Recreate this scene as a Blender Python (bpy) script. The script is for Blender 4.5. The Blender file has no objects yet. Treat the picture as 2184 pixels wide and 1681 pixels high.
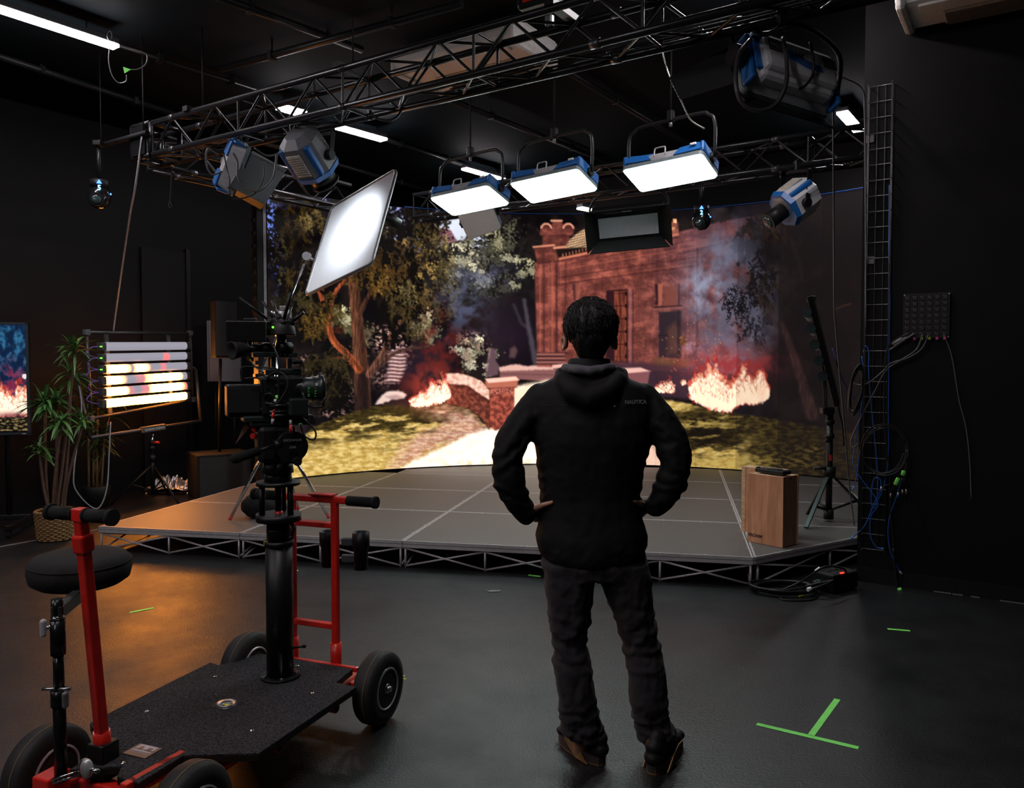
import bpy, bmesh, math, random
import numpy as np
from mathutils import Vector, Matrix
from math import sin, cos, pi, radians, atan2, sqrt

S = bpy.context.scene
C = S.collection
# ------------------------------------------------------------------ camera, world, exposure
CAM = Vector((0, 0, 1.5)); FPX = 1700.0; PITCH = radians(2.1)
cd = bpy.data.cameras.new('camera'); cam = bpy.data.objects.new('camera', cd); C.objects.link(cam)
cam.location = CAM; cam.rotation_euler = (pi/2 - PITCH, 0, 0)
cd.sensor_fit = 'HORIZONTAL'; cd.sensor_width = 36; cd.lens = 36*FPX/2184; cd.clip_start = .05
S.camera = cam
S.view_settings.view_transform = 'Standard'; S.view_settings.look = 'None'
S.view_settings.gamma = 1; S.view_settings.exposure = 0; S.view_settings.use_curve_mapping = False
w = bpy.data.worlds.new('world'); S.world = w; w.use_nodes = True
w.node_tree.nodes['Background'].inputs[0].default_value = (.010, .010, .012, 1)
w.node_tree.nodes['Background'].inputs[1].default_value = .3
try:
    S.cycles.use_denoising = True; S.cycles.max_bounces = 6; S.cycles.diffuse_bounces = 3
    S.cycles.glossy_bounces = 3; S.cycles.sample_clamp_indirect = 4; S.cycles.sample_clamp_direct = 0
except Exception: pass

FW = Vector((0, cos(PITCH), -sin(PITCH))); UP = Vector((0, sin(PITCH), cos(PITCH))); RT = Vector((1, 0, 0))
def ray(px, py): return FW + RT*((px-1092)/FPX) - UP*((py-840.5)/FPX)
def G(px, py, z=0.0):
    d = ray(px, py); return CAM + d*((z-CAM.z)/d.z)
def P(px, py, Y):
    d = ray(px, py); return CAM + d*(Y/d.y)
def PIX(v):
    d = Vector(v)-CAM; k = d.dot(FW)
    return 1092+FPX*d.dot(RT)/k, 840.5-FPX*d.dot(UP)/k
V = Vector
Z = V((0, 0, 1))
AZ = radians(33.6)
RA = V((sin(AZ), cos(AZ), 0)); RB = V((cos(AZ), -sin(AZ), 0))      # the room's two wall directions

# ------------------------------------------------------------------ materials
MATS = {}
def mat(name, col, rough=.5, metal=0, emit=None, estr=0, var=.12, scale=30, bump=0, bscale=80, spec=.5, coat=0, trans=0, sheen=0):
    if name in MATS: return MATS[name]
    if max(col) < .035 and not metal and spec == .5: col = tuple(k*.62 for k in col); spec = .28
    m = bpy.data.materials.new(name); m.use_nodes = True; nt = m.node_tree; b = nt.nodes['Principled BSDF']
    c = tuple(col)+(1,)
    b.inputs['Roughness'].default_value = rough; b.inputs['Metallic'].default_value = metal
    b.inputs['Specular IOR Level'].default_value = spec
    b.inputs['Coat Weight'].default_value = coat
    if sheen: b.inputs['Sheen Weight'].default_value = sheen; b.inputs['Sheen Roughness'].default_value = .5
    if trans: b.inputs['Transmission Weight'].default_value = trans
    tc = nt.nodes.new('ShaderNodeTexCoord')
    if var:
        n = nt.nodes.new('ShaderNodeTexNoise'); n.inputs['Scale'].default_value = scale; n.inputs['Detail'].default_value = 5
        nt.links.new(tc.outputs['Object'], n.inputs['Vector'])
        r = nt.nodes.new('ShaderNodeValToRGB')
        r.color_ramp.elements[0].position = .3; r.color_ramp.elements[1].position = .7
        r.color_ramp.elements[0].color = tuple(x*(1-var) for x in col)+(1,)
        r.color_ramp.elements[1].color = tuple(min(1, x*(1+var)) for x in col)+(1,)
        nt.links.new(n.outputs['Fac'], r.inputs['Fac']); nt.links.new(r.outputs['Color'], b.inputs['Base Color'])
    else: b.inputs['Base Color'].default_value = c
    if bump:
        n2 = nt.nodes.new('ShaderNodeTexNoise'); n2.inputs['Scale'].default_value = bscale; n2.inputs['Detail'].default_value = 4
        nt.links.new(tc.outputs['Object'], n2.inputs['Vector'])
        bp = nt.nodes.new('ShaderNodeBump'); bp.inputs['Strength'].default_value = bump; bp.inputs['Distance'].default_value = .01
        nt.links.new(n2.outputs['Fac'], bp.inputs['Height']); nt.links.new(bp.outputs['Normal'], b.inputs['Normal'])
    if emit:
        b.inputs['Emission Color'].default_value = tuple(emit)+(1,); b.inputs['Emission Strength'].default_value = estr
    MATS[name] = m; return m
def emat(name, col, s):
    if name in MATS: return MATS[name]
    m = bpy.data.materials.new(name); m.use_nodes = True; nt = m.node_tree; nt.nodes.clear()
    o = nt.nodes.new('ShaderNodeOutputMaterial'); e = nt.nodes.new('ShaderNodeEmission')
    e.inputs[0].default_value = tuple(col)+(1,); e.inputs[1].default_value = s
    nt.links.new(e.outputs[0], o.inputs[0]); MATS[name] = m; return m
def vmat(name, gain=1.0):                                            # a display: shows the colours stored on its pixels
    m = bpy.data.materials.new(name); m.use_nodes = True; nt = m.node_tree; b = nt.nodes['Principled BSDF']
    b.inputs['Base Color'].default_value = (.006, .0055, .006, 1); b.inputs['Roughness'].default_value = .7
    b.inputs['Specular IOR Level'].default_value = .1
    a = nt.nodes.new('ShaderNodeVertexColor'); a.layer_name = 'picture'
    nt.links.new(a.outputs['Color'], b.inputs['Emission Color']); b.inputs['Emission Strength'].default_value = gain
    MATS[name] = m; return m
BLK = lambda: mat('black_metal', (.012, .012, .013), .38, .0, var=.2)
MBLK = lambda: mat('matte_black', (.009, .009, .01), .7, var=.2)
BPL = lambda: mat('black_plastic', (.014, .014, .015), .45, var=.15)
RUB = lambda: mat('black_rubber', (.016, .015, .015), .75, var=.25, bump=.2)
CHR = lambda: mat('chrome', (.75, .75, .77), .16, 1, var=.06)
ALU = lambda: mat('aluminium', (.32, .31, .32), .42, .85, var=.15)
STL = lambda: mat('steel', (.45, .45, .46), .3, 1, var=.1)
RED = lambda: mat('red_paint', (.62, .018, .010), .35, var=.12, coat=.3)
BLU = lambda: mat('blue_plastic', (.015, .13, .42), .4, var=.12)
SIL = lambda: mat('silver_paint', (.42, .42, .44), .42, .2, var=.08)
GRY = lambda: mat('grey_plastic', (.12, .12, .13), .5, var=.1)
GRN = lambda: mat('green_tape', (.22, .88, .13), .55, var=.08)
WHT = lambda: mat('white_plastic', (.7, .7, .7), .5, var=.04)

# ------------------------------------------------------------------ mesh builder and scene bookkeeping
def basis(d):
    d = V(d).normalized(); u = d.cross(Z)
    if u.length < 1e-4: u = V((1, 0, 0))
    u.normalize(); return u, d.cross(u).normalized()*-1, d
class MB:
    def __init__(s): s.v = []; s.f = []; s.sm = []
    def add(s, vs, fs, smooth=False):
        o = len(s.v); s.v += [tuple(v) for v in vs]
        for f in fs: s.f.append(tuple(i+o for i in f)); s.sm.append(smooth)
        return s
    def box(s, c, sz, ax=None, bev=0):                # centre, full sizes, axes (3 vectors)
        c = V(c); ax = ax or (V((1,0,0)), V((0,1,0)), V((0,0,1)))
        h = [x/2 for x in sz]
        if bev <= 0:
            vs = [c+ax[0]*(i*h[0])+ax[1]*(j*h[1])+ax[2]*(k*h[2]) for k in (-1,1) for j in (-1,1) for i in (-1,1)]
            return s.add(vs, [(0,2,3,1),(4,5,7,6),(0,1,5,4),(2,6,7,3),(0,4,6,2),(1,3,7,5)])
        bm = bmesh.new(); bmesh.ops.create_cube(bm, size=1)
        bmesh.ops.scale(bm, vec=sz, verts=bm.verts)
        bmesh.ops.bevel(bm, geom=bm.edges[:], offset=min(bev, min(sz)*.45), segments=2, affect='EDGES', profile=.5)
        bm.verts.index_update()
        vs = [c+ax[0]*v.co.x+ax[1]*v.co.y+ax[2]*v.co.z for v in bm.verts]; fs = [[v.index for v in f.verts] for f in bm.faces]
        bm.free(); return s.add(vs, fs)
    def cyl(s, a, b, r, r2=None, n=16, cap=True):
        a = V(a); b = V(b); r2 = r if r2 is None else r2
        if (b-a).length < 1e-6: return s
        u, w_, d = basis(b-a); vs = []
        for p, q in ((a, r), (b, r2)):
            for i in range(n):
                t = 2*pi*i/n; vs.append(p+u*(cos(t)*q)+w_*(sin(t)*q))
        o = len(s.v); s.v += [tuple(v) for v in vs]
        for i in range(n):
            j = (i+1) % n; s.f.append((o+i, o+j, o+n+j, o+n+i)); s.sm.append(True)
        if cap:
            s.f.append(tuple(o+i for i in range(n))[::-1]); s.sm.append(False)
            s.f.append(tuple(o+n+i for i in range(n))); s.sm.append(False)
        return s
    def tube(s, pts, r, n=8, closed=False):           # sweep, r may be a list
        pts = [V(p) for p in pts]; m = len(pts); rr = r if isinstance(r, (list, tuple)) else [r]*m
        o = len(s.v); u = None
        for i, p in enumerate(pts):
            a = pts[i-1] if (i or closed) else p; b = pts[(i+1) % m] if (i < m-1 or closed) else p
            d = (b-a).normalized() if (b-a).length > 1e-9 else Z
            if u is None: u = basis(d)[0]
            u = (u - d*u.dot(d)); u = u.normalized() if u.length > 1e-6 else basis(d)[0]
            w_ = d.cross(u)
            for k in range(n):
                t = 2*pi*k/n; s.v.append(tuple(p+u*(cos(t)*rr[i])+w_*(sin(t)*rr[i])))
        for i in range(m if closed else m-1):
            for k in range(n):
                a, b = o+i*n, o+((i+1) % m)*n; j = (k+1) % n
                s.f.append((a+k, a+j, b+j, b+k)); s.sm.append(True)
        if not closed:
            s.f.append(tuple(o+k for k in range(n))[::-1]); s.sm.append(False)
            s.f.append(tuple(o+(m-1)*n+k for k in range(n))); s.sm.append(False)
        return s
    def lathe(s, o_, d, prof, n=24, smooth=True, sx=1.0):     # prof: (radius, height) along d
        o_ = V(o_); u, w_, d = basis(d); o = len(s.v)
        for r, h in prof:
            for i in range(n):
                t = 2*pi*i/n; s.v.append(tuple(o_+d*h+u*(cos(t)*r*sx)+w_*(sin(t)*r)))
        m = len(prof)
        for k in range(m-1):
            for i in range(n):
                j = (i+1) % n; s.f.append((o+k*n+i, o+k*n+j, o+(k+1)*n+j, o+(k+1)*n+i)); s.sm.append(smooth)
        if prof[0][0] > 1e-6: s.f.append(tuple(o+i for i in range(n))[::-1]); s.sm.append(False)
        if prof[-1][0] > 1e-6: s.f.append(tuple(o+(m-1)*n+i for i in range(n))); s.sm.append(False)
        return s
    def prism(s, poly, ext):                          # polygon points (3-D), extrusion vector
        poly = [V(p) for p in poly]; n = len(poly); e = V(ext)
        vs = poly+[p+e for p in poly]
        fs = [tuple(range(n))[::-1], tuple(range(n, 2*n))]+[(i, (i+1) % n, n+(i+1) % n, n+i) for i in range(n)]
        return s.add(vs, fs)
    def sph(s, c, r, n=16, m=10, ax=None):
        c = V(c); r = r if isinstance(r, (list, tuple)) else (r, r, r); ax = ax or (V((1,0,0)), V((0,1,0)), V((0,0,1)))
        o = len(s.v)
        for i in range(m+1):
            t = pi*i/m
            for k in range(n):
                q = 2*pi*k/n; s.v.append(tuple(c+ax[0]*(r[0]*sin(t)*cos(q))+ax[1]*(r[1]*sin(t)*sin(q))+ax[2]*(r[2]*cos(t))))
        for i in range(m):
            for k in range(n):
                j = (k+1) % n; s.f.append((o+i*n+k, o+(i+1)*n+k, o+(i+1)*n+j, o+i*n+j)); s.sm.append(True)
        return s
    def quad(s, *p): return s.add(p, [tuple(range(len(p)))])
    def build(s, name, m, parent=None, weld=False):
        me = bpy.data.meshes.new(name)
        off = parent_loc(parent) if parent else V((0,0,0))
        me.from_pydata([(v[0]-off.x, v[1]-off.y, v[2]-off.z) for v in s.v], [], s.f)
        me.polygons.foreach_set('use_smooth', s.sm)
        bm = bmesh.new(); bm.from_mesh(me)
        if weld: bmesh.ops.remove_doubles(bm, verts=bm.verts, dist=1e-5)
        bmesh.ops.recalc_face_normals(bm, faces=bm.faces); bm.to_mesh(me); bm.free()
        me.materials.append(m); me.update()
        o = bpy.data.objects.new(name, me); C.objects.link(o)
        if parent: o.parent = parent
        return o
def parent_loc(o):
    p = V((0,0,0))
    while o is not None: p += o.location; o = o.parent
    return p
def tag(o, label=None, cat=None, group=None, kind=None):
    for k, v in (('label', label), ('category', cat), ('group', group), ('kind', kind)):
        if v: o[k] = v
    return o
def thing(name, label, cat, loc=(0,0,0), group=None):
    o = bpy.data.objects.new(name, None); C.objects.link(o); o.location = loc; o.empty_display_size = .1
    return tag(o, label, cat, group)
def copy_tree(o, parent=None):
    c = o.copy(); C.objects.link(c)
    if parent: c.parent = parent
    for ch in list(o.children): copy_tree(ch, c)
    return c
def single(name, mb, m, label, cat, group=None, kind=None):
    return tag(mb.build(name, m), label, cat, group, kind)
def struct(name, mb, m): return tag(mb.build(name, m), kind='structure')
def spline(pts, k=8):                                 # Catmull-Rom through the points
    pts = [V(p) for p in pts]; q = [pts[0]*2-pts[1]]+pts+[pts[-1]*2-pts[-2]]; out = []
    for i in range(1, len(q)-2):
        a, b, c, d = q[i-1:i+3]
        for j in range(k):
            t = j/k; out.append(.5*((2*b)+(c-a)*t+(2*a-5*b+4*c-d)*t*t+(3*b-a-3*c+d)*t**3))
    return out+[pts[-1]]
def text_mesh(name, s, size, o, ux, uy, m, parent=None, ext=.0008, align='CENTER', bold=0):
    """Lettering as a mesh: baseline centre o, reading direction ux, up uy."""
    cu = bpy.data.curves.new(name, 'FONT'); cu.body = s; cu.size = size; cu.extrude = ext; cu.align_x = align; cu.resolution_u = 3; cu.offset = bold
    t = bpy.data.objects.new(name, cu); C.objects.link(t)
    dg = bpy.context.evaluated_depsgraph_get(); me = bpy.data.meshes.new_from_object(t.evaluated_get(dg))
    bpy.data.objects.remove(t); bpy.data.curves.remove(cu)
    ux = V(ux).normalized(); uy = V(uy); uy = (uy-ux*uy.dot(ux)).normalized(); n = ux.cross(uy)
    off = parent_loc(parent) if parent else V((0,0,0))
    M = Matrix.Translation(V(o)-off) @ Matrix((ux, uy, n)).transposed().to_4x4()
    me.transform(M); me.materials.clear(); me.materials.append(m); me.name = name
    ob = bpy.data.objects.new(name, me); C.objects.link(ob)
    if parent: ob.parent = parent
    return ob
R = random.Random(7)
# ------------------------------------------------------------------ the picture shown on the big display, worked out on a raster
def _h(x, y, s):
    n = (x.astype(np.int64)*374761393 + y.astype(np.int64)*668265263 + s*974634377) & 0xffffffff
    n = ((n ^ (n >> 13))*1274126177) & 0xffffffff
    n = ((n ^ (n >> 16))*2246822519) & 0xffffffff
    return ((n ^ (n >> 15)) & 0xffff)/65535.0
def vn(x, y, s=0):                                     # gradient noise, 0..1
    xi = np.floor(x); yi = np.floor(y); fx = x-xi; fy = y-yi
    u = fx*fx*fx*(fx*(fx*6-15)+10); v = fy*fy*fy*(fy*(fy*6-15)+10)
    def g(i, j):
        a = _h(xi+i, yi+j, s)*6.2832; return np.cos(a)*(fx-i)+np.sin(a)*(fy-j)
    a = g(0, 0); b = g(1, 0); c = g(0, 1); d = g(1, 1)
    return np.clip(.5+.85*((a*(1-u)+b*u)*(1-v)+(c*(1-u)+d*u)*v), 0, 1)
def fbm(x, y, o=4, s=0, g=.55):
    t = 0; a = 1; k = 0
    for i in range(o):
        t = t+a*(vn(x, y, s+i*17)-.5); k += a*a; a *= g; x, y = 1.6*x-1.2*y+5.2, 1.2*x+1.6*y+1.3
    return np.clip(.5+t/np.sqrt(k)*.72, 0, 1)
def ss(a, b, x):
    t = np.clip((x-a)/(b-a), 0, 1); return t*t*(3-2*t)
class Paint:
    def __init__(s, x, y, g=None):
        s.x = x; s.y = y; s.c = np.zeros((len(x), 3))
        if g: s.x0, s.y0, s.st, s.nx, s.ny = g
    def over(s, col, m):
        col = np.asarray(col, float)
        if col.ndim == 1: col = col[None, :]
        s.c = s.c*(1-m[:, None])+col*m[:, None]
    def addc(s, col, m): s.c = s.c+np.asarray(col, float)[None, :]*m[:, None]
    def mul(s, f, m): s.c = s.c*(1-m[:, None])+s.c*f*m[:, None]
    def poly(s, pts, soft=2.0, jit=0, js=8, seed=1):
        x, y = s.x, s.y; p = np.array(pts, float); pad = soft*2+jit
        m = np.zeros(len(x)); k = (x > p[:,0].min()-pad) & (x < p[:,0].max()+pad) & (y > p[:,1].min()-pad) & (y < p[:,1].max()+pad)
        xs, ys = x[k], y[k]
        if not len(xs): return m
        if jit:
            xs = xs+(fbm(xs/js, ys/js, 3, seed)-.5)*2*jit; ys = ys+(fbm(xs/js+31, ys/js+7, 3, seed+5)-.5)*2*jit
        d = np.full(len(xs), 1e9); ins = np.zeros(len(xs), bool)
        for i in range(len(p)):
            a, b = p[i-1], p[i]; e = b-a; L = max(1e-9, e@e)
            t = np.clip(((xs-a[0])*e[0]+(ys-a[1])*e[1])/L, 0, 1)
            d = np.minimum(d, np.hypot(xs-a[0]-t*e[0], ys-a[1]-t*e[1]))
            c = ((a[1] > ys) != (b[1] > ys)); 
            xc = a[0]+(ys-a[1])*e[0]/(e[1] if abs(e[1]) > 1e-9 else 1e-9)
            ins ^= c & (xs < xc)
        sd = np.where(ins, d, -d); m[k] = np.clip(sd/soft*.5+.5, 0, 1); return m
    def line(s, pts, w0, w1, soft=1.5, jit=0, seed=3):
        x, y = s.x, s.y; p = np.array(pts, float); pad = max(w0, w1)+4+jit
        m = np.zeros(len(x)); k = (x > p[:,0].min()-pad) & (x < p[:,0].max()+pad) & (y > p[:,1].min()-pad) & (y < p[:,1].max()+pad)
        xs, ys = x[k], y[k]
        if not len(xs): return m
        if jit: xs = xs+(fbm(xs/9, ys/14, 3, seed)-.5)*2*jit
        seg = np.hypot(*(p[1:]-p[:-1]).T); cum = np.concatenate([[0], np.cumsum(seg)])/seg.sum(); best = np.full(len(xs), -1e9)
        for i in range(len(seg)):
            a, b = p[i], p[i+1]; e = b-a; L = max(1e-9, e@e)
            t = np.clip(((xs-a[0])*e[0]+(ys-a[1])*e[1])/L, 0, 1); wd = w0+(w1-w0)*(cum[i]+t*(cum[i+1]-cum[i]))
            best = np.maximum(best, wd/2-np.hypot(xs-a[0]-t*e[0], ys-a[1]-t*e[1]))
        m[k] = np.clip(best/soft*.5+.5, 0, 1); return m
    def dabs(s, xs, ys, L, W, ang, col, al=.9):       # soft oval brush marks on the raster
        xs = np.asarray(xs, float); n = len(xs)
        if n == 0: return
        L, W, ang, al = (np.broadcast_to(np.asarray(v, float), (n,)) for v in (L, W, ang, al)); col = np.broadcast_to(np.asarray(col, float), (n, 3))
        for lo in range(0, n, 4000):
            sl = slice(lo, lo+4000); gx = (xs[sl]-s.x0)/s.st; gy = (np.asarray(ys, float)[sl]-s.y0)/s.st; r = int(np.ceil(L[sl].max()/s.st))+1
            d = np.arange(-r, r+1); ix = np.round(gx).astype(int)[:, None, None]+d[None, None, :]; iy = np.round(gy).astype(int)[:, None, None]+d[None, :, None]
            ix, iy = np.broadcast_arrays(ix, iy); dx = (ix-gx[:, None, None])*s.st; dy = (iy-gy[:, None, None])*s.st
            c, q = np.cos(ang[sl])[:, None, None], np.sin(ang[sl])[:, None, None]; u = (dx*c+dy*q)/L[sl][:, None, None]; v = (-dx*q+dy*c)/(W[sl][:, None, None]*np.clip(1.15-u*u*.6, .3, 2))
            a = np.clip(1.6-1.6*(u*u+v*v), 0, 1)*al[sl][:, None, None]; k = (a > .01) & (ix >= 0) & (ix < s.nx) & (iy >= 0) & (iy < s.ny)
            ww = np.zeros(s.nx*s.ny); cc = np.zeros((s.nx*s.ny, 3)); idx = (iy*s.nx+ix)[k]; aw = a[k]; np.add.at(ww, idx, aw)
            ci = np.broadcast_to(col[sl][:, None, None, :], a.shape+(3,))[k]
            for j in range(3): np.add.at(cc[:, j], idx, aw*ci[:, j])
            m = 1-np.exp(-ww*2.2); s.c = s.c*(1-m[:, None])+cc/np.maximum(ww, 1e-6)[:, None]*m[:, None]
    def sprays(s, cx, cy, rx, ry, n, col, rng, dirn=1.57, spread=.7, ln=22, L=(2.5, 5), W=(.8, 1.6), k=10, al=.8, jit=.28):
        t = rng.uniform(0, 6.283, n); rr = np.sqrt(rng.uniform(0, 1, n)); x = cx+rx*rr*np.cos(t); y = cy+ry*rr*np.sin(t); a = dirn+rng.normal(0, spread, n); ll = ln*rng.uniform(.5, 1.2, n); br = rng.uniform(1-jit, 1+jit, n)
        f = (np.arange(k)/k)[None, :]; X = x[:, None]+np.cos(a)[:, None]*ll[:, None]*f+rng.normal(0, 1.8, (n, k)); Y = y[:, None]+np.sin(a)[:, None]*ll[:, None]*f+4*f*f+rng.normal(0, 1.8, (n, k))
        A = a[:, None]+rng.normal(0, .6, (n, k)); B = (.62*br[:, None]*rng.uniform(.75, 1.2, (n, k)))[:, :, None]*np.asarray(col, float)
        N = n*k; s.dabs(X.ravel(), Y.ravel(), rng.uniform(*L, N), rng.uniform(*W, N), A.ravel(), B.reshape(N, 3), al)
    def tuft(s, cx, cy, rx, ry, n, col, rng, L=(2, 4), W=(1.2, 2.4), al=.85, jit=.3):
        kx = max(3, n//28); ox = rng.normal(0, .52, kx); oy = rng.normal(0, .52, kx); j = rng.integers(0, kx, n); t = rng.uniform(0, 6.283, n); rr = np.abs(rng.normal(0, .22, n)); br = rng.uniform(1-jit, 1+jit, n)*(1+.25*oy[j]*-1)
        s.dabs(cx+rx*(ox[j]+rr*np.cos(t)), cy+ry*(oy[j]+rr*np.sin(t)), rng.uniform(*L, n), rng.uniform(*W, n), rng.uniform(0, 3.14, n), br[:, None]*np.asarray(col, float), al)
    def blob(s, cx, cy, rx, ry, pw=1.0):
        d = ((s.x-cx)/rx)**2+((s.y-cy)/ry)**2; return np.exp(-d*pw)
def mix3(a, b, t): return np.asarray(a, float)[None, :]*(1-t[:, None])+np.asarray(b, float)[None, :]*t[:, None]

def flames(q, x0, x1, yb, ht, rng, n, prof=None, hot=1.0):
    """Licks of fire standing between x0 and x1 on yb (or on the profile prof), ht pixels tall along the way."""
    us = np.linspace(0, 1, len(ht)); B = lambda u: np.interp(u, np.linspace(0, 1, len(prof)), prof) if prof is not None else yb+0*u
    wd = x1-x0; sc = np.clip(wd/100, .36, 1); lob = int(wd/7)+2; lh = rng.uniform(.62, 1.12, lob)
    for (k, col, hf, lw, L, al) in ((.8, (192, 56, 54), 1.16, 1.5, 1.3, .5), (1.1, (246, 112, 88), 1.0, 1.25, 1.1, .6), (1.6, (276, 196, 160), .88, 1.2, 1., .8), (2.0, (304, 276, 246), .74, 1.15, .9, .9)):
        m = int(n*k*hot); u = rng.uniform(.0, 1, m); H = np.interp(u, us, ht)*hf*np.interp(u, np.linspace(0, 1, lob), lh); v = rng.uniform(0, 1, m)**1.15; x = x0+wd*u+rng.normal(0, 1.5, m)+np.sin(v*5+u*19)*3*sc; y = B(u)-v*H-4*sc
        s = 1-.45*v; q.dabs(x, y, rng.uniform(6, 13, m)*L*sc*s, np.maximum(.9, rng.uniform(2.6, 5, m)*lw*s*sc), 1.57+rng.normal(0, .18, m)+np.cos(v*5+u*19)*.25, np.asarray(col)[None, :]*rng.uniform(.96, 1.03, (m, 1)), al)
    m = int(n*.5); u = rng.uniform(0.02, .98, m); v = rng.uniform(.25, 1, m); H = np.interp(u, us, ht)*.85; q.dabs(x0+wd*u, B(u)-v*H-3, rng.uniform(3, 8, m)*sc, rng.uniform(.7, 1.3, m), 1.57+rng.normal(0, .4, m), (240, 150, 112), .35)
def raster_picture():
    st = 1.3; x0, y0 = 540., 362.; nx, ny = 1010, 530; gx, gy = np.meshgrid(x0+np.arange(nx)*st, y0+np.arange(ny)*st); x, y = gx.ravel(), gy.ravel(); q = Paint(x, y, (x0, y0, st, nx, ny)); rng = np.random.default_rng(11)
    n1 = fbm(x/60, y/70, 3, 1); n3 = fbm(x/5, y/6, 3, 9)
    q.c = mix3((13, 10, 13), (34, 27, 25), ss(.35, .7, n1))
    # sky and light between the leaves
    for cx, cy, rx, ry, k, col in ((574, 480, 16, 60, .9, (120, 150, 255)), (596, 560, 10, 70, .5, (95, 120, 240)), (708, 424, 24, 18, .95, (110, 140, 255)), (640, 446, 30, 20, .3, (105, 125, 240)), (842, 470, 20, 44, .95, (176, 182, 252)), (872, 512, 40, 46, .5, (180, 176, 240)), (930, 470, 34, 22, .8, (196, 210, 255)), (1000, 475, 30, 24, .6, (200, 214, 255))):
        q.over(col, np.clip(q.blob(cx, cy, rx, ry, .9)*1.5, 0, 1)*ss(.52, .64, fbm(x/9, y/9, 3, 41))*k)
    q.over((240, 246, 262), ss(.34, .62, np.clip(q.blob(970, 490, 34, 26, .9), 0, 1)+(fbm(x/9, y/9, 3, 44)-.5)*.5)); q.over((236, 240, 262), ss(.40, .66, np.clip(q.blob(1022, 520, 22, 20, .9), 0, 1)+(fbm(x/8, y/8, 3, 47)-.5)*.6))
    q.over((120, 76, 84), q.poly([(928, 520), (934, 494), (946, 484), (962, 492), (974, 514), (958, 520)], 2)); q.over((186, 136, 140), q.poly([(928, 520), (934, 494), (946, 484), (962, 492), (974, 514), (958, 520)], 2)*ss(.1, .7, np.sin(y*1.0+x*.25))*.7)
    # crowns far back in the middle
    q.over((48, 42, 46), q.blob(1060, 640, 90, 110)*.55); q.over((58, 40, 56), q.blob(890, 780, 80, 60)*.6); q.over((46, 32, 48), q.blob(1090, 720, 70, 70)*.6)
    F = q.tuft
    F(905, 560, 70, 130, 1500, (34, 28, 24), rng, (3, 6), (1.5, 3)); F(1060, 560, 80, 110, 1500, (30, 28, 26), rng, (3, 6), (1.5, 3)); F(990, 600, 60, 60, 700, (44, 42, 38), rng)
    for cx, cy, rx, ry, n, col in ((988, 560, 40, 34, 420, (92, 88, 72)), (1062, 520, 40, 52, 460, (80, 78, 62)), (1040, 606, 52, 36, 420, (70, 68, 58)), (960, 640, 24, 50, 260, (82, 76, 60)), (890, 620, 40, 60, 420, (88, 72, 42)), (900, 700, 30, 44, 300, (104, 96, 72)), (850, 560, 50, 60, 420, (70, 54, 32)), (735, 690, 34, 34, 320, (104, 94, 66)), (770, 730, 50, 40, 260, (74, 66, 50)), (1000, 762, 34, 38, 360, (98, 96, 76))): F(cx, cy, rx, ry, n, col, rng, (2, 4.5), (1.2, 2.6), .8)
    for cx, cy, rx, ry, n, col in ((984, 552, 34, 26, 260, (176, 168, 138)), (1004, 580, 26, 18, 130, (190, 182, 152)), (1060, 506, 34, 34, 230, (158, 152, 118)), (1076, 548, 26, 20, 90, (170, 164, 134)), (1128, 570, 30, 26, 260, (168, 160, 126)), (1040, 600, 44, 22, 150, (150, 146, 124)), (1112, 610, 18, 14, 60, (150, 144, 112)), (998, 752, 30, 26, 280, (196, 190, 158)), (1008, 776, 26, 18, 140, (206, 200, 172)), (1040, 806, 14, 12, 50, (150, 148, 124)), (955, 560, 16, 50, 120, (140, 122, 76)), (908, 688, 22, 34, 170, (190, 180, 140)), (736, 682, 22, 22, 160, (186, 178, 138)), (770, 716, 30, 22, 90, (150, 140, 104)), (905, 590, 30, 34, 150, (150, 120, 66)), (880, 540, 30, 40, 110, (128, 100, 58))): F(cx, cy, rx, ry, n, col, rng, (1.6, 3.4), (1, 2.1), .9)
    q.over((104, 98, 108), q.line([(1118, 640), (1126, 690), (1142, 772)], 7, 13, 3, 2)*.6); q.over((86, 78, 88), q.line([(1096, 650), (1112, 690), (1126, 700)], 5, 6, 3, 2)*.5)
    # slope, stairs and sunlit rocks behind the big tree
    rk = ss(.5, .64, fbm(x/8, y/7, 4, 61))
    for cx, cy, rx, ry, k in ((816, 722, 20, 26, 1.), (852, 742, 22, 34, .8), (655, 778, 20, 16, .8), (748, 838, 12, 24, .5), (815, 806, 20, 18, .5), (1000, 715, 26, 9, .5), (712, 882, 30, 8, .7), (1030, 742, 18, 10, .5), (690, 812, 10, 20, .4)): q.over((240, 184, 168), np.clip(q.blob(cx, cy, rx, ry)*1.5, 0, 1)*rk*k)
    sp = q.poly([(826, 720), (842, 720), (862, 744), (866, 780), (850, 816), (822, 816), (830, 782)], 4, 3); q.over((120, 84, 88), sp*.9); q.over((236, 196, 188), sp*ss(-.2, .6, np.sin(y*.80+np.sin(x*.16)*.7))*ss(.2, .6, n3+.2))
    # red glow, smoke and bushes beside the far fire
    sm = fbm(x/30, y/32, 4, 71)
    q.over((98, 34, 32), np.clip(q.blob(940, 742, 50, 66)*1.3, 0, 1)*ss(.28, .7, sm)*.85); q.over((165, 62, 48), np.clip(q.blob(918, 815, 52, 34)*1.2, 0, 1)*ss(.25, .7, sm)*.75)
    q.over((96, 102, 132), np.clip(q.blob(985, 645, 50, 66)*1.2, 0, 1)*ss(.30, .75, fbm(x/40, y/36, 4, 75))*.75); q.over((92, 94, 124), np.clip(q.blob(1040, 585, 60, 34)*1.2, 0, 1)*ss(.32, .75, fbm(x/40, y/36, 4, 77))*.55)
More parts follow.
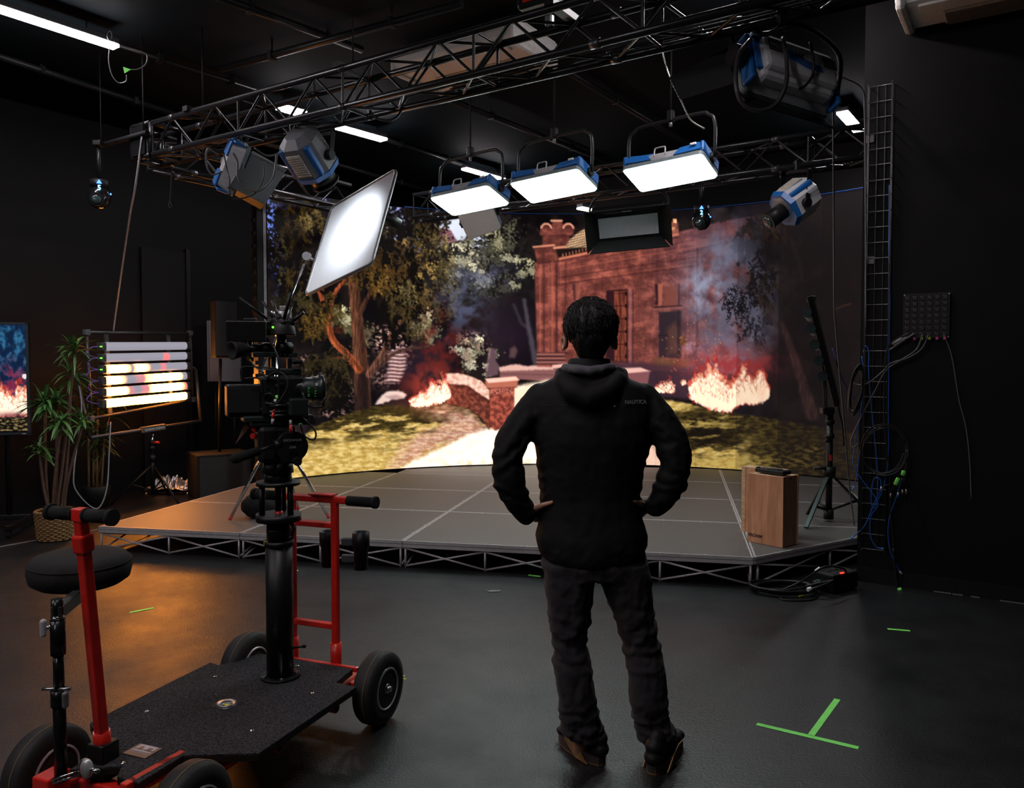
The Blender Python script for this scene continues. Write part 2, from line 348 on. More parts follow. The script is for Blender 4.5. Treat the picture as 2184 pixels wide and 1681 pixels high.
    # far low wall and statue
    q.over((140, 92, 90), q.poly([(1066, 790), (1158, 784), (1200, 786), (1200, 816), (1066, 806)], 1.5)); q.over((92, 60, 62), q.line([(1066, 798), (1200, 800)], 3, 3)*.5); q.over((240, 186, 172), q.poly([(1064, 783), (1098, 777), (1128, 781), (1152, 779), (1200, 780), (1200, 788), (1150, 789), (1066, 792)], 2, 1.5))
    q.over((104, 78, 86), q.poly([(1042, 752), (1047, 742), (1055, 744), (1060, 758), (1057, 768), (1064, 780), (1062, 800), (1036, 804), (1036, 784), (1044, 772)], 2, 1)); q.over((190, 150, 150), q.line([(1045, 746), (1041, 772), (1038, 790)], 3, 4, 2)*.6); q.over((150, 110, 104), q.poly([(1088, 744), (1098, 738), (1104, 748), (1098, 764), (1086, 762)], 3)*.5)
    # the big tree
    bark = (fbm(x/4, y/30, 4, 81)-.5)
    def limb(pts, w0, w1, col, jit=1.5):
        m = q.line(spline2(pts), w0, w1, 1.5, jit); c = np.clip(np.asarray(col, float)[None, :]*(1+bark[:, None]*1.3), 0, 255); q.over(c, m); p2 = [(a+w0*.16, b) for a, b in spline2(pts)]; q.over((24, 16, 16), q.line(p2, w0*.45, w1*.4, 3)*.45)
    limb([(726, 705), (690, 700), (655, 672)], 14, 5, (74, 38, 28)); limb([(775, 876), (771, 799), (765, 723), (758, 646), (752, 585)], 36, 20, (104, 64, 46))
    q.over((24, 19, 22), q.line([(772, 880), (773, 806)], 40, 26, 8, 2)*.7)
    limb([(766, 788), (739, 755), (712, 728), (701, 696), (691, 654), (684, 612)], 17, 9, (168, 84, 50)); limb([(703, 690), (707, 646), (716, 622), (736, 596)], 11, 6, (180, 88, 52)); limb([(690, 660), (682, 630), (668, 604)], 6, 3, (176, 84, 50)); limb([(748, 768), (728, 763), (708, 765)], 8, 3, (160, 82, 52))
    limb([(788, 798), (818, 752), (834, 716), (857, 674), (878, 640)], 17, 6, (116, 76, 60)); limb([(846, 692), (870, 668), (900, 642)], 6, 2, (130, 86, 66)); limb([(800, 788), (834, 758), (865, 746), (908, 740)], 11, 3, (92, 62, 52)); limb([(765, 676), (781, 640), (800, 606)], 11, 6, (90, 56, 42))
    # hanging foliage of the big tree, dark masses then lit sprays
    Sp = q.sprays
    for cx, cy, rx, ry, n in ((640, 520, 70, 90, 130), (760, 520, 80, 70, 130), (850, 600, 50, 80, 90), (700, 450, 110, 40, 110), (640, 640, 60, 70, 80), (680, 820, 60, 60, 110), (840, 690, 40, 40, 40), (880, 470, 60, 40, 60)): Sp(cx, cy, rx, ry, n, (26, 20, 17), rng, k=12, L=(3, 7), W=(1.4, 2.8))
    for cx, cy, rx, ry, n, col in ((640, 440, 40, 30, 26, (92, 72, 34)), (665, 470, 26, 26, 18, (150, 122, 62)), (620, 500, 40, 40, 22, (86, 66, 34)), (640, 570, 40, 40, 30, (100, 78, 40)), (690, 660, 40, 40, 40, (110, 86, 40)), (660, 690, 40, 30, 30, (128, 96, 44)), (655, 640, 26, 20, 16, (120, 104, 60)), (800, 590, 44, 34, 46, (150, 108, 48)), (830, 560, 40, 40, 34, (116, 86, 42)), (760, 540, 60, 40, 36, (90, 66, 34)), (860, 640, 34, 44, 36, (120, 98, 54)), (800, 470, 60, 40, 24, (84, 64, 36)), (900, 500, 40, 40, 26, (120, 98, 56)), (690, 800, 50, 50, 60, (84, 72, 42)), (660, 850, 40, 30, 30, (64, 54, 34)), (720, 770, 30, 30, 22, (92, 78, 46)), (610, 640, 26, 40, 18, (70, 64, 40)), (880, 700, 30, 20, 18, (110, 92, 56)), (940, 560, 20, 60, 24, (120, 104, 66))): Sp(cx, cy, rx, ry, n, col, rng, al=.75)
    for cx, cy, rx, ry, n, col in ((660, 455, 20, 26, 10, (186, 158, 90)), (806, 600, 34, 20, 16, (196, 150, 76)), (672, 676, 22, 16, 10, (172, 132, 60)), (870, 620, 20, 30, 12, (186, 166, 108)), (905, 690, 18, 24, 10, (200, 182, 128)), (600, 560, 16, 60, 8, (120, 112, 70)), (915, 520, 20, 30, 10, (170, 142, 86))): Sp(cx, cy, rx, ry, n, col, rng, k=8, ln=14, L=(1.8, 3.4), al=.8)
    q.over((44, 32, 44), q.blob(620, 900, 60, 40)*.5)
    # temple
    tn = fbm(x/30, y/22, 3, 101)*.75+fbm(x/6, y/5, 2, 104)*.25; tb = fbm(x/60, y/50, 3, 103); tg = fbm(x/2.6, y/2.6, 2, 105); sk = fbm(x/7, y/60, 3, 106)
    stone = mix3((116, 62, 56), (164, 88, 76), ss(.3, .72, tn))*(.72+.40*tb[:, None]+.20*(tg[:, None]-.5)+.22*(sk[:, None]-.5)+.10*((np.mod(y+x*.17, 15) < 1.3)*-1.)[:, None]); stone = stone*(1-(ss(.55, .75, tn)*.45)[:, None])+np.array([206, 112, 92.])[None, :]*(ss(.55, .75, tn)*.45)[:, None]
    vio = mix3((100, 66, 78), (146, 94, 100), ss(.3, .75, tn))*(.8+.3*tb[:, None]); tt = (ss(1330, 1500, x)*.6)[:, None]; stone = stone*(1-tt)+vio*tt
    q.over(stone, q.poly([(1140, 560), (1192, 553), (1286, 527), (1443, 496), (1540, 472), (1660, 452), (1660, 800), (1146, 782)], 2))
    q.over(stone*.9, q.poly([(1152, 490), (1160, 476), (1172, 484), (1182, 471), (1196, 471), (1204, 482), (1214, 476), (1226, 486), (1222, 500), (1214, 504), (1216, 530), (1156, 530), (1158, 504), (1151, 500)], 2)); q.over((66, 32, 32), q.poly([(1200, 500), (1216, 503), (1217, 530), (1200, 530)], 3)*.5); q.over((70, 34, 34), q.line([(1156, 503), (1218, 503)], 3, 3)*.6)
    for cx in (1165, 1212): q.over((236, 158, 128), ((np.abs(np.hypot(x-cx, y-488)-10.5) < 2)*(y < 488))*.9); q.over((84, 42, 40), ((np.hypot(x-cx, y-488) < 8)*(y < 488))*.7)
    q.over((240, 166, 134), q.line([(1176, 471), (1198, 471)], 4, 4)); q.over((234, 148, 118), q.line([(1138, 527), (1182, 523)], 4, 4)); q.over(stone*.8, q.poly([(1139, 530), (1184, 526), (1192, 556), (1146, 562)], 2)); q.over((232, 150, 120), q.line([(1182, 529), (1212, 526)], 5, 5)); q.over((60, 30, 32), q.line([(1146, 562), (1192, 557)], 3, 3)*.6)
    tile = q.poly([(1205, 529), (1214, 512), (1228, 500), (1245, 489), (1275, 482), (1292, 484), (1292, 526)], 2); q.over(mix3((136, 98, 72), (232, 194, 150), ss(-.4, .7, np.sin(y*1.25+x*.34)+.4*np.sin(x*1.1+y*.2)))*(.8+.4*tb[:, None]), tile)
    q.over((150, 88, 72), q.poly([(1290, 524), (1290, 486), (1420, 470), (1446, 476), (1446, 498)], 3)); F(1432, 482, 16, 12, 70, (255, 176, 128), rng, (1.5, 3), (1, 1.8)); q.over((214, 132, 100), np.clip(1-np.abs((np.mod(x, 7)-3.5))/2.4, 0, 1)*q.line([(1200, 545), (1290, 521), (1445, 492)], 7, 7)*.8)
    for a, b, wd, col, k in (((1194, 552), (1445, 500), 5, (238, 140, 106), .85), ((1194, 557), (1445, 506), 2.5, (64, 30, 30), .6), ((1194, 567), (1480, 512), 1.6, (80, 38, 34), .6), ((1194, 576), (1500, 524), 2.5, (216, 112, 84), .4), ((1194, 592), (1490, 548), 2, (66, 32, 32), .6), ((1196, 602), (1490, 561), 1.6, (200, 100, 80), .4), ((1196, 606), (1490, 566), 2, (62, 30, 34), .6), ((1448, 536), (1600, 500), 4, (180, 108, 98), .35), ((1448, 542), (1600, 507), 3, (52, 30, 36), .45)): q.over(col, q.line([a, b], wd, wd)*k)
    for xx, ya, yb, wd, col, k in ((1152, 566, 760, 3, (206, 116, 96), .5), (1160, 566, 760, 4, (64, 32, 36), .6), (1170, 562, 760, 2, (190, 104, 84), .4), (1178, 560, 760, 5, (196, 102, 80), .45), (1187, 560, 760, 5, (60, 32, 36), .65), (1196, 560, 775, 3, (176, 96, 80), .4), (1206, 560, 775, 3, (70, 36, 38), .5), (1344, 618, 775, 6, (160, 100, 100), .7), (1350, 618, 775, 2, (58, 34, 40), .7), (1487, 530, 720, 3, (52, 34, 42), .6), (1466, 540, 780, 3, (180, 110, 104), .3), (1494, 520, 740, 4, (150, 92, 92), .3)): q.over(col, q.line([(xx, ya), (xx, yb)], wd, wd)*k)
    bt = q.poly([(1145, 752), (1203, 752), (1208, 778), (1143, 778)], 2); q.over(mix3((78, 46, 48), (160, 98, 88), ss(-.5, .8, np.sin(y*.75))), bt)
    q.over((52, 28, 34), q.poly([(1293, 620), (1339, 616), (1339, 776), (1293, 768)], 1.5)); dr = q.poly([(1310, 622), (1336, 619), (1336, 774), (1310, 769)], 1.5); q.over(mix3((96, 48, 40), (150, 76, 56), ss(.3, .7, fbm(x/4, y/36, 3, 109))), dr); q.over((60, 30, 30), dr*(np.abs(np.mod(y-640, 27)-13) < 1.2)*.8); q.over((50, 26, 28), q.line([(1323, 620), (1323, 772)], 2, 2)*.6); q.over((30, 16, 20), (np.abs(np.mod(y-640, 27)-13) < 4)*q.line([(1335, 622), (1335, 772)], 4, 4))
    for ox, k in ((0, 1.), (-176, .6)): q.over((56, 32, 38), q.poly([(1396+ox, 606), (1400+ox, 640), (1396+ox, 648), (1404+ox, 650), (1409+ox, 606)], 1.5)*k); q.over((180, 100, 82), q.poly([(1403+ox, 606), (1414+ox, 604), (1412+ox, 650), (1404+ox, 654)], 1.5)*k)
    q.over((134, 72, 60), q.poly([(1418, 612), (1444, 610), (1444, 652), (1418, 654)], 2)); q.over((54, 32, 36), q.line([(1448, 606), (1448, 652)], 3, 3)*.8); q.over((60, 34, 38), q.line([(1396, 656), (1454, 652)], 3, 3)); q.over((160, 100, 88), q.line([(1394, 660), (1456, 656)], 3, 3)*.8)
    q.over((54, 42, 48), q.poly([(1405, 666), (1453, 663), (1453, 764), (1405, 763)], 2)); q.over((104, 68, 58), q.poly([(1424, 700), (1440, 688), (1448, 700), (1448, 756), (1424, 756)], 6, 3)*.7); q.over((40, 30, 36), q.line([(1405, 716), (1424, 716)], 2, 2)); q.over((40, 28, 34), q.line([(1447, 664), (1447, 764)], 5, 5)*.6); q.over((112, 84, 50), q.poly([(1396, 764), (1470, 768), (1470, 790), (1396, 786)], 5, 4)*.6)
    q.over((70, 48, 60), q.poly([(1203, 778), (1345, 772), (1480, 784), (1480, 852), (1404, 848), (1203, 870)], 5)*.85)
    q.over((255, 194, 178), q.poly([(1178, 779), (1212, 775), (1214, 782), (1178, 786)], 1.5)); q.over((140, 88, 90), q.poly([(1180, 786), (1214, 782), (1214, 830), (1180, 830)], 1.5)); q.over((138, 86, 90), q.poly([(1316, 793), (1386, 793), (1378, 840), (1316, 840)], 1.5)); q.over((255, 198, 184), q.poly([(1318, 786), (1366, 784), (1388, 792), (1330, 797)], 1.5))
    # dark trees over the temple's far end, then smoke
    dk = ss(1545, 1640, x-(fbm(x/40, y/40, 3, 121)-.5)*70); q.over(mix3((24, 18, 22), (46, 35, 34), ss(.35, .75, n1)), dk*.93); Sp(1612, 515, 50, 50, 90, (26, 20, 22), rng, k=12, L=(3, 7), W=(1.4, 2.6)); F(1590, 490, 60, 20, 160, (30, 22, 22), rng)
    smk = fbm(x/44, y/56, 4, 131); smf = fbm(x/20, y/24, 4, 133)
    q.over((108, 110, 132), np.clip(q.blob(1562, 650, 70, 150, .9)*1.6, 0, 1)*ss(.12, .66, smk)*.82); q.over((176, 180, 208), np.clip(q.blob(1502, 618, 38, 46)*1.4, 0, 1)*ss(.28, .74, smf*.6+smk*.4)*.9); q.over((134, 138, 164), np.clip(q.blob(1536, 560, 26, 60)*1.3, 0, 1)*ss(.36, .75, smk)*.6); q.over((138, 140, 160), np.clip(q.blob(1594, 708, 46, 46)*1.2, 0, 1)*ss(.34, .75, smf)*.55); q.over((170, 140, 158), np.clip(q.blob(1480, 742, 26, 16)*1.3, 0, 1)*ss(.32, .7, smf)*.7)
    Sp(1575, 640, 34, 34, 60, (34, 33, 40), rng, k=8, L=(2, 4), al=.75); Sp(1626, 590, 30, 60, 60, (30, 27, 30), rng, al=.8); Sp(1600, 690, 40, 30, 30, (52, 52, 60), rng, k=8, al=.6); Sp(1660, 620, 40, 60, 40, (70, 64, 46), rng, al=.6); Sp(1700, 540, 40, 40, 26, (62, 54, 40), rng, al=.5); Sp(1640, 490, 60, 24, 26, (84, 62, 36), rng, al=.5); Sp(1740, 600, 60, 80, 40, (40, 34, 30), rng, al=.5)
    q.over(np.clip(np.array([[96, 66, 62]])*(1+bark[:, None]*1.2), 0, 255), q.line(spline2([(1668, 690), (1686, 740), (1704, 795), (1732, 884)]), 10, 28, 3, 2.5)*.7); q.over((58, 44, 48), q.line([(1690, 520), (1705, 560), (1712, 600)], 10, 6, 3, 2)*.6); q.over((190, 110, 80), q.line([(1780, 660), (1800, 652), (1815, 648)], 1.5, 3, 2)*.8)
    # ground
    hill = [(560, 968), (600, 958), (640, 940), (670, 910), (712, 894), (758, 877), (796, 867), (849, 861), (883, 866), (952, 862), (1001, 871), (1043, 912), (1100, 890), (1150, 872), (1330, 852), (1404, 849), (1470, 862), (1521, 874), (1640, 892), (1830, 925), (1850, 1060), (530, 1060)]
    gm = q.poly(hill, 2.5, 3, 12); g1 = fbm(x/16, y/6, 4, 151); g2 = fbm((x+y*1.2)/60, y/17, 4, 153); g3 = fbm(x/40, y/11, 3, 155)
    Ll = ss(895, 950, y-(x-640)*.02+(g2-.5)*85)+ss(.52, .66, g2)*.8*ss(864, 890, y); Lr = ss(945, 985, y+(g2-.5)*60)*ss(1660, 1560, x)+ss(.55, .68, g2)*.55*ss(1660, 1520, x)+q.blob(1440, 862, 54, 12)*1.3
    L = np.clip(np.where(x < 1180, Ll, Lr), 0, 1); lit = mix3((190, 152, 72), (244, 212, 134), ss(.25, .75, g1)); shd = mix3((44, 36, 20), (92, 76, 34), ss(.3, .75, g1)); q.over(shd*(1-L[:, None])+lit*L[:, None], gm)
    q.over(mix3((196, 132, 110), (246, 200, 178), ss(.25, .75, g1)), gm*np.clip(q.poly([(880, 874), (960, 868), (1010, 880), (1048, 922), (1000, 934), (930, 955), (880, 985), (830, 1000), (880, 930), (960, 900)], 12, 10, 24), 0, 1)*.85)
    q.over((58, 48, 24), gm*q.poly([(640, 946), (700, 915), (780, 880), (840, 868), (985, 878), (900, 890), (800, 906), (740, 934), (660, 956)], 9, 8, 26)*ss(.66, .46, g2)*.8)
    m = 5200; gxs = rng.uniform(600, 1840, m); gys = rng.uniform(862, 1030, m); ix = np.clip(((gxs-x0)/st).astype(int), 0, nx-1); iy = np.clip(((gys-y0)/st).astype(int), 0, ny-1); base = q.c[iy*nx+ix]; ok = gm[iy*nx+ix] > .9; q.dabs(gxs[ok], gys[ok], rng.uniform(2, 5, m)[ok], rng.uniform(.6, 1.2, m)[ok], rng.normal(0, .25, m)[ok], (base*rng.choice([.78, .88, 1.08, 1.16], (m, 1)))[ok], .4)
    q.over((20, 16, 12), gm*np.clip(q.blob(1500, 925, 62, 32)*1.3, 0, 1)*ss(.66, .45, g2)*.8); q.over((214, 184, 96), gm*np.clip(q.blob(1500, 902, 50, 7)+q.blob(1560, 985, 74, 14)*1.3+q.blob(1440, 960, 30, 18), 0, 1)*ss(.36, .64, g1)*.85); q.over((150, 124, 58), gm*np.clip(q.blob(1700, 985, 70, 12)+q.blob(1740, 960, 40, 8), 0, 1)*ss(.45, .65, g1))
    pth = q.poly([(846, 1006), (880, 984), (940, 957), (1001, 926), (1043, 914), (1062, 917), (1096, 872), (1094, 826), (1170, 812), (1240, 860), (1290, 1010)], 4, 3); q.over(mix3((286, 262, 242), (296, 284, 268), ss(.25, .75, fbm(x/44, y/18, 3, 157))), pth); q.over((275, 236, 196), q.poly([(1094, 826), (1170, 812), (1180, 862), (1096, 880)], 8)*.75); q.over((262, 218, 196), q.poly([(1290, 1010), (1330, 930), (1400, 936), (1418, 1004)], 8, 4)*.9); q.over((150, 106, 92), q.poly([(1385, 936), (1408, 958), (1416, 990), (1404, 975)], 5, 3)*.5); q.over((212, 190, 120), pth*np.clip(q.blob(985, 990, 70, 10)+q.blob(1100, 986, 60, 9), 0, 1)*ss(.48, .66, g1)*.5)
    # rock, garden wall and pillar
    q.over((240, 210, 198), q.poly([(800, 862), (812, 846), (826, 835), (850, 833), (866, 841), (862, 850), (836, 853), (812, 862)], 2, 2)); q.over((120, 92, 92), q.poly([(822, 846), (846, 842), (862, 848), (836, 853)], 3)*.5); q.over((50, 36, 36), q.poly([(812, 864), (862, 851), (884, 860), (870, 868)], 3)*.7)
    wn = fbm(x/9, y/9, 4, 161); st_ = mix3((104, 52, 44), (176, 92, 72), ss(.28, .75, wn))*(.86+.25*(tg[:, None]-.5))
    q.over(st_, q.poly([(952, 815), (998, 820), (1028, 840), (1044, 850), (1044, 918), (1028, 894), (1001, 871), (952, 861)], 1.5)); q.over((52, 26, 26), q.line([(952, 821), (998, 826), (1030, 848), (1044, 858)], 4, 4, 3)*.5); wf = q.poly([(952, 815), (998, 820), (1044, 850), (1044, 918), (1001, 871), (952, 861)], 1.5); q.over((60, 30, 28), q.line([(952, 838), (1000, 848), (1043, 884)], 1.6, 1.6)*.5)
    for xx in (975, 1001, 1024): q.over((64, 32, 30), q.line([(xx, 818), (xx, 890)], 1.6, 1.6)*.45*wf)
    q.over(mix3((232, 170, 146), (272, 228, 206), ss(.25, .7, wn)), q.poly([(950, 797), (975, 796), (998, 801), (1028, 813), (1044, 833), (1044, 853), (1026, 842), (998, 822), (952, 818)], 1.5, 1)); q.over((200, 120, 104), q.line([(998, 802), (998, 822)], 1.2, 1.2)*.5); q.over((200, 120, 104), q.line([(1026, 814), (1020, 838)], 1.2, 1.2)*.5)
    q.over(mix3((116, 54, 46), (196, 96, 76), ss(.3, .75, wn)), q.poly([(1045, 822), (1098, 822), (1096, 878), (1070, 914), (1056, 919), (1044, 908)], 1.5)); q.over((232, 150, 128), q.poly([(1045, 826), (1098, 826), (1097, 840), (1045, 842)], 3)*ss(.5, .64, fbm(x/4, y/4, 3, 165))*.8); q.over((196, 112, 90), q.poly([(1034, 813), (1106, 809), (1102, 826), (1038, 828)], 1.5)); q.over((282, 218, 194), q.poly([(1034, 808), (1100, 803), (1108, 811), (1042, 817)], 1.5)); q.over((112, 58, 50), q.line([(1038, 829), (1102, 826)], 2.5, 2.5)*.6)
    # fires
    q.addc((60, 20, 14), q.blob(915, 850, 60, 30)); flames(q, 878, 956, 864, [10, 22, 38, 56, 72, 40], rng, 130, [866, 866, 864, 862, 858, 850])
    q.addc((60, 18, 16), q.blob(1560, 780, 95, 48)); q.over((178, 58, 60), np.clip(q.blob(1556, 778, 88, 26)*1.3, 0, 1)*ss(.28, .66, smf)*.8); q.over((186, 62, 62), q.line([(1580, 790), (1615, 772), (1642, 764)], 22, 4, 9, 4)*.6)
    flames(q, 1474, 1636, 874, [30, 70, 92, 100, 92, 66, 72, 86, 62, 84, 40], rng, 330, [852, 858, 866, 872, 876, 876, 866, 860, 860, 858, 850]); q.dabs([1618, 1630, 1626], [832, 828, 846], 18, 3.5, 1.57, (300, 262, 226), .9)
    flames(q, 1398, 1437, 838, [14, 30, 24, 36, 16], rng, 46); flames(q, 1453, 1463, 822, [8, 12, 8], rng, 10, hot=.7)
    m = 70; q.dabs(rng.normal(1490, 45, m), rng.normal(730, 40, m), rng.uniform(.9, 2.2, m), rng.uniform(.6, 1, m), 1.3+rng.normal(0, .5, m), (255, 170, 120), .7); Sp(1458, 722, 4, 10, 5, (230, 140, 80), rng, k=6, ln=8)
    # the program's own menu strip along the top edge
    top = np.interp(x, [560, 740, 900], [390, 420, 442]); q.over((26, 34, 36), ss(800, 740, x)*(y < top)*1.0); gly = (vn(x*.8, y*.6, 205) > .44)
    for xa, xb, yy, hh, col in ((590, 608, 397, 4, (150, 170, 170)), (614, 624, 398, 5, (170, 200, 200)), (628, 637, 401, 4, (140, 170, 170)), (643, 668, 403, 5, (232, 232, 40))): q.over(col, (x > xa)*(x < xb)*(np.abs(y-yy-(x-xa)*.17) < hh)*gly*.95)
    for xa, xb, yy in ((594, 600, 381), (616, 620, 384)): q.over((170, 200, 200), (x > xa)*(x < xb)*(np.abs(y-yy) < 3)*gly*1.)
    c = np.clip(q.c, 0, 330)/255.0; c = np.where(c < 1, c**2.2, 1+(c-1)*4.0); return c.reshape(ny, nx, 3), x0, y0, st
def spline2(pts, k=6): return [(p.x, p.y) for p in spline([(a, b, 0) for a, b in pts], k)]
_ras = []
def big_picture(x, y):
    if not _ras: _ras.append(raster_picture())
    c, x0, y0, st = _ras[0]; u = np.clip((x-x0)/st, 0, c.shape[1]-1.001); v = np.clip((y-y0)/st, 0, c.shape[0]-1.001); i = u.astype(int); j = v.astype(int); fu = (u-i)[:, None]; fv = (v-j)[:, None]
    return (c[j, i]*(1-fu)+c[j, i+1]*fu)*(1-fv)+(c[j+1, i]*(1-fu)+c[j+1, i+1]*fu)*fv
def tv_picture(x, y):                                  # the same shot on the monitor: x, y run 0..1 across and down
    X, Y = x*70, y*240; st = .5; nx, ny = 150, 480; gx, gy = np.meshgrid(np.arange(nx)*st, np.arange(ny)*st); q = Paint(gx.ravel(), gy.ravel(), (0., 0., st, nx, ny)); qx, qy, X, Y = X, Y, q.x, q.y; rng = np.random.default_rng(5)
    n = fbm(X/22, Y/26, 4, 301)
    q.c = mix3((12, 40, 70), (50, 110, 150), ss(.35, .7, n)); q.over((18, 34, 60), ss(.45, .65, fbm(X/14, Y/18, 4, 303))*.7)
    q.over((150, 40, 70), np.clip(q.blob(35, 130, 40, 40)*1.2, 0, 1)*ss(.35, .6, n)*.8)
    flames(q, -10, 84, 205, [56, 84, 66, 62, 80, 60], rng, 170); q.over((120, 30, 40), q.blob(35, 205, 50, 8)*.7)
    q.over(mix3((20, 18, 14), (140, 120, 80), ss(.4, .7, fbm(X/12, Y/5, 3, 307))), ss(206, 212, Y)); q.over((255, 240, 235), (np.hypot(X-66, Y-116) < 6)*1.)
    c = (np.clip(q.c, 0, 300)/255.0)**2.2; qx = np.abs(np.mod(qx+70, 140)-70); return c[np.clip((qy/st).astype(int), 0, ny-1)*nx+np.clip((qx/st).astype(int), 0, nx-1)]
def picture_grid(name, fn, m, parent):
    """fn(nu, nv) -> points (nv, nu, 3) and colours; one mesh whose vertices carry the picture."""
    pts, col = fn(); nv, nu = pts.shape[:2]
    me = bpy.data.meshes.new(name); off = parent_loc(parent)
    vs = (pts.reshape(-1, 3)-np.array(off)).astype(np.float32); nf = (nu-1)*(nv-1)
    i = np.arange(nf); a = (i//(nu-1))*nu+i % (nu-1); fc = np.stack([a, a+1, a+nu+1, a+nu], 1)
    me.vertices.add(len(vs)); me.vertices.foreach_set('co', vs.ravel())
    me.loops.add(nf*4); me.loops.foreach_set('vertex_index', fc.ravel().astype(np.int32))
    me.polygons.add(nf); me.polygons.foreach_set('loop_start', (np.arange(nf)*4).astype(np.int32)); me.polygons.foreach_set('loop_total', np.full(nf, 4, np.int32))
    me.update(calc_edges=True)
    at = me.color_attributes.new('picture', 'FLOAT_COLOR', 'POINT')
    at.data.foreach_set('color', np.concatenate([col, np.ones((len(col), 1))], 1).astype(np.float32).ravel())
    me.materials.append(m); o = bpy.data.objects.new(name, me); C.objects.link(o); o.parent = parent
    return o
def pix_np(p):
    d = p-np.array(CAM); k = d @ np.array(FW)
    return 1092+FPX*(d @ np.array(RT))/k, 840.5-FPX*(d @ np.array(UP))/k
# ------------------------------------------------------------------ room shell
def nodes_floor():
    m = bpy.data.materials.new('rubber_floor'); m.use_nodes = True; nt = m.node_tree; b = nt.nodes['Principled BSDF']; L = nt.links.new
    tc = nt.nodes.new('ShaderNodeTexCoord')
    n = nt.nodes.new('ShaderNodeTexNoise'); n.inputs['Scale'].default_value = 90; n.inputs['Detail'].default_value = 6; L(tc.outputs['Object'], n.inputs['Vector'])
    n2 = nt.nodes.new('ShaderNodeTexNoise'); n2.inputs['Scale'].default_value = 2.2; n2.inputs['Detail'].default_value = 9; n2.inputs['Roughness'].default_value = .7; L(tc.outputs['Object'], n2.inputs['Vector'])
    mp = nt.nodes.new('ShaderNodeMapping'); mp.inputs['Rotation'].default_value = (0, 0, AZ); L(tc.outputs['Object'], mp.inputs['Vector'])
    br = nt.nodes.new('ShaderNodeTexBrick'); br.offset = .5; br.inputs['Scale'].default_value = 1; br.inputs['Brick Width'].default_value = 1.22; br.inputs['Row Height'].default_value = 1.22
    br.inputs['Mortar Size'].default_value = .0022; br.inputs['Color1'].default_value = (1, 1, 1, 1); br.inputs['Color2'].default_value = (.86, .86, .88, 1); br.inputs['Mortar'].default_value = (.25, .25, .25, 1)
    L(mp.outputs[0], br.inputs['Vector'])
    r = nt.nodes.new('ShaderNodeValToRGB'); r.color_ramp.elements[0].position = .35; r.color_ramp.elements[1].position = .72
    r.color_ramp.elements[0].color = (.0038, .0039, .0044, 1); r.color_ramp.elements[1].color = (.0150, .0152, .0165, 1); L(n.outputs['Fac'], r.inputs['Fac'])
    mx = nt.nodes.new('ShaderNodeMixRGB'); mx.blend_type = 'MULTIPLY'; mx.inputs[0].default_value = 1; L(r.outputs[0], mx.inputs[1]); L(br.outputs['Color'], mx.inputs[2])
    sp = nt.nodes.new('ShaderNodeTexNoise'); sp.inputs['Scale'].default_value = 16; sp.inputs['Detail'].default_value = 9; sp.inputs['Roughness'].default_value = .75; L(tc.outputs['Object'], sp.inputs['Vector'])
    rs = nt.nodes.new('ShaderNodeValToRGB'); rs.color_ramp.elements[0].position = .69; rs.color_ramp.elements[1].position = .78; rs.color_ramp.elements[0].color = (0, 0, 0, 1); rs.color_ramp.elements[1].color = (.04, .04, .04, 1); L(sp.outputs['Fac'], rs.inputs['Fac'])
    ad = nt.nodes.new('ShaderNodeMixRGB'); ad.blend_type = 'ADD'; ad.inputs[0].default_value = 1; L(mx.outputs[0], ad.inputs[1]); L(rs.outputs[0], ad.inputs[2]); L(ad.outputs[0], b.inputs['Base Color'])
    rr = nt.nodes.new('ShaderNodeMapRange'); rr.inputs[1].default_value = .3; rr.inputs[2].default_value = .7; rr.inputs[3].default_value = .34; rr.inputs[4].default_value = .54; L(n2.outputs['Fac'], rr.inputs[0]); L(rr.outputs[0], b.inputs['Roughness'])
    bp = nt.nodes.new('ShaderNodeBump'); bp.inputs['Strength'].default_value = .5; bp.inputs['Distance'].default_value = .004; L(n.outputs['Fac'], bp.inputs['Height']); L(bp.outputs[0], b.inputs['Normal'])
    b.inputs['Specular IOR Level'].default_value = .42
    return m
CEIL = 4.25
paint = mat('black_wall_paint', (.0056, .0050, .0057), .6, var=.15, scale=3, bump=.06, bscale=60, spec=.16)
cpaint = mat('black_ceiling_paint', (.0034, .0066, .0086), .8, var=.2, scale=2, spec=.08)
mb = MB(); mb.box((0, 6, -.05), (22, 22, .1)); struct('floor', mb, nodes_floor())
mb = MB(); mb.box((0, 6, CEIL+.05), (22, 22, .1)); struct('ceiling', mb, cpaint)
def wall(name, p, d, t0, t1, th, n):                   # p on its visible face, d along, n away from the room
    mb = MB(); a = V(p)+V(d)*t0; L = (t1-t0)
    mb.box(a+V(d)*(L/2)+V(n)*(th/2)+Z*(CEIL/2), (L, th, CEIL-.004), (V(d), V(n), Z)); struct(name, mb, paint)
WL = V((-5.25, 8.3, 0)); wall('wall_left', WL, RA, -8, 6.6, .15, -RB)
wall('wall_back', WL+RA*6.6, RB, -.2, 12, .15, RA)
WR = G(1827, 1238, 0); wall('wall_right', WR, RB, 0, 6, .16, RA)
mb = MB(); mb.box(WR+RB*3-RA*.008+Z*.05, (6, .012, .1), (RB, RA, Z)); struct('baseboard_right', mb, mat('black_trim', (.014, .013, .014), .45))
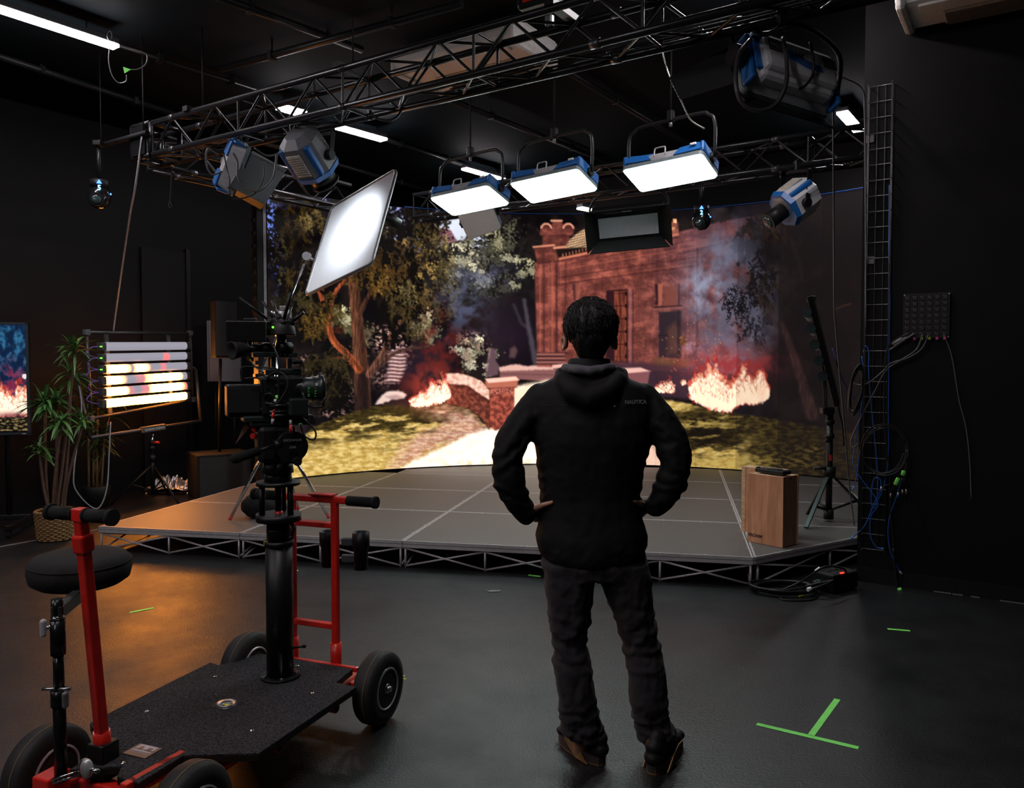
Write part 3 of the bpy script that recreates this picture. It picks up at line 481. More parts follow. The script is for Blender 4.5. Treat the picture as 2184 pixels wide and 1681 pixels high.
# darker panel on the left wall
def on_left(px, z):
    d = ray(px, 840); k = (WL-CAM).dot(RB)/d.dot(RB); q = CAM+d*k; return V((q.x, q.y, z))
a, b = on_left(303, 0), on_left(396, 0)
mb = MB(); mb.box((a+b)/2+Z*1.45+RB*.02, ((b-a).length, .03, 2.9), (RA, RB, Z)); struct('door_1', mb, mat('black_door', (.007, .006, .007), .7))
a, b = on_left(396, 0), on_left(404, 0)
mb = MB(); mb.box((a+b)/2+Z*1.47+RB*.03, ((b-a).length, .05, 2.94), (RA, RB, Z)); struct('trim_1', mb, mat('black_trim', (.014, .013, .014), .45))

# ------------------------------------------------------------------ big display wall
LC = V((.6, 6.1, 0)); LR = 4.25; LB, LT = .215, 3.43; STEP = 6.75
def led_pt(deg, z): return V((LC.x+LR*sin(radians(deg)), LC.y+LR*cos(radians(deg)), z))
led = thing('video_wall', 'curved video wall showing trees, a burning temple garden and fires behind the stage', 'video wall', led_pt(0, LB-.004))
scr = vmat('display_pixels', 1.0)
A0 = -50.6
for i in range(16):
    d0, d1 = A0+i*STEP, A0+(i+1)*STEP; a, b = led_pt(d0, 0), led_pt(d1, 0)
    def fn():
        nu, nv = 52, 340
        u = np.linspace(.001, .999, nu); v = np.linspace(LT, LB, nv)
        p = np.zeros((nv, nu, 3)); p[:, :, 0] = a.x+(b.x-a.x)*u; p[:, :, 1] = a.y+(b.y-a.y)*u; p[:, :, 2] = v[:, None]
        x, y = pix_np(p.reshape(-1, 3)); col = big_picture(x, y)
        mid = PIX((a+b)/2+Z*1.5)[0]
        k = float(np.interp(mid, [1290, 1390, 1480, 1580, 1680, 1775, 1900], [1, .9, .84, .66, .30, .16, .10]))  # viewing-angle falloff of the side panels put into their colours
        return p, col*k+np.array([.0085, .0060, .0062])*(1-k)  # dimmed panels also get a painted haze of reflected room light
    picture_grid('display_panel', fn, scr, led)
    nrm = V((a.y-b.y, b.x-a.x, 0)).normalized()*1.0
    if nrm.dot(LC-a) > 0: nrm = -nrm
    mb = MB(); mb.box((a+b)/2+Z*((LT+LB)/2)+nrm*.045, ((b-a).length*.992, .07, LT-LB+.01), ((b-a).normalized(), nrm, Z)); mb.build('panel_housing', MBLK(), led)
a = led_pt(A0, 0); t = (led_pt(A0+3, 0)-a).normalized()
mb = MB(); mb.box(a-t*.05+Z*1.86, (.035, .06, 3.3), (t, Z.cross(t), Z)); mb.build('edge_trim', ALU(), led)
mb = MB(); mb.box(a-t*.12+Z*1.86, (.07, .09, 3.3), (t, Z.cross(t), Z))
for k in range(22): mb.box(a-t*.165+Z*(.4+k*.14), (.03, .05, .04), (t, Z.cross(t), Z))
mb.build('support_post', BLK(), led)
mb = MB(); pts = [led_pt(A0+i*STEP/2, LT+.012)+(LC-led_pt(A0+i*STEP/2, 0)).normalized()*.01 for i in range(7, 33)]
mb.tube(pts, .006, 6); mb.build('blue_edge_strip', mat('blue_strip', (.008, .05, .2), .4, emit=(.02, .12, .7), estr=.03), led)

# ------------------------------------------------------------------ stage
E = V((.979, -.205, 0)).normalized(); N = V((-E.y, E.x, 0))
cu = [-4.566, -3.31, -1.99, -.74, .503, 1.72, 2.94]; cv = [5.55, 6.75, 7.91, 9.06, 10.2]
SH = .2
def SP(u, v, z=SH): return E*u+N*v+Z*z
deckm = mat('stage_carpet', (.078, .074, .071), .50, var=.25, scale=220, bump=.15, bscale=300)
edgem = mat('stage_edge', (.50, .48, .49), .45, .3, var=.1)
rows = ['front row', 'second row', 'third row', 'row below the video wall']; cols = ['first from the wicker basket end', 'second from the wicker basket end', 'third from the wicker basket end', 'fourth from the wicker basket end', 'at the wooden box end', 'beyond the tripod stand']
def deck(poly, label):
    c = sum((V(p) for p in poly), V())/len(poly); g = .0035 if len(poly) == 4 else .011
    o = thing('stage_deck', label, 'stage deck', (c.x, c.y, SH-.05), 'stage deck panels')
    q = [V(p)+(c-V(p)).normalized()*g*1.4 for p in poly]
    MB().prism([V((p.x, p.y, SH-.02)) for p in q], (0, 0, .02)).build('deck_top', deckm, o)
    mb = MB(); n = len(q)
    for i in range(n):
        a, b = q[i], q[(i+1) % n]; d = (b-a).normalized(); w_ = Z.cross(d)
        if w_.dot(c-a) < 0: w_ = -w_
        L = (b-a).length
        mb.box((a+b)/2+w_*.006+Z*(SH-.001-((a+b)/2).z), (L, .009, .004), (d, w_, Z))
        for zz, hh in ((SH-.012, .018), (SH-.037, .024)): mb.box(V(((a.x+b.x)/2, (a.y+b.y)/2, zz))-w_*.001+w_*.004, (L*.996, .011, hh), (d, w_, Z))
        for k in range(1, 4):
            p = a+(b-a)*(k/4)+w_*.02; mb.cyl((p.x, p.y, SH-.001), (p.x, p.y, SH+.002), .005, n=8)
    mb.build('edge_frame', edgem, o)
def riser(poly, label):
    c = sum((V(p) for p in poly), V())/len(poly)
    o = thing('stage_riser', label, 'stage riser', (c.x, c.y, 0), 'folding stage risers')
    q = [V(p)+(c-V(p)).normalized()*(.026 if len(poly) == 4 else .07) for p in poly]; n = len(q); z0, z1, r = .012, SH-.056, .0075
    for i in range(n):
        a, b = q[i], q[(i+1) % n]; a = V((a.x, a.y, 0)); b = V((b.x, b.y, 0)); m_ = (a+b)/2; mb = MB()
        for p in (a, m_): mb.cyl(p+Z*.001, p+Z*z1, r*1.15, n=8)
        for p, q_ in ((a, m_), (m_, b)):
            mb.cyl(p+Z*z1, q_+Z*z0, r, n=8); mb.cyl(p+Z*z0, q_+Z*z1, r, n=8)
        mb.build('scissor_frame', mat('riser_tube', (.50, .46, .49), .42, .3, var=.12), o)
for j in range(4):
    for i in range(5):
        if j == 0 and i == 4:
            poly = [SP(cu[4], cv[0]), SP(cu[5], cv[1]), SP(cu[4], cv[1])]; lab = 'triangular corner stage deck beside the wooden boxes'
        else:
            poly = [SP(cu[i], cv[j]), SP(cu[i+1], cv[j]), SP(cu[i+1], cv[j+1]), SP(cu[i], cv[j+1])]; lab = 'dark grey stage deck panel, %s, %s' % (rows[j], cols[i])
        if j == 3 and i == 0: continue
        deck(poly, lab)
        if j == 0 or i == 0 or (i == 4 and j == 1):
            riser(poly, 'folding tube riser under the stage, %s, %s' % (rows[j].split(' below')[0], cols[i]) if not (j == 0 and i == 4) else 'folding tube riser under the triangular stage corner')
for j in (1, 2, 3):
    poly = [SP(cu[5], cv[j]), SP(cu[6], cv[j+1]) if j == 1 else SP(cu[6], cv[j]), SP(cu[6], cv[j+1]), SP(cu[5], cv[j+1])]
    if j == 1: poly = [SP(cu[5], cv[1]), SP(cu[6], cv[2]), SP(cu[5], cv[2])]
    deck(poly, 'dark grey stage deck panel, %s, %s' % (rows[j], cols[5]))

# ------------------------------------------------------------------ ceiling lights, pipes, air conditioners
LZ = 4.08
tubem = emat('strip_light', (1, .93, .96), 70)
def strip(name, pa, pb, label, wd=.10, z=LZ, pad=0):
    a, b = G(*pa, z), G(*pb, z); d = (b-a).normalized(); L = (b-a).length+pad; c = (a+b)/2
    o = thing(name, label, 'ceiling light', (c.x, c.y, z), 'ceiling strip lights'); w_ = Z.cross(d)
    MB().box(c-Z*.0, (L, wd, .022), (d, w_, Z), .003).build('diffuser', tubem, o)
    MB().box(c+Z*.035, (L*.995, wd*1.1, .045), (d, w_, Z), .006).build('housing', GRY(), o)
    for s in (-.35, .35): MB().cyl(c+d*(L*s)+Z*.05, c+d*(L*s)+Z*(CEIL-z), .006, n=6).build('hanger', BLK(), o)
def strip_at(c, d, L, label, wd=.10, z=LZ):
    c = V((c.x, c.y, z)); w_ = Z.cross(d); o = thing('strip_light', label, 'ceiling light', c, 'ceiling strip lights')
    MB().box(c, (L, wd, .022), (d, w_, Z), .003).build('diffuser', tubem, o); MB().box(c+Z*.035, (L*.995, wd*1.1, .045), (d, w_, Z), .006).build('housing', GRY(), o)
    for s in (-.35, .35): MB().cyl(c+d*(L*s)+Z*.05, c+d*(L*s)+Z*(CEIL-z), .006, n=6).build('hanger', BLK(), o)
strip('strip_light', (-260, -64), (248, 101), 'long glowing ceiling strip light ending above the looped cable')
strip('strip_light', (598, 229), (645, 243), 'short glowing strip light seen through the lattice truss', .16)
strip('strip_light', (722, 272), (819, 299), 'glowing ceiling strip light just past the front truss, above the white diffusion frame', .12)
strip('strip_light', (990, 360), (1074, 384), 'glowing strip light behind the soft panel light at the end of the line of three', .10)
strip('strip_light', (1496, -139), (1642, 12), 'glowing strip light above the big blue and silver studio light', .11)
strip('strip_light', (1796, 240), (1836, 284), 'glowing strip light end beside the wall with the wire tray', .11)
strip('strip_light', (1236, 444), (1262, 449), 'tiny distant strip light glowing beside the black soft box', .10, 3.6)
for lab, o_, t in (('added ceiling strip light continuing the row above the plants, behind the camera', V((-3.1, 6.27, 0)), -6.0), ('added ceiling strip light continuing the row above the person, nearest behind the camera', V((1.33, 4.9, 0)), -3.9), ('added ceiling strip light continuing the row above the person, well behind the camera', V((1.33, 4.9, 0)), -6.9), ('added ceiling strip light on the dolly side, behind the camera', V((-1.0, 5.6, 0)), -5.2)):
    a = o_+RA*t; strip_at(a, RA, 1.6, lab)  # unseen strips added to give front light on the dolly and stage
pipem = mat('black_pipe', (.020, .020, .022), .42, var=.2)
def pipe(pa, pb, label, z=CEIL-.06, r=.03):
    a, b = G(*pa, z), G(*pb, z); mb = MB(); mb.cyl(a, b, r, n=12); L = (b-a).length; d = (b-a).normalized()
    for k in range(max(2, int(L/1.5))):
        p = a+d*(L*(k+.5)/max(2, int(L/1.5))); mb.box(p+Z*.0, (.04, .07, .07), (d, Z.cross(d), Z)); mb.cyl(p+Z*.03, p+Z*(CEIL-z), .008, n=6)
    return single('ceiling_pipe', mb, pipem, label, 'pipe', 'black ceiling pipes')
pipe((-30, 111), (372, 243), 'black ceiling pipe nearest to the moving head light')
pipe((440, -16), (772, 106), 'black ceiling pipe crossing above the front truss')
pipe((255, 98), (560, 195), 'thin black conduit continuing the long strip light', r=.014)
pipe((800, 290), (1000, 356), 'black pipe carrying strip lights towards the row of soft lights')
pipe((940, 205), (1290, 343), 'black ceiling pipe running to the middle soft panel light')
pipe((1200, 146), (1540, 352), 'black ceiling pipe running to the soft light by the right truss end')
pipe((560, 304), (930, 412), 'black ceiling pipe above the far trees of the video wall')
pipe((470, 148), (985, 8), 'black cross pipe clamped under the ceiling behind the front truss', z=CEIL-.13)
def aircon(pa, L, W, label, a_dir, c=None):
    c = c or G(*pa, CEIL-.20); d = V(a_dir); w_ = Z.cross(d)
    o = thing('air_conditioner', label, 'air conditioner', c-Z*.1, 'ceiling air conditioners'); bm = mat('beige_casing', (.80, .77, .72), .55, var=.05)
    MB().box(c+Z*.04, (L, W, .2), (d, w_, Z), .05).build('casing', bm, o)
    MB().box(c+w_*(W*.18)-Z*.066, (L*.62, W*.42, .012), (d, w_, Z), .005).build('intake_panel', mat('beige_panel', (.66, .63, .59), .6), o)
    mb = MB()
    for k in range(9): mb.box(c+w_*(W*(.02+.045*k))-Z*.076, (L*.6, .008, .012), (d, w_, Z))
    mb.build('grille_slats', mat('grille_grey', (.22, .2, .19), .6), o)
    MB().box(c-w_*(W*.34)-Z*.066, (L*.8, W*.16, .02), (d, w_, Z), .008).build('outlet_flap', bm, o)
    for s in (-1, 1): MB().box(c+d*(s*L*.47)+Z*.02, (L*.05, W*1.02, .21), (d, w_, Z), .03).build('end_cap', mat('beige_cap', (.74, .71, .66), .5), o)
    return o
aircon((1010, 132), 1.28, .68, 'beige ceiling air conditioner partly hidden behind the front lattice truss', RB)
kq = (WR-RA*.30-CEIL*0*Z-CAM).dot(RA)/ray(1925, 66).dot(RA); q = CAM+ray(1925, 66)*kq
aircon(None, 1.3, .46, 'beige air conditioner above the dark wall with the wire tray', RB, V((q.x, q.y, q.z+.15))+RB*.62+RA*.06)

# ------------------------------------------------------------------ lighting trusses
trm = mat('truss_black', (.017, .017, .019), .30, .3, var=.15)
def truss(p, d, t0, t1, label, sz=.26, up=None, bays=None, r=.024):
    d = V(d); up = up or Z; w_ = up.cross(d).normalized()
    if w_.y < 0: w_ = -w_
    a = V(p)+d*t0; L = t1-t0; o = thing('lighting_truss', label, 'truss', a+d*(L/2), 'lattice lighting trusses')
    cs = [V(), w_*sz, up*sz, w_*sz+up*sz]
    for c in cs: MB().cyl(a+c, a+c+d*L, r, n=14).build('chord', trm, o)
    n = bays or max(2, int(L/.27))
    for (c0, c1, ph) in ((cs[0], cs[2], 0), (cs[1], cs[3], 1), (cs[0], cs[1], 0), (cs[2], cs[3], 1)):
        mb = MB()
        for k in range(n):
            x0, x1 = L*k/n, L*(k+1)/n; s0, s1 = (c0, c1) if (k+ph) % 2 == 0 else (c1, c0)
            mb.cyl(a+s0+d*x0, a+s1+d*x1, .0095, n=8, cap=False)
            if k % 4 == 0: mb.cyl(a+c0+d*x0, a+c1+d*x0, .0095, n=8, cap=False)
        mb.build('lattice', trm, o)
    for k in range(1, n, 7):
        for c in cs: MB().cyl(a+c+d*(L*k/n-.03), a+c+d*(L*k/n+.03), r*1.12, n=14).build('coupler', mat('truss_steel', (.10, .10, .105), .35, .7), o)
    return o, a, d, w_, L
TZ = 3.27
pA = G(700, 236, TZ)
tL = (G(330, 330, TZ)-pA).dot(RB)
tf, ta, td, tw, tl = truss(pA, RB, tL, 4.6, 'long black lattice truss crossing the room in front of the stage')
pB = G(1350, 414, 3.24); tR0 = (P(868, 466, 9.6)-pB).dot(RB)
trr = truss(pB-tw*.26, RB, tR0+.15, 2.9, 'black lattice truss holding the row of soft panel lights near the video wall', .26)
# side truss tying the two together on the dark side, with its corner block
c0 = ta-RB*.30; truss(c0+tw*.30+RB*.0, RA, .0, 2.3, 'short black lattice truss reaching back from the dark corner block', .26)
o = thing('truss_corner', 'black corner block at the dark end of the front truss', 'truss corner', c0+Z*.0)
mb = MB()
for s in (V(), RB*.27, RA*.27, RB*.27+RA*.27): mb.cyl(c0+s, c0+s+Z*.27, .022, n=10)
for z_ in (0, .27):
    for s, e in ((V(), RB*.27), (V(), RA*.27), (RB*.27, RB*.27+RA*.27), (RA*.27, RB*.27+RA*.27)): mb.cyl(c0+s+Z*z_, c0+e+Z*z_, .022, n=10)
mb.build('corner_frame', trm, o); MB().box(c0+RB*.135-RA*.03+Z*.13, (.2, .012, .24), (RB, RA, Z)).build('corner_plate', BLK(), o)
# hangers
for k, t in enumerate((.5, 2.2, 3.9)):
    p = ta+td*t+tw*.13+Z*.285; o = thing('truss_hanger', ['steel rod and clamp holding up the dark end of the front truss', 'steel rod and clamp holding up the middle of the front truss', 'steel rod and clamp holding the front truss near the air conditioner'][k], 'truss hanger', p, 'truss hangers')
    MB().box(p, (.06, .34, .04), (td, tw, Z)).build('cross_bar', BLK(), o); MB().cyl(p+Z*.02, V((p.x, p.y, CEIL)), .006, n=8).build('rod', MBLK(), o)
# ------------------------------------------------------------------ studio lights
def ortho(f, s):
    f = V(f).normalized(); s = V(s); s = (s-f*s.dot(f)).normalized(); return f, s, f.cross(s)
lit = emat('soft_light_face', (.80, 1.0, .965), 25)
def rrect(c, u, v, a, b, r, n=5):
    pts = []
    for sx, sy, t0 in ((1, 1, 0), (-1, 1, pi/2), (-1, -1, pi), (1, -1, 3*pi/2)):
        for k in range(n+1):
            t = t0+pi/2*k/n; pts.append(V(c)+V(u)*(sx*(a-r)+cos(t)*r)+V(v)*(sy*(b-r)+sin(t)*r))
    return pts
def panel_light(c, u, f, label, on=True, a=.335, b=.185, yoke=True, mount=None, text=None, off=None):
    """Soft panel light: face centre c, long axis u, f = the way it shines."""
    f, u, v = ortho(f, u); c = V(c)
    if v.z < 0: v = -v
    o = thing('panel_light', label, 'studio light', c, 'soft panel studio lights')
    MB().prism(rrect(c-f*.004, u, v, a*.965, b*.95, .03), f*.012).build('diffuser', lit if on else (off or mat('white_diffuser', (.80, .80, .80), .6, var=.03)), o)
    MB().prism(rrect(c-f*.034, u, v, a, b, .035), f*.030).build('front_bezel', mat('teal_grey_rim', (.20, .24, .25), .45), o)
    mb = MB(); p0 = rrect(c-f*.035, u, v, a*.95, b*.94, .03); p1 = rrect(c-f*.13, u, v, a*.86, b*.62, .03); n = len(p0)
    mb.add(p0+p1, [(i, (i+1) % n, n+(i+1) % n, n+i) for i in range(n)]+[tuple(range(n))[::-1], tuple(range(n, 2*n))]); mb.build('back_shell', SIL(), o)
    for s in (-1, 1):
        mb = MB(); q = [c+u*(s*a*.30)-f*.036+v*(b*.97), c+u*(s*a*.97)-f*.036+v*(b*.97), c+u*(s*a*.97)-f*.036-v*(b*.97), c+u*(s*a*.86)-f*.036-v*(b*.97)]
        mb.prism([c+u*(s*x*a)+v*(b*y)-f*z_ for x, y, z_ in ((.28, .95, .05), (.40, .83, .115), (.62, .83, .12), (.86, .80, .135), (.985, .95, .06))], -v*(b*.10))
        mb.box(c+u*(s*a*.955)-f*.085, (a*.10, b*1.86, .09), (u, v, f), .012)
        mb.box(c+u*(s*a*.62)-f*.137, (a*.6, b*1.2, .02), (u, v, f), .008); mb.build('blue_corner_guard', BLU(), o)
    hp = [c+u*(x*a)+v*(b*.97)-f*z_ for x, z_ in ((-.16, .055), (-.155, .115), (-.10, .125), (.05, .125), (.10, .115), (.11, .055))]
    MB().tube(spline([p+v*.018 for p in hp], 5), .006, 8).build('carry_handle', mat('handle_grey', (.42, .42, .43), .4), o)
    MB().box(c+u*(.75*a)+v*(b*.93)-f*.11, (.05, .014, .02), (u, v, f), .004).build('latch', WHT(), o)
    if yoke:
        top = V(mount) if mount is not None else c+Z*.36
        e = [c+u*(s*(a+.025))-f*.07 for s in (-1, 1)]; hgt = (top-c).dot(Z)
        q = [e[0], e[0]+Z*(hgt*.75), e[0]+Z*(hgt*.93)+u*.05, e[0]+Z*hgt+u*.13, e[1]+Z*hgt-u*.13, e[1]+Z*(hgt*.93)-u*.05, e[1]+Z*(hgt*.75), e[1]]
        MB().tube(spline(q, 5), .0135, 10).build('yoke', mat('yoke_black', (.022, .022, .022), .32, .4), o)
        for s in (0, 1):
            MB().cyl(e[s], e[s]-u*((-1, 1)[s]*.03), .038, n=18).build('tilt_knob', BPL(), o)
        mid = (q[3]+q[4])/2; mb = MB(); mb.box(mid+Z*.03, (.05, .06, .09), (u, u.cross(Z).normalized(), Z), .01); mb.build('pipe_clamp', BLK(), o)
        MB().cyl(mid-Z*.05, mid-Z*.012, .014, n=10).build('safety_ring', ALU(), o)
        if on: MB().cyl(mid+Z*.07, V((mid.x, mid.y, CEIL)), .007, n=8).build('drop_rod', MBLK(), o)
    return o, (f, u, v)
def fitY(pa, pb, d, L):
    best = None
    for k in range(400):
        Y = 3+k*.02; q = PIX(P(*pa, Y)+V(d)*L); e = abs(q[0]-pb[0])
        if best is None or e < best[0]: best = (e, Y)
    return best[1]
SV = (RA*cos(radians(17))-Z*sin(radians(17))).normalized()
for (pa, pb, lab) in (((917, 424), (1040, 398), 'lit soft panel light of the row hanging over the far trees, smallest of the three'),
                      ((1087, 393), (1232, 360), 'lit soft panel light in the middle of the row of three'),
                      ((1327, 365), (1497, 343), 'lit soft panel light of the row over the temple, above the black soft box')):
    Yp = fitY(pa, pb, RB, .66); A = P(*pa, Yp); B = P(*pb, fitY(pa, pb, RB, .66)-.365)
    u = RB+Z*.055; c = A+u.normalized()*.335+SV*.175
    panel_light(c, u, u.cross(SV)*(-1 if u.cross(SV).z > 0 else 1), lab, mount=V((c.x, c.y, c.z+.36)))
# unlit one behind, its white face seen from below
c = P(1023, 472, 8.75); panel_light(c, RB+Z*-.03, V((.02, -.80, -.60)), 'small unlit panel light with a plain white face hanging in front of the treetops', on=False, a=.20, b=.17, mount=c+Z*.26)
# soft box with four black flaps
def softbox(c, u, f, label):
    f, u, v = ortho(f, u); 
    if v.z < 0: v = -v
    o = thing('soft_box', label, 'studio light', c); a, b = .30, .125; c = V(c)
    MB().box(c-f*.08, (a*2+.08, b*2+.1, .14), (u, v, f), .02).build('housing', BPL(), o)
    MB().box(c-f*.17, (a*1.4, b*1.4, .06), (u, v, f), .02).build('blue_back', BLU(), o)
    MB().box(c, (a*2-.05, b*2-.06, .01), (u, v, f)).build('diffuser', mat('unlit_diffuser', (.40, .40, .42), .5, var=.05), o)
    fm = MBLK(); g = .012
    for (p, q, r_, s) in ((( -a, b), (a, b), (a+.07, b+.08), (-a-.07, b+.08)), ((-a, -b), (a, -b), (a+.07, -b-.06), (-a-.07, -b-.06)), ((a, -b), (a, b), (a+.09, b+.08), (a+.09, -b-.06)), ((-a, -b), (-a, b), (-a-.09, b+.08), (-a-.09, -b-.06))):
        pts = [c+u*p[0]+v*p[1], c+u*q[0]+v*q[1], c+u*r_[0]+v*r_[1]+f*.16, c+u*s[0]+v*s[1]+f*.16]
        n = (pts[1]-pts[0]).cross(pts[2]-pts[1]).normalized(); MB().prism(pts, n*.008).build('barn_door', fm, o)
    tq = (v*.08+f*.16).normalized(); text_mesh('label_lettering', '\u25b3 SNAPBOX  S', .022, c+v*(b+.026)+f*.082-u*.12, u, tq, WHT(), o); MB().box(c+v*(b+.034)+f*.088+u*.0, (.09, .018, .004), (u, tq, u.cross(tq))).build('white_label', WHT(), o)
    q = c+Z*.33; mb = MB()
    mb.tube(spline([c-u*(a+.06)-f*.1, c-u*(a+.06)-f*.1+Z*.2, q-u*.2, q+u*.2, c+u*(a+.06)-f*.1+Z*.2, c+u*(a+.06)-f*.1], 5), .012, 8); mb.build('yoke', BLK(), o)
    return o
softbox(P(1340, 482, 7.5), RB*.9+RA*.3+Z*.04, V((-.15, -.80, -.36)), 'black soft box light with open flaps and a dim white face, before the temple')
# spot heads
def spot_head(c, f, s, label, mount, tube=.10, tl=.10, sc=1.0, letter=None, bm=None):
    f, s, t = ortho(f, s); c = V(c); o = thing('studio_spotlight', label, 'studio light', c, 'boxy spotlight heads'); k = sc
    def octo(z_, r, e): return [c+f*(z_*k)+s*(x*r*k)+t*(y*e*k) for x, y in ((1, .45), (.45, 1), (-.45, 1), (-1, .45), (-1, -.45), (-.45, -1), (.45, -1), (1, -.45))]
    mb = MB(); R_ = [octo(-.22, .085, .085), octo(-.17, .15, .15), octo(.08, .165, .165), octo(.13, .13, .13)]; vs = sum(R_, []); fs = [tuple(range(8))[::-1], tuple(range(24, 32))]
    for q in range(3): fs += [(q*8+i, q*8+(i+1) % 8, q*8+8+(i+1) % 8, q*8+8+i) for i in range(8)]
    mb.add(vs, fs).build('body', bm or mat('lamp_silver', (.66, .66, .69), .4, .1, var=.06), o)
    for z_ in (.085,):
        p = octo(z_, .172, .172); q = octo(z_+.045, .155, .155); mb = MB().add(p+q, [tuple(range(8))[::-1], tuple(range(8, 16))]+[(i, (i+1) % 8, 8+(i+1) % 8, 8+i) for i in range(8)]); mb.build('blue_front_ring', BLU(), o)
    for sg in (-1, 1):
        MB().box(c+s*(sg*.112*k)+t*(.112*k)-f*.04*k, (.05*k, .05*k, .25*k), (s, t, f), .012).build('blue_edge_guard', BLU(), o)
        mb = MB(); mb.box(c+t*(sg*.166*k)-f*.04*k, (.125*k, .012*k, .19*k), (s, t, f), .004)
        for i in range(9):
            for e in (-1, 1): mb.box(c+t*(sg*.173*k)+f*((-.12+.02*i)*k)+s*(e*.03*k), (.045*k, .008*k, .008*k), (s, t, f))
        mb.build('vent_grille', mat('pale_grille', (.55, .52, .48), .5), o)
        MB().cyl(c+s*(sg*.16*k), c+s*(sg*.205*k), .04*k, n=18).build('tilt_knob', BPL(), o)
    mb = MB(); mb.box(c-s*(.166*k)-f*.10*k, (.012*k, .125*k, .10*k), (s, t, f), .004)
    for i in range(5):
        for e in (-1, 1): mb.box(c-s*(.173*k)+f*((-.14+.02*i)*k)+t*(e*.03*k), (.008*k, .045*k, .008*k), (s, t, f))
    mb.build('vent_grille', mat('pale_grille', (.55, .52, .48), .5), o)
    mb = MB().cyl(c+f*.125*k, c+f*(.13+tl)*k, tube*k, n=24); mb.cyl(c+f*(.128+tl)*k, c+f*(.142+tl)*k, tube*1.15*k, n=24); mb.build('lens_barrel', BPL(), o)
    MB().lathe(c+f*(.142+tl)*k, f, [(tube*.85*k, 0), (tube*.6*k, .012), (.001, .02)], 20).build('lens_glass', mat('lens_glass', (.03, .05, .05), .05, coat=1), o)
    m = V(mount); e = [c+s*(sg*.19*k) for sg in (-1, 1)]; up = (m-c).normalized()
    mb = MB()
    for i in (0, 1):
        d = e[i]; L = (m-c).length*.86; w_ = s.cross(up).normalized(); mb.box(d+up*(L/2), (.012, .05*k, L), (s, w_, up), .004)
    mb.box(c+up*((m-c).length*.86), (.39*k, .05*k, .012), (s, s.cross(up).normalized(), up), .004); mb.build('yoke', BLK(), o)
    MB().box(m, (.05, .06, .10), None, .012).build('truss_clamp', BLK(), o)
    if letter: text_mesh('body_lettering', 'Orbiter', .040*k, c+s*(.1665*k)-f*(.120*k)+s.cross(f*letter)*(.022*k), f*letter, s.cross(f*letter), MBLK(), o)
    return o
def chord_at(px, back=True):                          # point on a lower chord of the front truss at picture column px
    base = ta+(td*0 if not back else tw*.26); best = min((abs(PIX(base+td*(tl*k/600))[0]-px), k) for k in range(601)); return base+td*(tl*best[1]/600)
def rchord(px, back=False):
    base = trr[1]+(trr[3]*.26 if back else V()); best = min((abs(PIX(base+trr[2]*(trr[4]*k/600))[0]-px), k) for k in range(601)); return base+trr[2]*(trr[4]*best[1]/600)
m = chord_at(668)+Z*.0; c = P(668, 343, m.y-.05)
c = P(662, 336, m.y-.05); fb = V((.30, .66, -.60)).normalized()
so = spot_head(c, fb, V((.78, -.50, .12)), 'boxy blue and silver spotlight at the dark truss end, aimed at the white board', m+Z*-.01, letter=1, sc=.98, bm=mat('lamp_grey', (.20, .20, .22), .45, .1, var=.06))
ld = bpy.data.lights.new('spotlight_beam', 'SPOT'); lo = bpy.data.objects.new('spotlight_beam', ld); C.objects.link(lo); ld.energy = 42; ld.color = (.84, .92, 1); ld.spot_size = radians(125); ld.spot_blend = 1; ld.shadow_soft_size = .06
lo.parent = so; lo.location = fb*.27; lo.rotation_euler = ((V((-1.30, 6.52, 2.59))-(V(so.location)+fb*.27))).to_track_quat('-Z', 'Y').to_euler()
m = rchord(1700)+Z*0; c = P(1693, 432, m.y-.12)
spot_head(c, V((-.78, -.14, -.58)), V((.30, -.90, -.18)), 'white and blue profile spotlight with a black lens tube near the wire tray', m, tube=.075, tl=.17, sc=.95, letter=-1)
# wide panel lights with big flaps hanging from the front truss
def flap(o, q, m): n = (q[1]-q[0]).cross(q[2]-q[1]).normalized(); MB().prism(q, n*.006).build('barn_door', m, o)
c = P(512, 362, 6.35); o, ax = panel_light(c, V((.25, -.25, .86)), V((.80, .50, -.30)), 'panel light with large grey flaps, at the dark end of the front truss', on=False, a=.20, b=.17, yoke=False, off=MBLK())
flap(o, [P(531, 326, 6.2), P(607, 370, 6.5), P(566, 436, 6.45), P(490, 396, 6.15)], mat('grey_flap', (.022, .0225, .022), .55))
flap(o, [P(490, 398, 6.15), P(566, 437, 6.45), P(556, 447, 6.6), P(478, 404, 6.3)], mat('grey_flap', (.022, .0225, .022), .55))
flap(o, [P(540, 322, 6.3), P(612, 362, 6.6), P(607, 368, 6.5), P(532, 325, 6.2)], mat('grey_flap', (.022, .0225, .022), .55))
mm = chord_at(505); MB().tube(spline([c+Z*.02, c+Z*.14-RB*.05, mm+Z*0], 5), .016, 8).build('yoke', BLK(), o); MB().box(mm, (.05, .07, .09), None, .01).build('pipe_clamp', BLK(), o)
c = P(1662, 180, 4.50); fL = V((-.36, .84, -.40)).normalized(); u = V((.80, .44, -.20))
o, ax = panel_light(c, u, fL, 'big blue and silver panel light seen from the back, near the wire tray wall', on=False, a=.295, b=.165, yoke=False, off=MBLK())
f, u, v = ax; sv = mat('lamp_back_silver', (.66, .66, .68), .40, .15, var=.06)
MB().box(c-f*.155+v*.0, (.47, .22, .07), (u, v, f), .025).build('back_shell', sv, o); MB().box(c-f*.10-v*.06, (.48, .16, .10), (u, v, f), .03).build('lower_shell', sv, o)
MB().box(c-f*.12+v*.150, (.52, .035, .05), (u, v, f), .01).build('top_rail', sv, o); MB().box(c-f*.14+v*.125, (.53, .016, .05), (u, v, f), .005).build('blue_rail', BLU(), o)
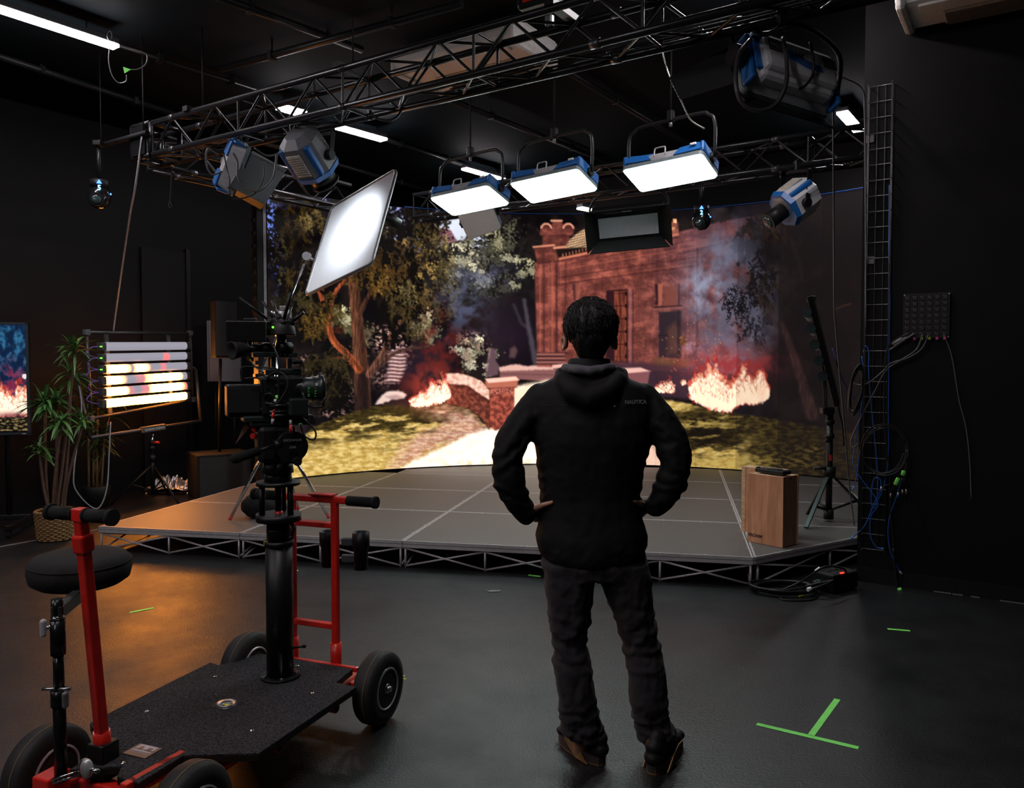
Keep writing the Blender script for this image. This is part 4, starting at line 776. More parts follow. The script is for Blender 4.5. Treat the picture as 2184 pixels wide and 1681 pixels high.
MB().prism([c-f*.195+u*x+v*y for x, y in ((-.10, .02), (-.085, .035), (-.03, .03), (.02, .0), (.12, -.012), (.13, -.05), (.03, -.055), (-.09, -.02))], f*.02).build('blue_connector_panel', BLU(), o)
for s in (-.17, .19):
    mb = MB()
    for i in range(8):
        for j in range(9): mb.box(c-f*.191+u*(s+(j-4)*.010)+v*(.04+(i-3.5)*.011), (.0065, .0065, .003), (u, v, f))
    mb.build('vent_grille', MBLK(), o)
for k in range(3): MB().cyl(c-f*.20+u*(-.06+.022*k)+v*.002, c-f*.218+u*(-.06+.022*k)+v*.002, .007, n=10).build('socket', BPL(), o)
MB().box(c-f*.02-v*.21, (.60, .10, .008), (u, (v+f*.5).normalized(), u.cross(v+f*.5).normalized())).build('barn_door', mat('dark_flap', (.022, .021, .023), .6), o)
MB().prism([P(1427, 165, 4.62), P(1552, 102, 4.45), P(1588, 170, 4.35), P(1450, 212, 4.55)], V((.002, .006, .0))).build('barn_door', mat('dark_flap', (.022, .021, .023), .6), o)
MB().cyl(c-u*.31-f*.09, c-u*.38-f*.09, .055, n=18).build('tilt_knob', BPL(), o)
mm = chord_at(1665); MB().tube(spline([c-u*.36-f*.05, c-u*.34-f*.08+Z*.2, mm-td*.1-Z*.05, mm+td*.1-Z*.05, c+u*.34-f*.08+Z*.2, c+u*.36-f*.05], 5), .014, 8).build('yoke', BLK(), o)
MB().box(mm, (.06, .07, .1), None, .012).build('pipe_clamp', BLK(), o)

# small robotic cameras hanging under the trusses, with a number lit on top
def ptz(c, r, digit, label, top):
    o = thing('robotic_camera', label, 'robotic camera', c, 'hanging robotic cameras'); c = V(c); n = (CAM-c).normalized(); n.z = 0; n.normalize(); s = Z.cross(n)
    MB().sph(c, (r, r, r*1.12)).build('head', mat('glossy_black', (.012, .012, .014), .18, coat=.5), o)
    MB().cyl(c+Z*r*.8, c+Z*r*1.5, r*.75, r*.8, n=20).build('base', BPL(), o)
    q = c-Z*r*.35+n*r*.7-s*r*.25; MB().cyl(q, q+n*r*.55-Z*r*.1, r*.62, r*.58, n=22).build('lens_barrel', BPL(), o)
    MB().lathe(q+n*r*.55-Z*r*.1, n, [(r*.45, 0), (r*.3, .008), (.001, .012)], 20).build('lens_glass', mat('lens_glass', (.03, .05, .05), .05, coat=1), o)
    eb = emat('blue_glow', (.03, .10, 1.0), 9); ew = emat('cyan_glow', (.25, .75, 1.0), 4)
    text_mesh('lit_number', digit, r*.62, c+Z*r*.45+n*(r*1.02), s, Z, ew, o, ext=.001, bold=.001)
    a = c+Z*r*1.05+n*r*.86; MB().prism([a-s*r*.22, a+s*r*.22, a+Z*r*.36], n*.006).build('lit_arrow', eb, o)
    MB().sph(c+s*r*.92+Z*r*.28+n*.3*r, r*.09, 8, 6).build('status_light', eb, o)
    MB().cyl(c+Z*r*1.5, V(top), .018, n=10).build('mount_pole', BLK(), o); MB().box(V(top), (.07, .09, .05), None, .01).build('clamp', BLK(), o)
    return o
c = P(1496, 470, 7.3); ptz(c, .085, '2', 'black robotic camera lit with the number 2 hanging in front of the temple', V((c.x, c.y, 3.2)))
c = P(212, 420, 7.0); ptz(c, .095, '5', 'black robotic camera lit with the number 5 hanging near the dark wall', V((c.x, c.y, 3.42)))
mb = MB(); bar0 = V((c.x, c.y+.10, 3.44)); mb.cyl(bar0-RB*.12, bar0+RB*.66, .022, n=12)
for t in (-.05, .60): q = bar0+RB*t; mb.cyl(q, V((q.x, q.y, CEIL)), .005, n=6)
single('hanging_bar', mb, MBLK(), 'black hanging bar carrying the robotic camera lit with a 5', 'pipe')

# ------------------------------------------------------------------ big white diffusion frame on an arm
def diffusion():
    c0_ = V((-1.319, 6.55, 2.570)); e1n = V((.330, -.301, .096)).normalized(); e2 = V((-.067, -.203, -.404)); e2n = (e2-e1n*e2.dot(e1n)).normalized(); h = .445
    n = e1n.cross(e2n)
    if n.dot(CAM-c0_) < 0: n = -n
    o = thing('bounce_board', 'square white board in a metal tube frame, brightly lit, above the camera', 'reflector board', c0_)
    MB().prism([c0_+e1n*(h*x)+e2n*(h*y)-n*.006 for x, y in ((-1, -1), (1, -1), (1, 1), (-1, 1))], n*.008).build('white_sheet', mat('white_sheet', (.82, .82, .84), .75, var=.02), o)
    MB().tube(rrect(c0_, e1n, e2n, h+.010, h+.010, .05, 4), .014, 10, closed=True).build('tube_frame', ALU(), o)
    g = c0_-e1n*(h+.03)+e2n*(.10)
    MB().cyl(g-e2n*.10, g+e2n*.10, .011, n=10).build('handle_pin', ALU(), o)
    MB().cyl(c0_+e1n*(h*.95)-e2n*.02-n*.16, c0_+e1n*(h*.93)-e2n*.02-n*.02, .05, n=18).build('back_knob', BPL(), o)
    # its stand: chrome tripod with red feet, riser and boom arm
    ap = G(592, 1112, SH); base = V((ap.x, ap.y, SH)); s = thing('light_stand', 'chrome light stand with red feet and a long arm, on the stage behind the camera', 'light stand', base)
    Q = G(490, 1113, SH)+Z*.016; W = G(702, 1109, SH)+Z*.016; K = base+(base-(Q+W)/2)*1.0+N*.42; apex = base+Z*.78; br = .0
    for p in (Q, W, V((base.x+.05, base.y+.45, SH+.016))):
        d = (p-apex).normalized(); q = p-d*.02
        l = MB().cyl(apex+d*.05, q, .0135, n=12).build('leg', CHR(), s)
        MB().cyl(q-Z*0, p+d*0, .017, .014, n=12).build('rubber_foot', mat('red_rubber', (.5, .012, .02), .5), l)
    tip = P(655, 547, g.y-.02); elbow = P(604, 672, base.y+.0); butt = P(556, 795, base.y-.25)
    MB().cyl(base+Z*.25, V((base.x, base.y, elbow.z-.30)), .021, n=14).build('riser', CHR(), s)
    MB().cyl(V((base.x, base.y, elbow.z-.30)), elbow, .014, n=12).build('riser', CHR(), s)
    MB().cyl(apex-Z*.06, apex+Z*.05, .045, n=16).build('collar', ALU(), s)
    MB().cyl(butt, tip, .010, n=12).build('boom_arm', CHR(), s)
    mb = MB().cyl(elbow-V((.05, 0, 0)), elbow+V((.06, 0, 0)), .042, n=18); mb.box(elbow+Z*.05, (.05, .06, .05), None, .01); mb.build('grip_head', ALU(), s)
    MB().cyl(elbow+V((-.11, 0, .03)), elbow+V((-.05, 0, .0)), .012, n=8).build('tightening_handle', CHR(), s)
    mb = MB().cyl(tip-V((.0, .03, 0)), tip+V((0, .03, 0)), .036, n=16); mb.cyl(tip, g, .012, n=8); mb.build('grip_head', ALU(), s)
diffusion()

# ------------------------------------------------------------------ bank of six light tubes
def tubebank():
    TL_, TR_, BL_, BR_ = P(221, 727, 8.05), P(394, 727, 9.2), P(222, 873, 8.05), P(394, 855, 9.2)
    foot = G(316, 1083, 0); o = thing('tube_light_bank', 'bank of six horizontal light tubes glowing like fire, beside the potted plants', 'studio light', foot)
    uv = ((TR_-TL_)+(BR_-BL_)).normalized(); vv = (BL_-TL_).normalized(); vv = (vv-uv*vv.dot(uv)).normalized(); n = uv.cross(vv)
    if n.dot(CAM-TL_) < 0: n = -n
    tm = vmat('tube_glow', 1.0); hgt = (BL_-TL_).length; r = hgt/6*.39
    blobs = [[], [(.72, .7, .05, 'r', .9)], [(.13, .55, .13, 'o', 1.), (.41, .5, .085, 'o', 1.), (.47, .4, .06, 'r', .5), (.68, .4, .045, 'r', .6)], [(.05, .5, .15, 'o', 1.), (.0, .5, .12, 'o', 1), (.42, .5, .10, 'r', .4), (.53, .6, .08, 'o', .3), (.64, .5, .09, 'o', 1.), (.75, .4, .11, 'o', 1.), (.86, .4, .07, 'o', .9)], [(.07, .5, .10, 'o', 1.), (.18, .5, .07, 'o', .8), (.28, .5, .05, 'r', .4), (.45, .5, .06, 'r', .5), (.60, .5, .09, 'o', 1.), (.72, .5, .12, 'o', 1.2), (.86, .5, .10, 'o', 1.), (.97, .5, .05, 'r', .8)], [(.05, .5, .12, 'o', 1.2), (.18, .5, .12, 'o', 1.), (.33, .5, .09, 'o', .35), (.45, .6, .10, 'o', .9), (.6, .5, .14, 'o', 1.3), (.8, .5, .16, 'o', 1.3), (.95, .5, .1, 'o', 1.1)]]
    for k in range(6):
        t = (k+.5)/6; a = TL_+(BL_-TL_)*t; b = TR_+(BR_-TR_)*t; d = (b-a).normalized(); L = (b-a).length
        def fn():
            nu, nv = 90, 13; u = np.linspace(0, 1, nu); th = np.linspace(-1.35, 1.35, nv); P_ = np.zeros((nv, nu, 3)); col = np.zeros((nv, nu, 3))
            for j in range(nv):
                off = n*(cos(th[j])*r*.8)+vv*(sin(th[j])*r)
                for i_ in range(3): P_[j, :, i_] = a[i_]+(b[i_]-a[i_])*u+off[i_]
                v_ = (sin(th[j])+1)/2; c = np.tile(np.array([.36, .345, .41]), (nu, 1))*(1-.25*abs(v_-.4))
                for (bx, by, w_, kind, s) in blobs[k]:
                    g = np.exp(-((u-bx)/(w_*.80))**4-((v_-by)/.62)**4)*s
                    c = c*(1-np.clip(g, 0, 1)[:, None]*.6)+g[:, None]*np.array([52., 15.6, 1.7] if kind == 'o' else [1.2, .10, .07])
                col[j] = c
            return P_, col.reshape(-1, 3)
        tb = picture_grid('light_tube', fn, tm, o)
        mb = MB().box((a+b)/2-n*r*.25, (L, r*1.5, r*.8), (d, vv, n), .006); mb.build('tube_back', GRY(), tb)
        for s, p in ((-1, a), (1, b)): MB().box(p+d*(s*.028), (.056, r*1.9, r*1.7), (d, vv, n), .008).build('end_cap', mat('cap_grey', (.07, .06, .06), .5), tb)
        if k < 3:
            MB().box(a-d*.065+n*.03, (.02, .012, .012), (d, vv, n)).build('green_indicator', emat('green_led', (.15, 1, .05), 2.5), tb)
        MB().box(b+d*.058+n*.02, (.006, .008, .008), (d, vv, n)).build('green_indicator', emat('green_led_dim', (.5, 1, .4), 1.2), tb)
    def bar(a, b, r_, nm, m_): MB().cyl(a, b, r_, n=12).build(nm, m_, o)
    fm = mat('frame_tube', (.11, .10, .10), .42, .7)
    f = [P(185, 709, 8.0), P(405, 711, 9.35), P(411, 852, 9.35), P(194, 893, 8.0)]
    for i in range(4): bar(f[i], f[(i+1) % 4], .017, 'frame_tube', fm)
    for p in f: MB().box(p, (.06, .05, .06), (uv, n, vv), .008).build('corner_clamp', GRY(), o)
    for s in (.2, .8):
        p, q = f[0]+(f[1]-f[0])*s-n*.05, f[3]+(f[2]-f[3])*s-n*.05; MB().box((p+q)/2, ((p-q).length, .05, .02), ((p-q).normalized(), n.cross((p-q).normalized()), n), .004).build('cross_strut', GRY(), o)
    y = [P(164, 803, 8.0), P(192, 934, 7.9), P(428, 898, 9.3), P(417, 788, 9.4)]
    for i in range(3): bar(y[i], y[i+1], .019, 'yoke_tube', fm)
    for p, q in ((y[0], f[0]+(f[3]-f[0])*.48), (y[3], f[1]+(f[2]-f[1])*.5)): bar(p, q, .015, 'pivot', GRY())
    lab = y[1]+(y[2]-y[1])*.52; d = (y[2]-y[1]).normalized(); MB().box(lab+n*.012, (.32, .065, .05), (d, vv, n), .006).build('name_plate', mat('plate_grey', (.10, .085, .075), .5), o)
    text_mesh('plate_lettering', 'QUASAR SCIENCE', .034, lab+n*.039+vv*.013, d, -vv, WHT(), o, bold=.0008)
    top = lab-Z*.03; st = V((top.x, top.y, 0)); sp = (0, 2.1, 4.2)
    bar(V((st.x, st.y, .10)), V((st.x, st.y, top.z-.25)), .022, 'stand_tube', BLK()); bar(V((st.x, st.y, top.z-.25)), top, .015, 'stand_tube', CHR())
    for z_ in (.45, .62, top.z-.22): MB().cyl((st.x, st.y, z_), (st.x, st.y, z_+.07), .032, n=14).build('collar', BPL(), o)
    MB().cyl((st.x+.03, st.y-.02, .66), (st.x+.09, st.y-.03, .66), .014, n=8).build('knob', RED(), o)
    for ang in (-.5, 1.6, 3.7):
        p = V((st.x+cos(ang)*.42, st.y+sin(ang)*.42, .012)); l = MB().cyl(V((st.x, st.y, .42)), p, .011, n=8).build('leg', BLK(), o)
        MB().cyl(V((st.x, st.y, .13)), V((st.x+cos(ang)*.22, st.y+sin(ang)*.22, .22)), .008, n=8).build('brace', BLK(), l)
    pm = mat('purple_cable', (.20, .10, .42), .45)
    for k in range(5):
        a = TL_+(BL_-TL_)*((k+.5)/6)-uv*.07; b = TL_+(BL_-TL_)*((k+1.5)/6)-uv*.07; m_ = (a+b)/2
        MB().tube(spline([a, a-uv*.09+vv*.01, m_-uv*(.15-.02*(k % 2)), b-uv*.09-vv*.02, b], 6), .006, 6).build('link_cable', pm, o)
    wm = mat('grey_cable', (.34, .33, .35), .5)
    mb = MB(); mb.tube(spline([P(242, 706, 8.1), P(248, 660, 8.0), P(262, 560, 7.6), P(277, 460, 7.2), P(289, 395, 6.9), bar0+RB*.58+Z*-.01], 8), .008, 6); single('hanging_cable', mb, wm, 'pale cable dropping from the black bar to the bank of tubes', 'cable')
    mb = MB(); mb.tube(spline([P(236, 900, 8.0), P(233, 960, 7.95), P(228, 1040, 7.9), P(212, 1082, 7.85), P(190, 1078, 7.8), P(160, 1042, 7.7), P(158, 1000, 7.7), P(166, 940, 7.75), P(174, 868, 7.9), P(166, 805, 8.0)], 8), .007, 6); single('looped_cable', mb, wm, 'pale cable looping under the bank of tubes past the plants', 'cable')
tubebank()
# ------------------------------------------------------------------ dark side of the room: monitor, plants, speakers, foil
def monitor():
    R0, L0 = P(62, 806, 7.25), P(-230, 806, 7.0); d = (R0-L0); d.z = 0; d.normalize(); n = V((d.y, -d.x, 0)); zt, zb = P(62, 688, 7.25).z, P(62, 928, 7.25).z
    R0.z = L0.z = 0; o = thing('monitor', 'flat monitor showing pink flames, on a rolling stand beside the palm', 'monitor', (R0+L0)/2)
    L = (R0-L0).length; c = (R0+L0)/2+Z*((zt+zb)/2); MB().box(c-n*.03, (L, .05, zt-zb), (d, n, Z), .008).build('casing', BPL(), o)
    def fn():
        nu, nv = 240, 190; u = np.linspace(0, 1, nu); v = np.linspace(zt-.022, zb+.04, nv); a = L0+d*.022+n*.001; p = np.zeros((nv, nu, 3)); Lx = L-.044
        p[:, :, 0] = a.x+d.x*u*Lx; p[:, :, 1] = a.y+d.y*u*Lx; p[:, :, 2] = v[:, None]
        uu = np.repeat(u[None, :], nv, 0).ravel(); vv = np.repeat(np.linspace(0, 1, nv)[:, None], nu, 1).ravel()
        return p, tv_picture(1-(1-uu)*Lx/.24, vv)*.9
    picture_grid('screen', fn, vmat('monitor_pixels', 1.0), o)
    mb = MB()
    for a, b in (((0, zt-.01), 1), ((0, zb+.015), 1)): mb.box(c+Z*(a[1]-c.z)+n*.0, (L, .012, .02), (d, n, Z))
    for s in (-1, 1): mb.box(c+d*(s*(L/2-.01)), (.02, .012, zt-zb), (d, n, Z))
    mb.build('bezel', mat('bezel_grey', (.035, .04, .05), .35), o); MB().box(c+d*(L*.455)+Z*(zb+.013-c.z)+n*.008, (.03, .002, .006), (d, n, Z)).build('maker_mark', WHT(), o)
    for s in (-.30, .30): MB().cyl((R0+L0)/2+d*(s*L)-n*.09+Z*.10, (R0+L0)/2+d*(s*L)-n*.09+Z*(zt-.1), .025, n=12).build('stand_post', BLK(), o)
    q = (R0+L0)/2-n*.09; MB().box(q+Z*.10, (L*.94, .05, .05), (d, n, Z), .008).build('cross_bar', BLK(), o)
    for s in (-.45, .45):
        f = MB().box(q+d*(s*L)+Z*.09, (.05, 1.04, .05), (d, n, Z), .008).build('foot_bar', BLK(), o)
        for t in (-.49, .49): mb = MB(); k = q+d*(s*L)+n*t; mb.cyl(k-d*.012+Z*.032, k+d*.012+Z*.032, .032, n=16); mb.build('caster_wheel', RUB(), f)
monitor()
leafm = mat('palm_leaf', (.075, .19, .045), .45, var=.35, scale=6); leafd = mat('dark_leaf', (.030, .075, .026), .5, var=.3, scale=6); stemm = mat('palm_stem', (.12, .065, .045), .7, var=.3, scale=40, bump=.3)
def leaf(mb, p, d, L, wd, droop, rr):
    d = V(d).normalized(); s = d.cross(Z); s = s.normalized() if s.length > 1e-3 else V((1, 0, 0)); n = 6; o = len(mb.v)
    for i in range(n+1):
        t = i/n; q = V(p)+d*(L*t)-Z*(droop*L*t*t); w_ = wd*(sin(pi*min(1, t*.92+.08))**.75)*(1-.25*t); up = Z*(.22*w_)
        mb.v += [tuple(q-s*w_/2+up), tuple(q), tuple(q+s*w_/2+up)]
    for i in range(n):
        a = o+i*3; mb.f += [(a, a+1, a+4, a+3), (a+1, a+2, a+5, a+4)]; mb.sm += [True, True]
def crown(c, n, L, wd, rr, up=.3):
    mb = MB()
    for i in range(n):
        a = rr.uniform(0, 2*pi); e = rr.uniform(-.35, 1.1)*1.0+up*.4; d = V((cos(a)*cos(e), sin(a)*cos(e), sin(e)))
        leaf(mb, V(c)+Z*rr.uniform(-.05, .04), d, L*rr.uniform(.7, 1.15), wd*rr.uniform(.7, 1.2), rr.uniform(.25, .7), rr)
    return mb
def palm():
    rr = random.Random(3); b = G(119, 1150, 0); o = thing('potted_palm', 'tall potted palm with reddish stems in a woven wicker basket', 'potted plant', b)
    bm_ = mat('wicker', (.30, .17, .065), .6, var=.3, scale=30); mb = MB(); R_, H_ = .150, .245; nst = 30
    for row in range(15):
        z_ = .012+row*H_/15; pts = []
        for k in range(nst*4):
            t = 2*pi*k/(nst*4); r = (R_*(.88+.12*row/14))+.0075*cos(nst/2*t*1.0+pi*row); pts.append(b+V((cos(t)*r, sin(t)*r, z_)))
        mb.tube(pts, .0085, 6, closed=True)
    mb.build('wicker_weave', bm_, o); mb = MB()
    for k in range(nst): t = 2*pi*k/nst; mb.cyl(b+V((cos(t)*R_*.88, sin(t)*R_*.88, .004)), b+V((cos(t)*R_, sin(t)*R_, H_)), .005, n=6)
    mb.build('upright_canes_weave', bm_, o)
    mb = MB(); mb.tube([b+V((cos(2*pi*k/40)*R_*1.01, sin(2*pi*k/40)*R_*1.01, H_)) for k in range(40)], .013, 8, closed=True); mb.build('basket_rim', bm_, o)
    MB().lathe(b, Z, [(R_*.85, .003), (R_*.93, H_*.86), (.001, H_*.88)], 24).build('soil', mat('soil', (.02, .014, .01), .9, var=.4), o)
    for (bx, tx, ty, dy, n, L) in ((104, 96, 862, 0, 46, .26), (112, 130, 905, -.12, 40, .22), (120, 160, 745, .05, 40, .24), (128, 152, 800, .12, 36, .22), (135, 176, 905, -.05, 30, .20), (116, 120, 860, .1, 34, .24), (108, 84, 960, -.05, 26, .19), (126, 168, 690, .1, 0, 0)):
        if n == 0: continue
        p0 = P(bx, 1090, b.y+dy*.4); p0.z = H_*.85; p1 = P(tx, ty, b.y+dy); k = .35
        m1 = p0.lerp(p1, .4)+V((rr.uniform(-.03, .03), rr.uniform(-.03, .03), 0))
        st = MB().tube(spline([p0, m1, p1], 6), .012, 8).build('stem', stemm, o)
        crown(p1, n, L, .030, rr).build('foliage', leafm, st)
def bamboo():
    rr = random.Random(5); b = G(206, 1082, 0); o = thing('potted_bamboo', 'tall leafy plant with straight yellow-brown canes behind the bank of tubes', 'potted plant', b)
    MB().lathe(b, Z, [(.11, .002), (.14, .22), (.13, .23), (.001, .21)], 24).build('pot', BPL(), o); cm = mat('cane', (.26, .15, .06), .5, var=.2, scale=20)
    for i, (bx, tx, ty, dy) in enumerate(((190, 188, 880, -.05), (200, 198, 900, .08), (207, 208, 870, 0), (217, 222, 930, .05), (204, 240, 850, .12), (212, 170, 840, .1))):
        p0 = P(bx, 1076, b.y+dy*.5); p0.z = .2; p1 = P(tx, ty, b.y+dy); st = MB().tube([p0, p0.lerp(p1, .5), p1], .012, 8).build('cane', cm, o)
        mb = crown(p1, 22, .22, .028, rr); 
        for _ in range(16):
            q = p0.lerp(p1, rr.uniform(.55, 1)); a = rr.uniform(0, 6.28); leaf(mb, q, V((cos(a), sin(a), rr.uniform(-.2, .6))), rr.uniform(.14, .26), .024, rr.uniform(.3, .7), rr)
        mb.build('foliage', leafd, st)
palm(); bamboo()
# floor line and cable behind the basket
mb = MB(); mb.tube(spline([G(-40, 1174), G(60, 1156), G(170, 1137), G(215, 1128)], 5), .007, 6); single('floor_cable', mb, mat('floor_cable_grey', (.16, .15, .16), .5), 'pale cable lying on the floor behind the wicker basket', 'cable')
def speakers():
    b = G(472, 1090, 0); b = V((P(472, 1000, 9.1).x-.02, 9.1, 0)); f = V((.55, -.83, 0)).normalized(); s = Z.cross(f)*-1; H = .5
    o = thing('subwoofer', 'black subwoofer cabinet standing behind the stage edge', 'speaker', b); cab = mat('speaker_paint', (.007, .007, .0075), .75, bump=.2, bscale=120)
    MB().box(b+Z*(H/2+.004), (.60, .52, H), (s, f, Z), .015).build('cabinet', cab, o); MB().box(b+f*.262+Z*(H/2), (.55, .012, H*.9), (s, f, Z)).build('grille', mat('speaker_grille', (.022, .022, .024), .4, .4, bump=.4, bscale=250), o)
    t = thing('column_speaker', 'black speaker on a pole above the subwoofer cabinet', 'speaker', b+Z*(H+.005)); MB().cyl(b+Z*(H+.006), P(470, 765, 9.1), .018, n=12).build('pole', BLK(), t)
    c = P(478, 702, 9.1); MB().box(c, (.255, .22, .66), (s, f, Z), .02).build('cabinet', cab, t); MB().box(c+f*.112, (.225, .01, .61), (s, f, Z)).build('grille', mat('speaker_grille', (.022, .022, .024), .4, .4), t)
    MB().box(c+f*.118-Z*.22-s*.06, (.03, .003, .012), (s, f, Z)).build('badge', mat('badge', (.5, .4, .35), .4), t)
    c = P(478, 750, 10.2); w_ = P(443, 750, 10.2), P(513, 750, 10.2); zt, zb = P(443, 684, 10.2).z, P(443, 814, 10.2).z
    w2 = thing('white_cabinet', 'pale grey flat cabinet behind the pole speaker', 'cabinet', V((c.x, c.y, 0))); fm = mat('pale_grey_paint', (.26, .245, .27), .5, var=.04)
    MB().box(V((c.x, c.y, (zt+zb)/2)), (w_[1].x-w_[0].x, .06, zt-zb), (RA.cross(Z)*1, RA, Z) if 0 else None, .01).build('body', fm, w2)
    MB().box(V((w_[0].x+.03, c.y-.034, (zt+zb)/2)), (.006, .006, zt-zb)).build('seam', GRY(), w2)
    for dx in (-.12, .12): MB().cyl(V((c.x+dx, c.y, 0)), V((c.x+dx, c.y, zb)), .014, n=10).build('leg', BLK(), w2)
    # crumpled foil on a road case
    c = G(367, 1078, 0); c = V((P(368, 1040, 9.35).x, 9.35, 0)); o = thing('road_case', 'low black case on the floor between the tube bank stand and the subwoofer', 'case', c)
    zt = P(368, 1045, 9.35).z; MB().box(c+Z*(zt/2), (.50, .34, zt-.004), None, .012).build('body', mat('case_black', (.012, .012, .012), .6), o)
    mb = MB()
    for sx in (-1, 1):
        for sy in (-1, 1): mb.sph(c+V((sx*.24, sy*.16, zt-.02)), .022, 8, 6)
    mb.build('corner_trim', STL(), o)
    me = bpy.data.meshes.new('crumpled_foil'); nx, ny = 60, 34; vs = []; 
    X, Y = np.meshgrid(np.linspace(-.26, .24, nx), np.linspace(-.17, .17, ny)); hn = fbm(X*16+5, Y*16+9, 4, 401)
    rid = np.abs(fbm(X*26+3, Y*26+2, 3, 403)-.5)*2; Hh = zt+.012+hn*.20*np.exp(-((X+.02)/.22)**4-(Y/.15)**4)+rid*.02*np.exp(-((X)/.25)**6-(Y/.17)**6)
    for j in range(ny):
        for i in range(nx): vs.append((c.x+X[j, i], c.y+Y[j, i], Hh[j, i]))
    mb = MB().add(vs, [(j*nx+i, j*nx+i+1, (j+1)*nx+i+1, (j+1)*nx+i) for j in range(ny-1) for i in range(nx-1)])
    single('crumpled_foil', mb, mat('foil', (.62, .60, .63), .28, .9, var=.05), 'crumpled silver foil sheet lying on the low black case', 'foil sheet')
speakers()
def sandbag():
    b = G(556, 1106, SH); me = MB(); rr = random.Random(4)
    o = thing('sandbag', 'slumped black sandbag lying at the feet of the chrome light stand', 'sandbag', b)
    mb = MB(); mb.sph(b+Z*.105+V((-.04, .03, 0)), (.135, .10, .105), 22, 14); m2 = MB(); m2.sph(b+Z*.085+V((.10, .05, 0)), (.11, .09, .085), 22, 14)
    for q in (mb, m2):
        q.v = [(x, y, max(SH+.003, z+.012*sin(x*60)*cos(y*50+z*70))) for x, y, z in q.v]
    mb.build('bag_half', mat('sandbag_cloth', (.012, .012, .013), .85, bump=.3, bscale=60), o); m2.build('bag_half', mat('sandbag_cloth', (.012, .012, .013), .85), o)
    MB().tube(spline([b+V((-.06, 0, .19)), b+V((0, .0, .24)), b+V((.07, .03, .16))], 6), .012, 6).build('strap', MBLK(), o)
sandbag()

# ------------------------------------------------------------------ wooden boxes on the stage
def woodmat(name, c1, c2, ax=(1, 1, 1)):
    m = bpy.data.materials.new(name); m.use_nodes = True; nt = m.node_tree; b = nt.nodes['Principled BSDF']; L = nt.links.new
    tc = nt.nodes.new('ShaderNodeTexCoord'); mp = nt.nodes.new('ShaderNodeMapping'); mp.inputs['Scale'].default_value = ax; L(tc.outputs['Object'], mp.inputs[0])
    n = nt.nodes.new('ShaderNodeTexNoise'); n.inputs['Scale'].default_value = 6; n.inputs['Detail'].default_value = 6; n.inputs['Distortion'].default_value = .6; L(mp.outputs[0], n.inputs['Vector'])
    r = nt.nodes.new('ShaderNodeValToRGB'); r.color_ramp.elements[0].position = .32; r.color_ramp.elements[1].position = .68; r.color_ramp.elements[0].color = c1+(1,); r.color_ramp.elements[1].color = c2+(1,)
    L(n.outputs['Fac'], r.inputs[0]); L(r.outputs[0], b.inputs['Base Color']); b.inputs['Roughness'].default_value = .5; return m
woodA = woodmat('plywood_face', (.42, .20, .105), (.66, .36, .21), (3.2, 3.2, .55)); woodB = woodmat('plywood_edge', (.44, .28, .17), (.62, .43, .28), (2, 2, 9)); woodC = woodmat('plywood_side', (.30, .14, .07), (.46, .23, .12), (9, 9, .5))
def apple_box(p0, dx, H, label, logo=False, wx=.305, wy=.203, pale=False):
    dx = V(dx); dx.z = 0; dx.normalize(); dy = V((-dx.y, dx.x, 0)); c = V(p0)+dx*(wx/2)+dy*(wy/2); o = thing('wooden_box', label, 'wooden box', c, 'wooden boxes on the stage'); t = .012
    z0 = c.z
    MB().box(c-dy*(wy/2-t/2)+Z*(H/2+.002), (wx, t, H), (dx, dy, Z), .002).build('face_panel', woodA, o)
    MB().box(c+dy*(wy/2-t/2)+Z*(H/2+.002), (wx, t, H), (dx, dy, Z), .002).build('face_panel', woodA, o)
    for s in (-1, 1): MB().box(c+dx*(s*(wx/2-t/2-.004))+Z*(H/2+.002), (t, wy-2*t-.001, H-.004), (dx, dy, Z)).build('side_panel', woodB if (pale and s < 0) else woodC, o)
    if pale: MB().box(c-dy*(wy/2+.0012)-dx*(wx/2-.016)+Z*(H/2+.002), (.032, .002, H), (dx, dy, Z)).build('edge_strip', woodB, o); MB().box(c+Z*(H+.0035), (wx*.98, wy*.95, .002), (dx, dy, Z)).build('pale_end', woodB, o)
    for s in (0, 1): MB().box(c+Z*(.002+t/2+s*(H-t-.003)), (wx-2*t-.01, wy-2*t-.001, t), (dx, dy, Z)).build('end_panel', woodB, o)
    mb = MB()
    for sx in (-.46, .46):
        for sz in (.06, .5, .94): mb.cyl(c+dx*(sx*wx)-dy*(wy/2-.001)+Z*(H*sz), c+dx*(sx*wx)-dy*(wy/2+.0008)+Z*(H*sz), .003, n=8)
    mb.build('screw_heads', mat('screw_brass', (.5, .4, .3), .4, .8), o)
    MB().box(c+dx*(wx/2-.003)+Z*(H*.965), (.002, .02, .012), (dx, dy, Z)).build('hand_slot', MBLK(), o)
    if logo: text_mesh('stamped_lettering', 'PROAIM', .032, c-dy*(wy/2+.0006)-dx*(wx*.26)+Z*.045, dx, Z, mat('stamp_ink', (.05, .02, .012), .7), o, ext=.0004, align='CENTER', bold=.0012)
    return o
b0, b1 = G(1593, 1155, SH), G(1669, 1170, SH); H1 = .505
apple_box(b0, b1-b0, H1, 'wooden box with a stamped corner and a black device on top', True, wx=(b1-b0).length)
b2 = G(1584, 1138, SH); dd = (b1-b0).normalized()
apple_box(G(1581, 1133, SH), (b1-b0)+V((0, .02, 0)), .505, 'wooden box with a pale edge standing behind the stamped wooden box', False, wx=.34, wy=.10, pale=True)
t = b0+(b1-b0)*.52+V((-dd.y, dd.x, 0))*.09; o = thing('handheld_device', 'flat black rugged handheld device lying on the wooden box', 'device', t+Z*(H1+.004))
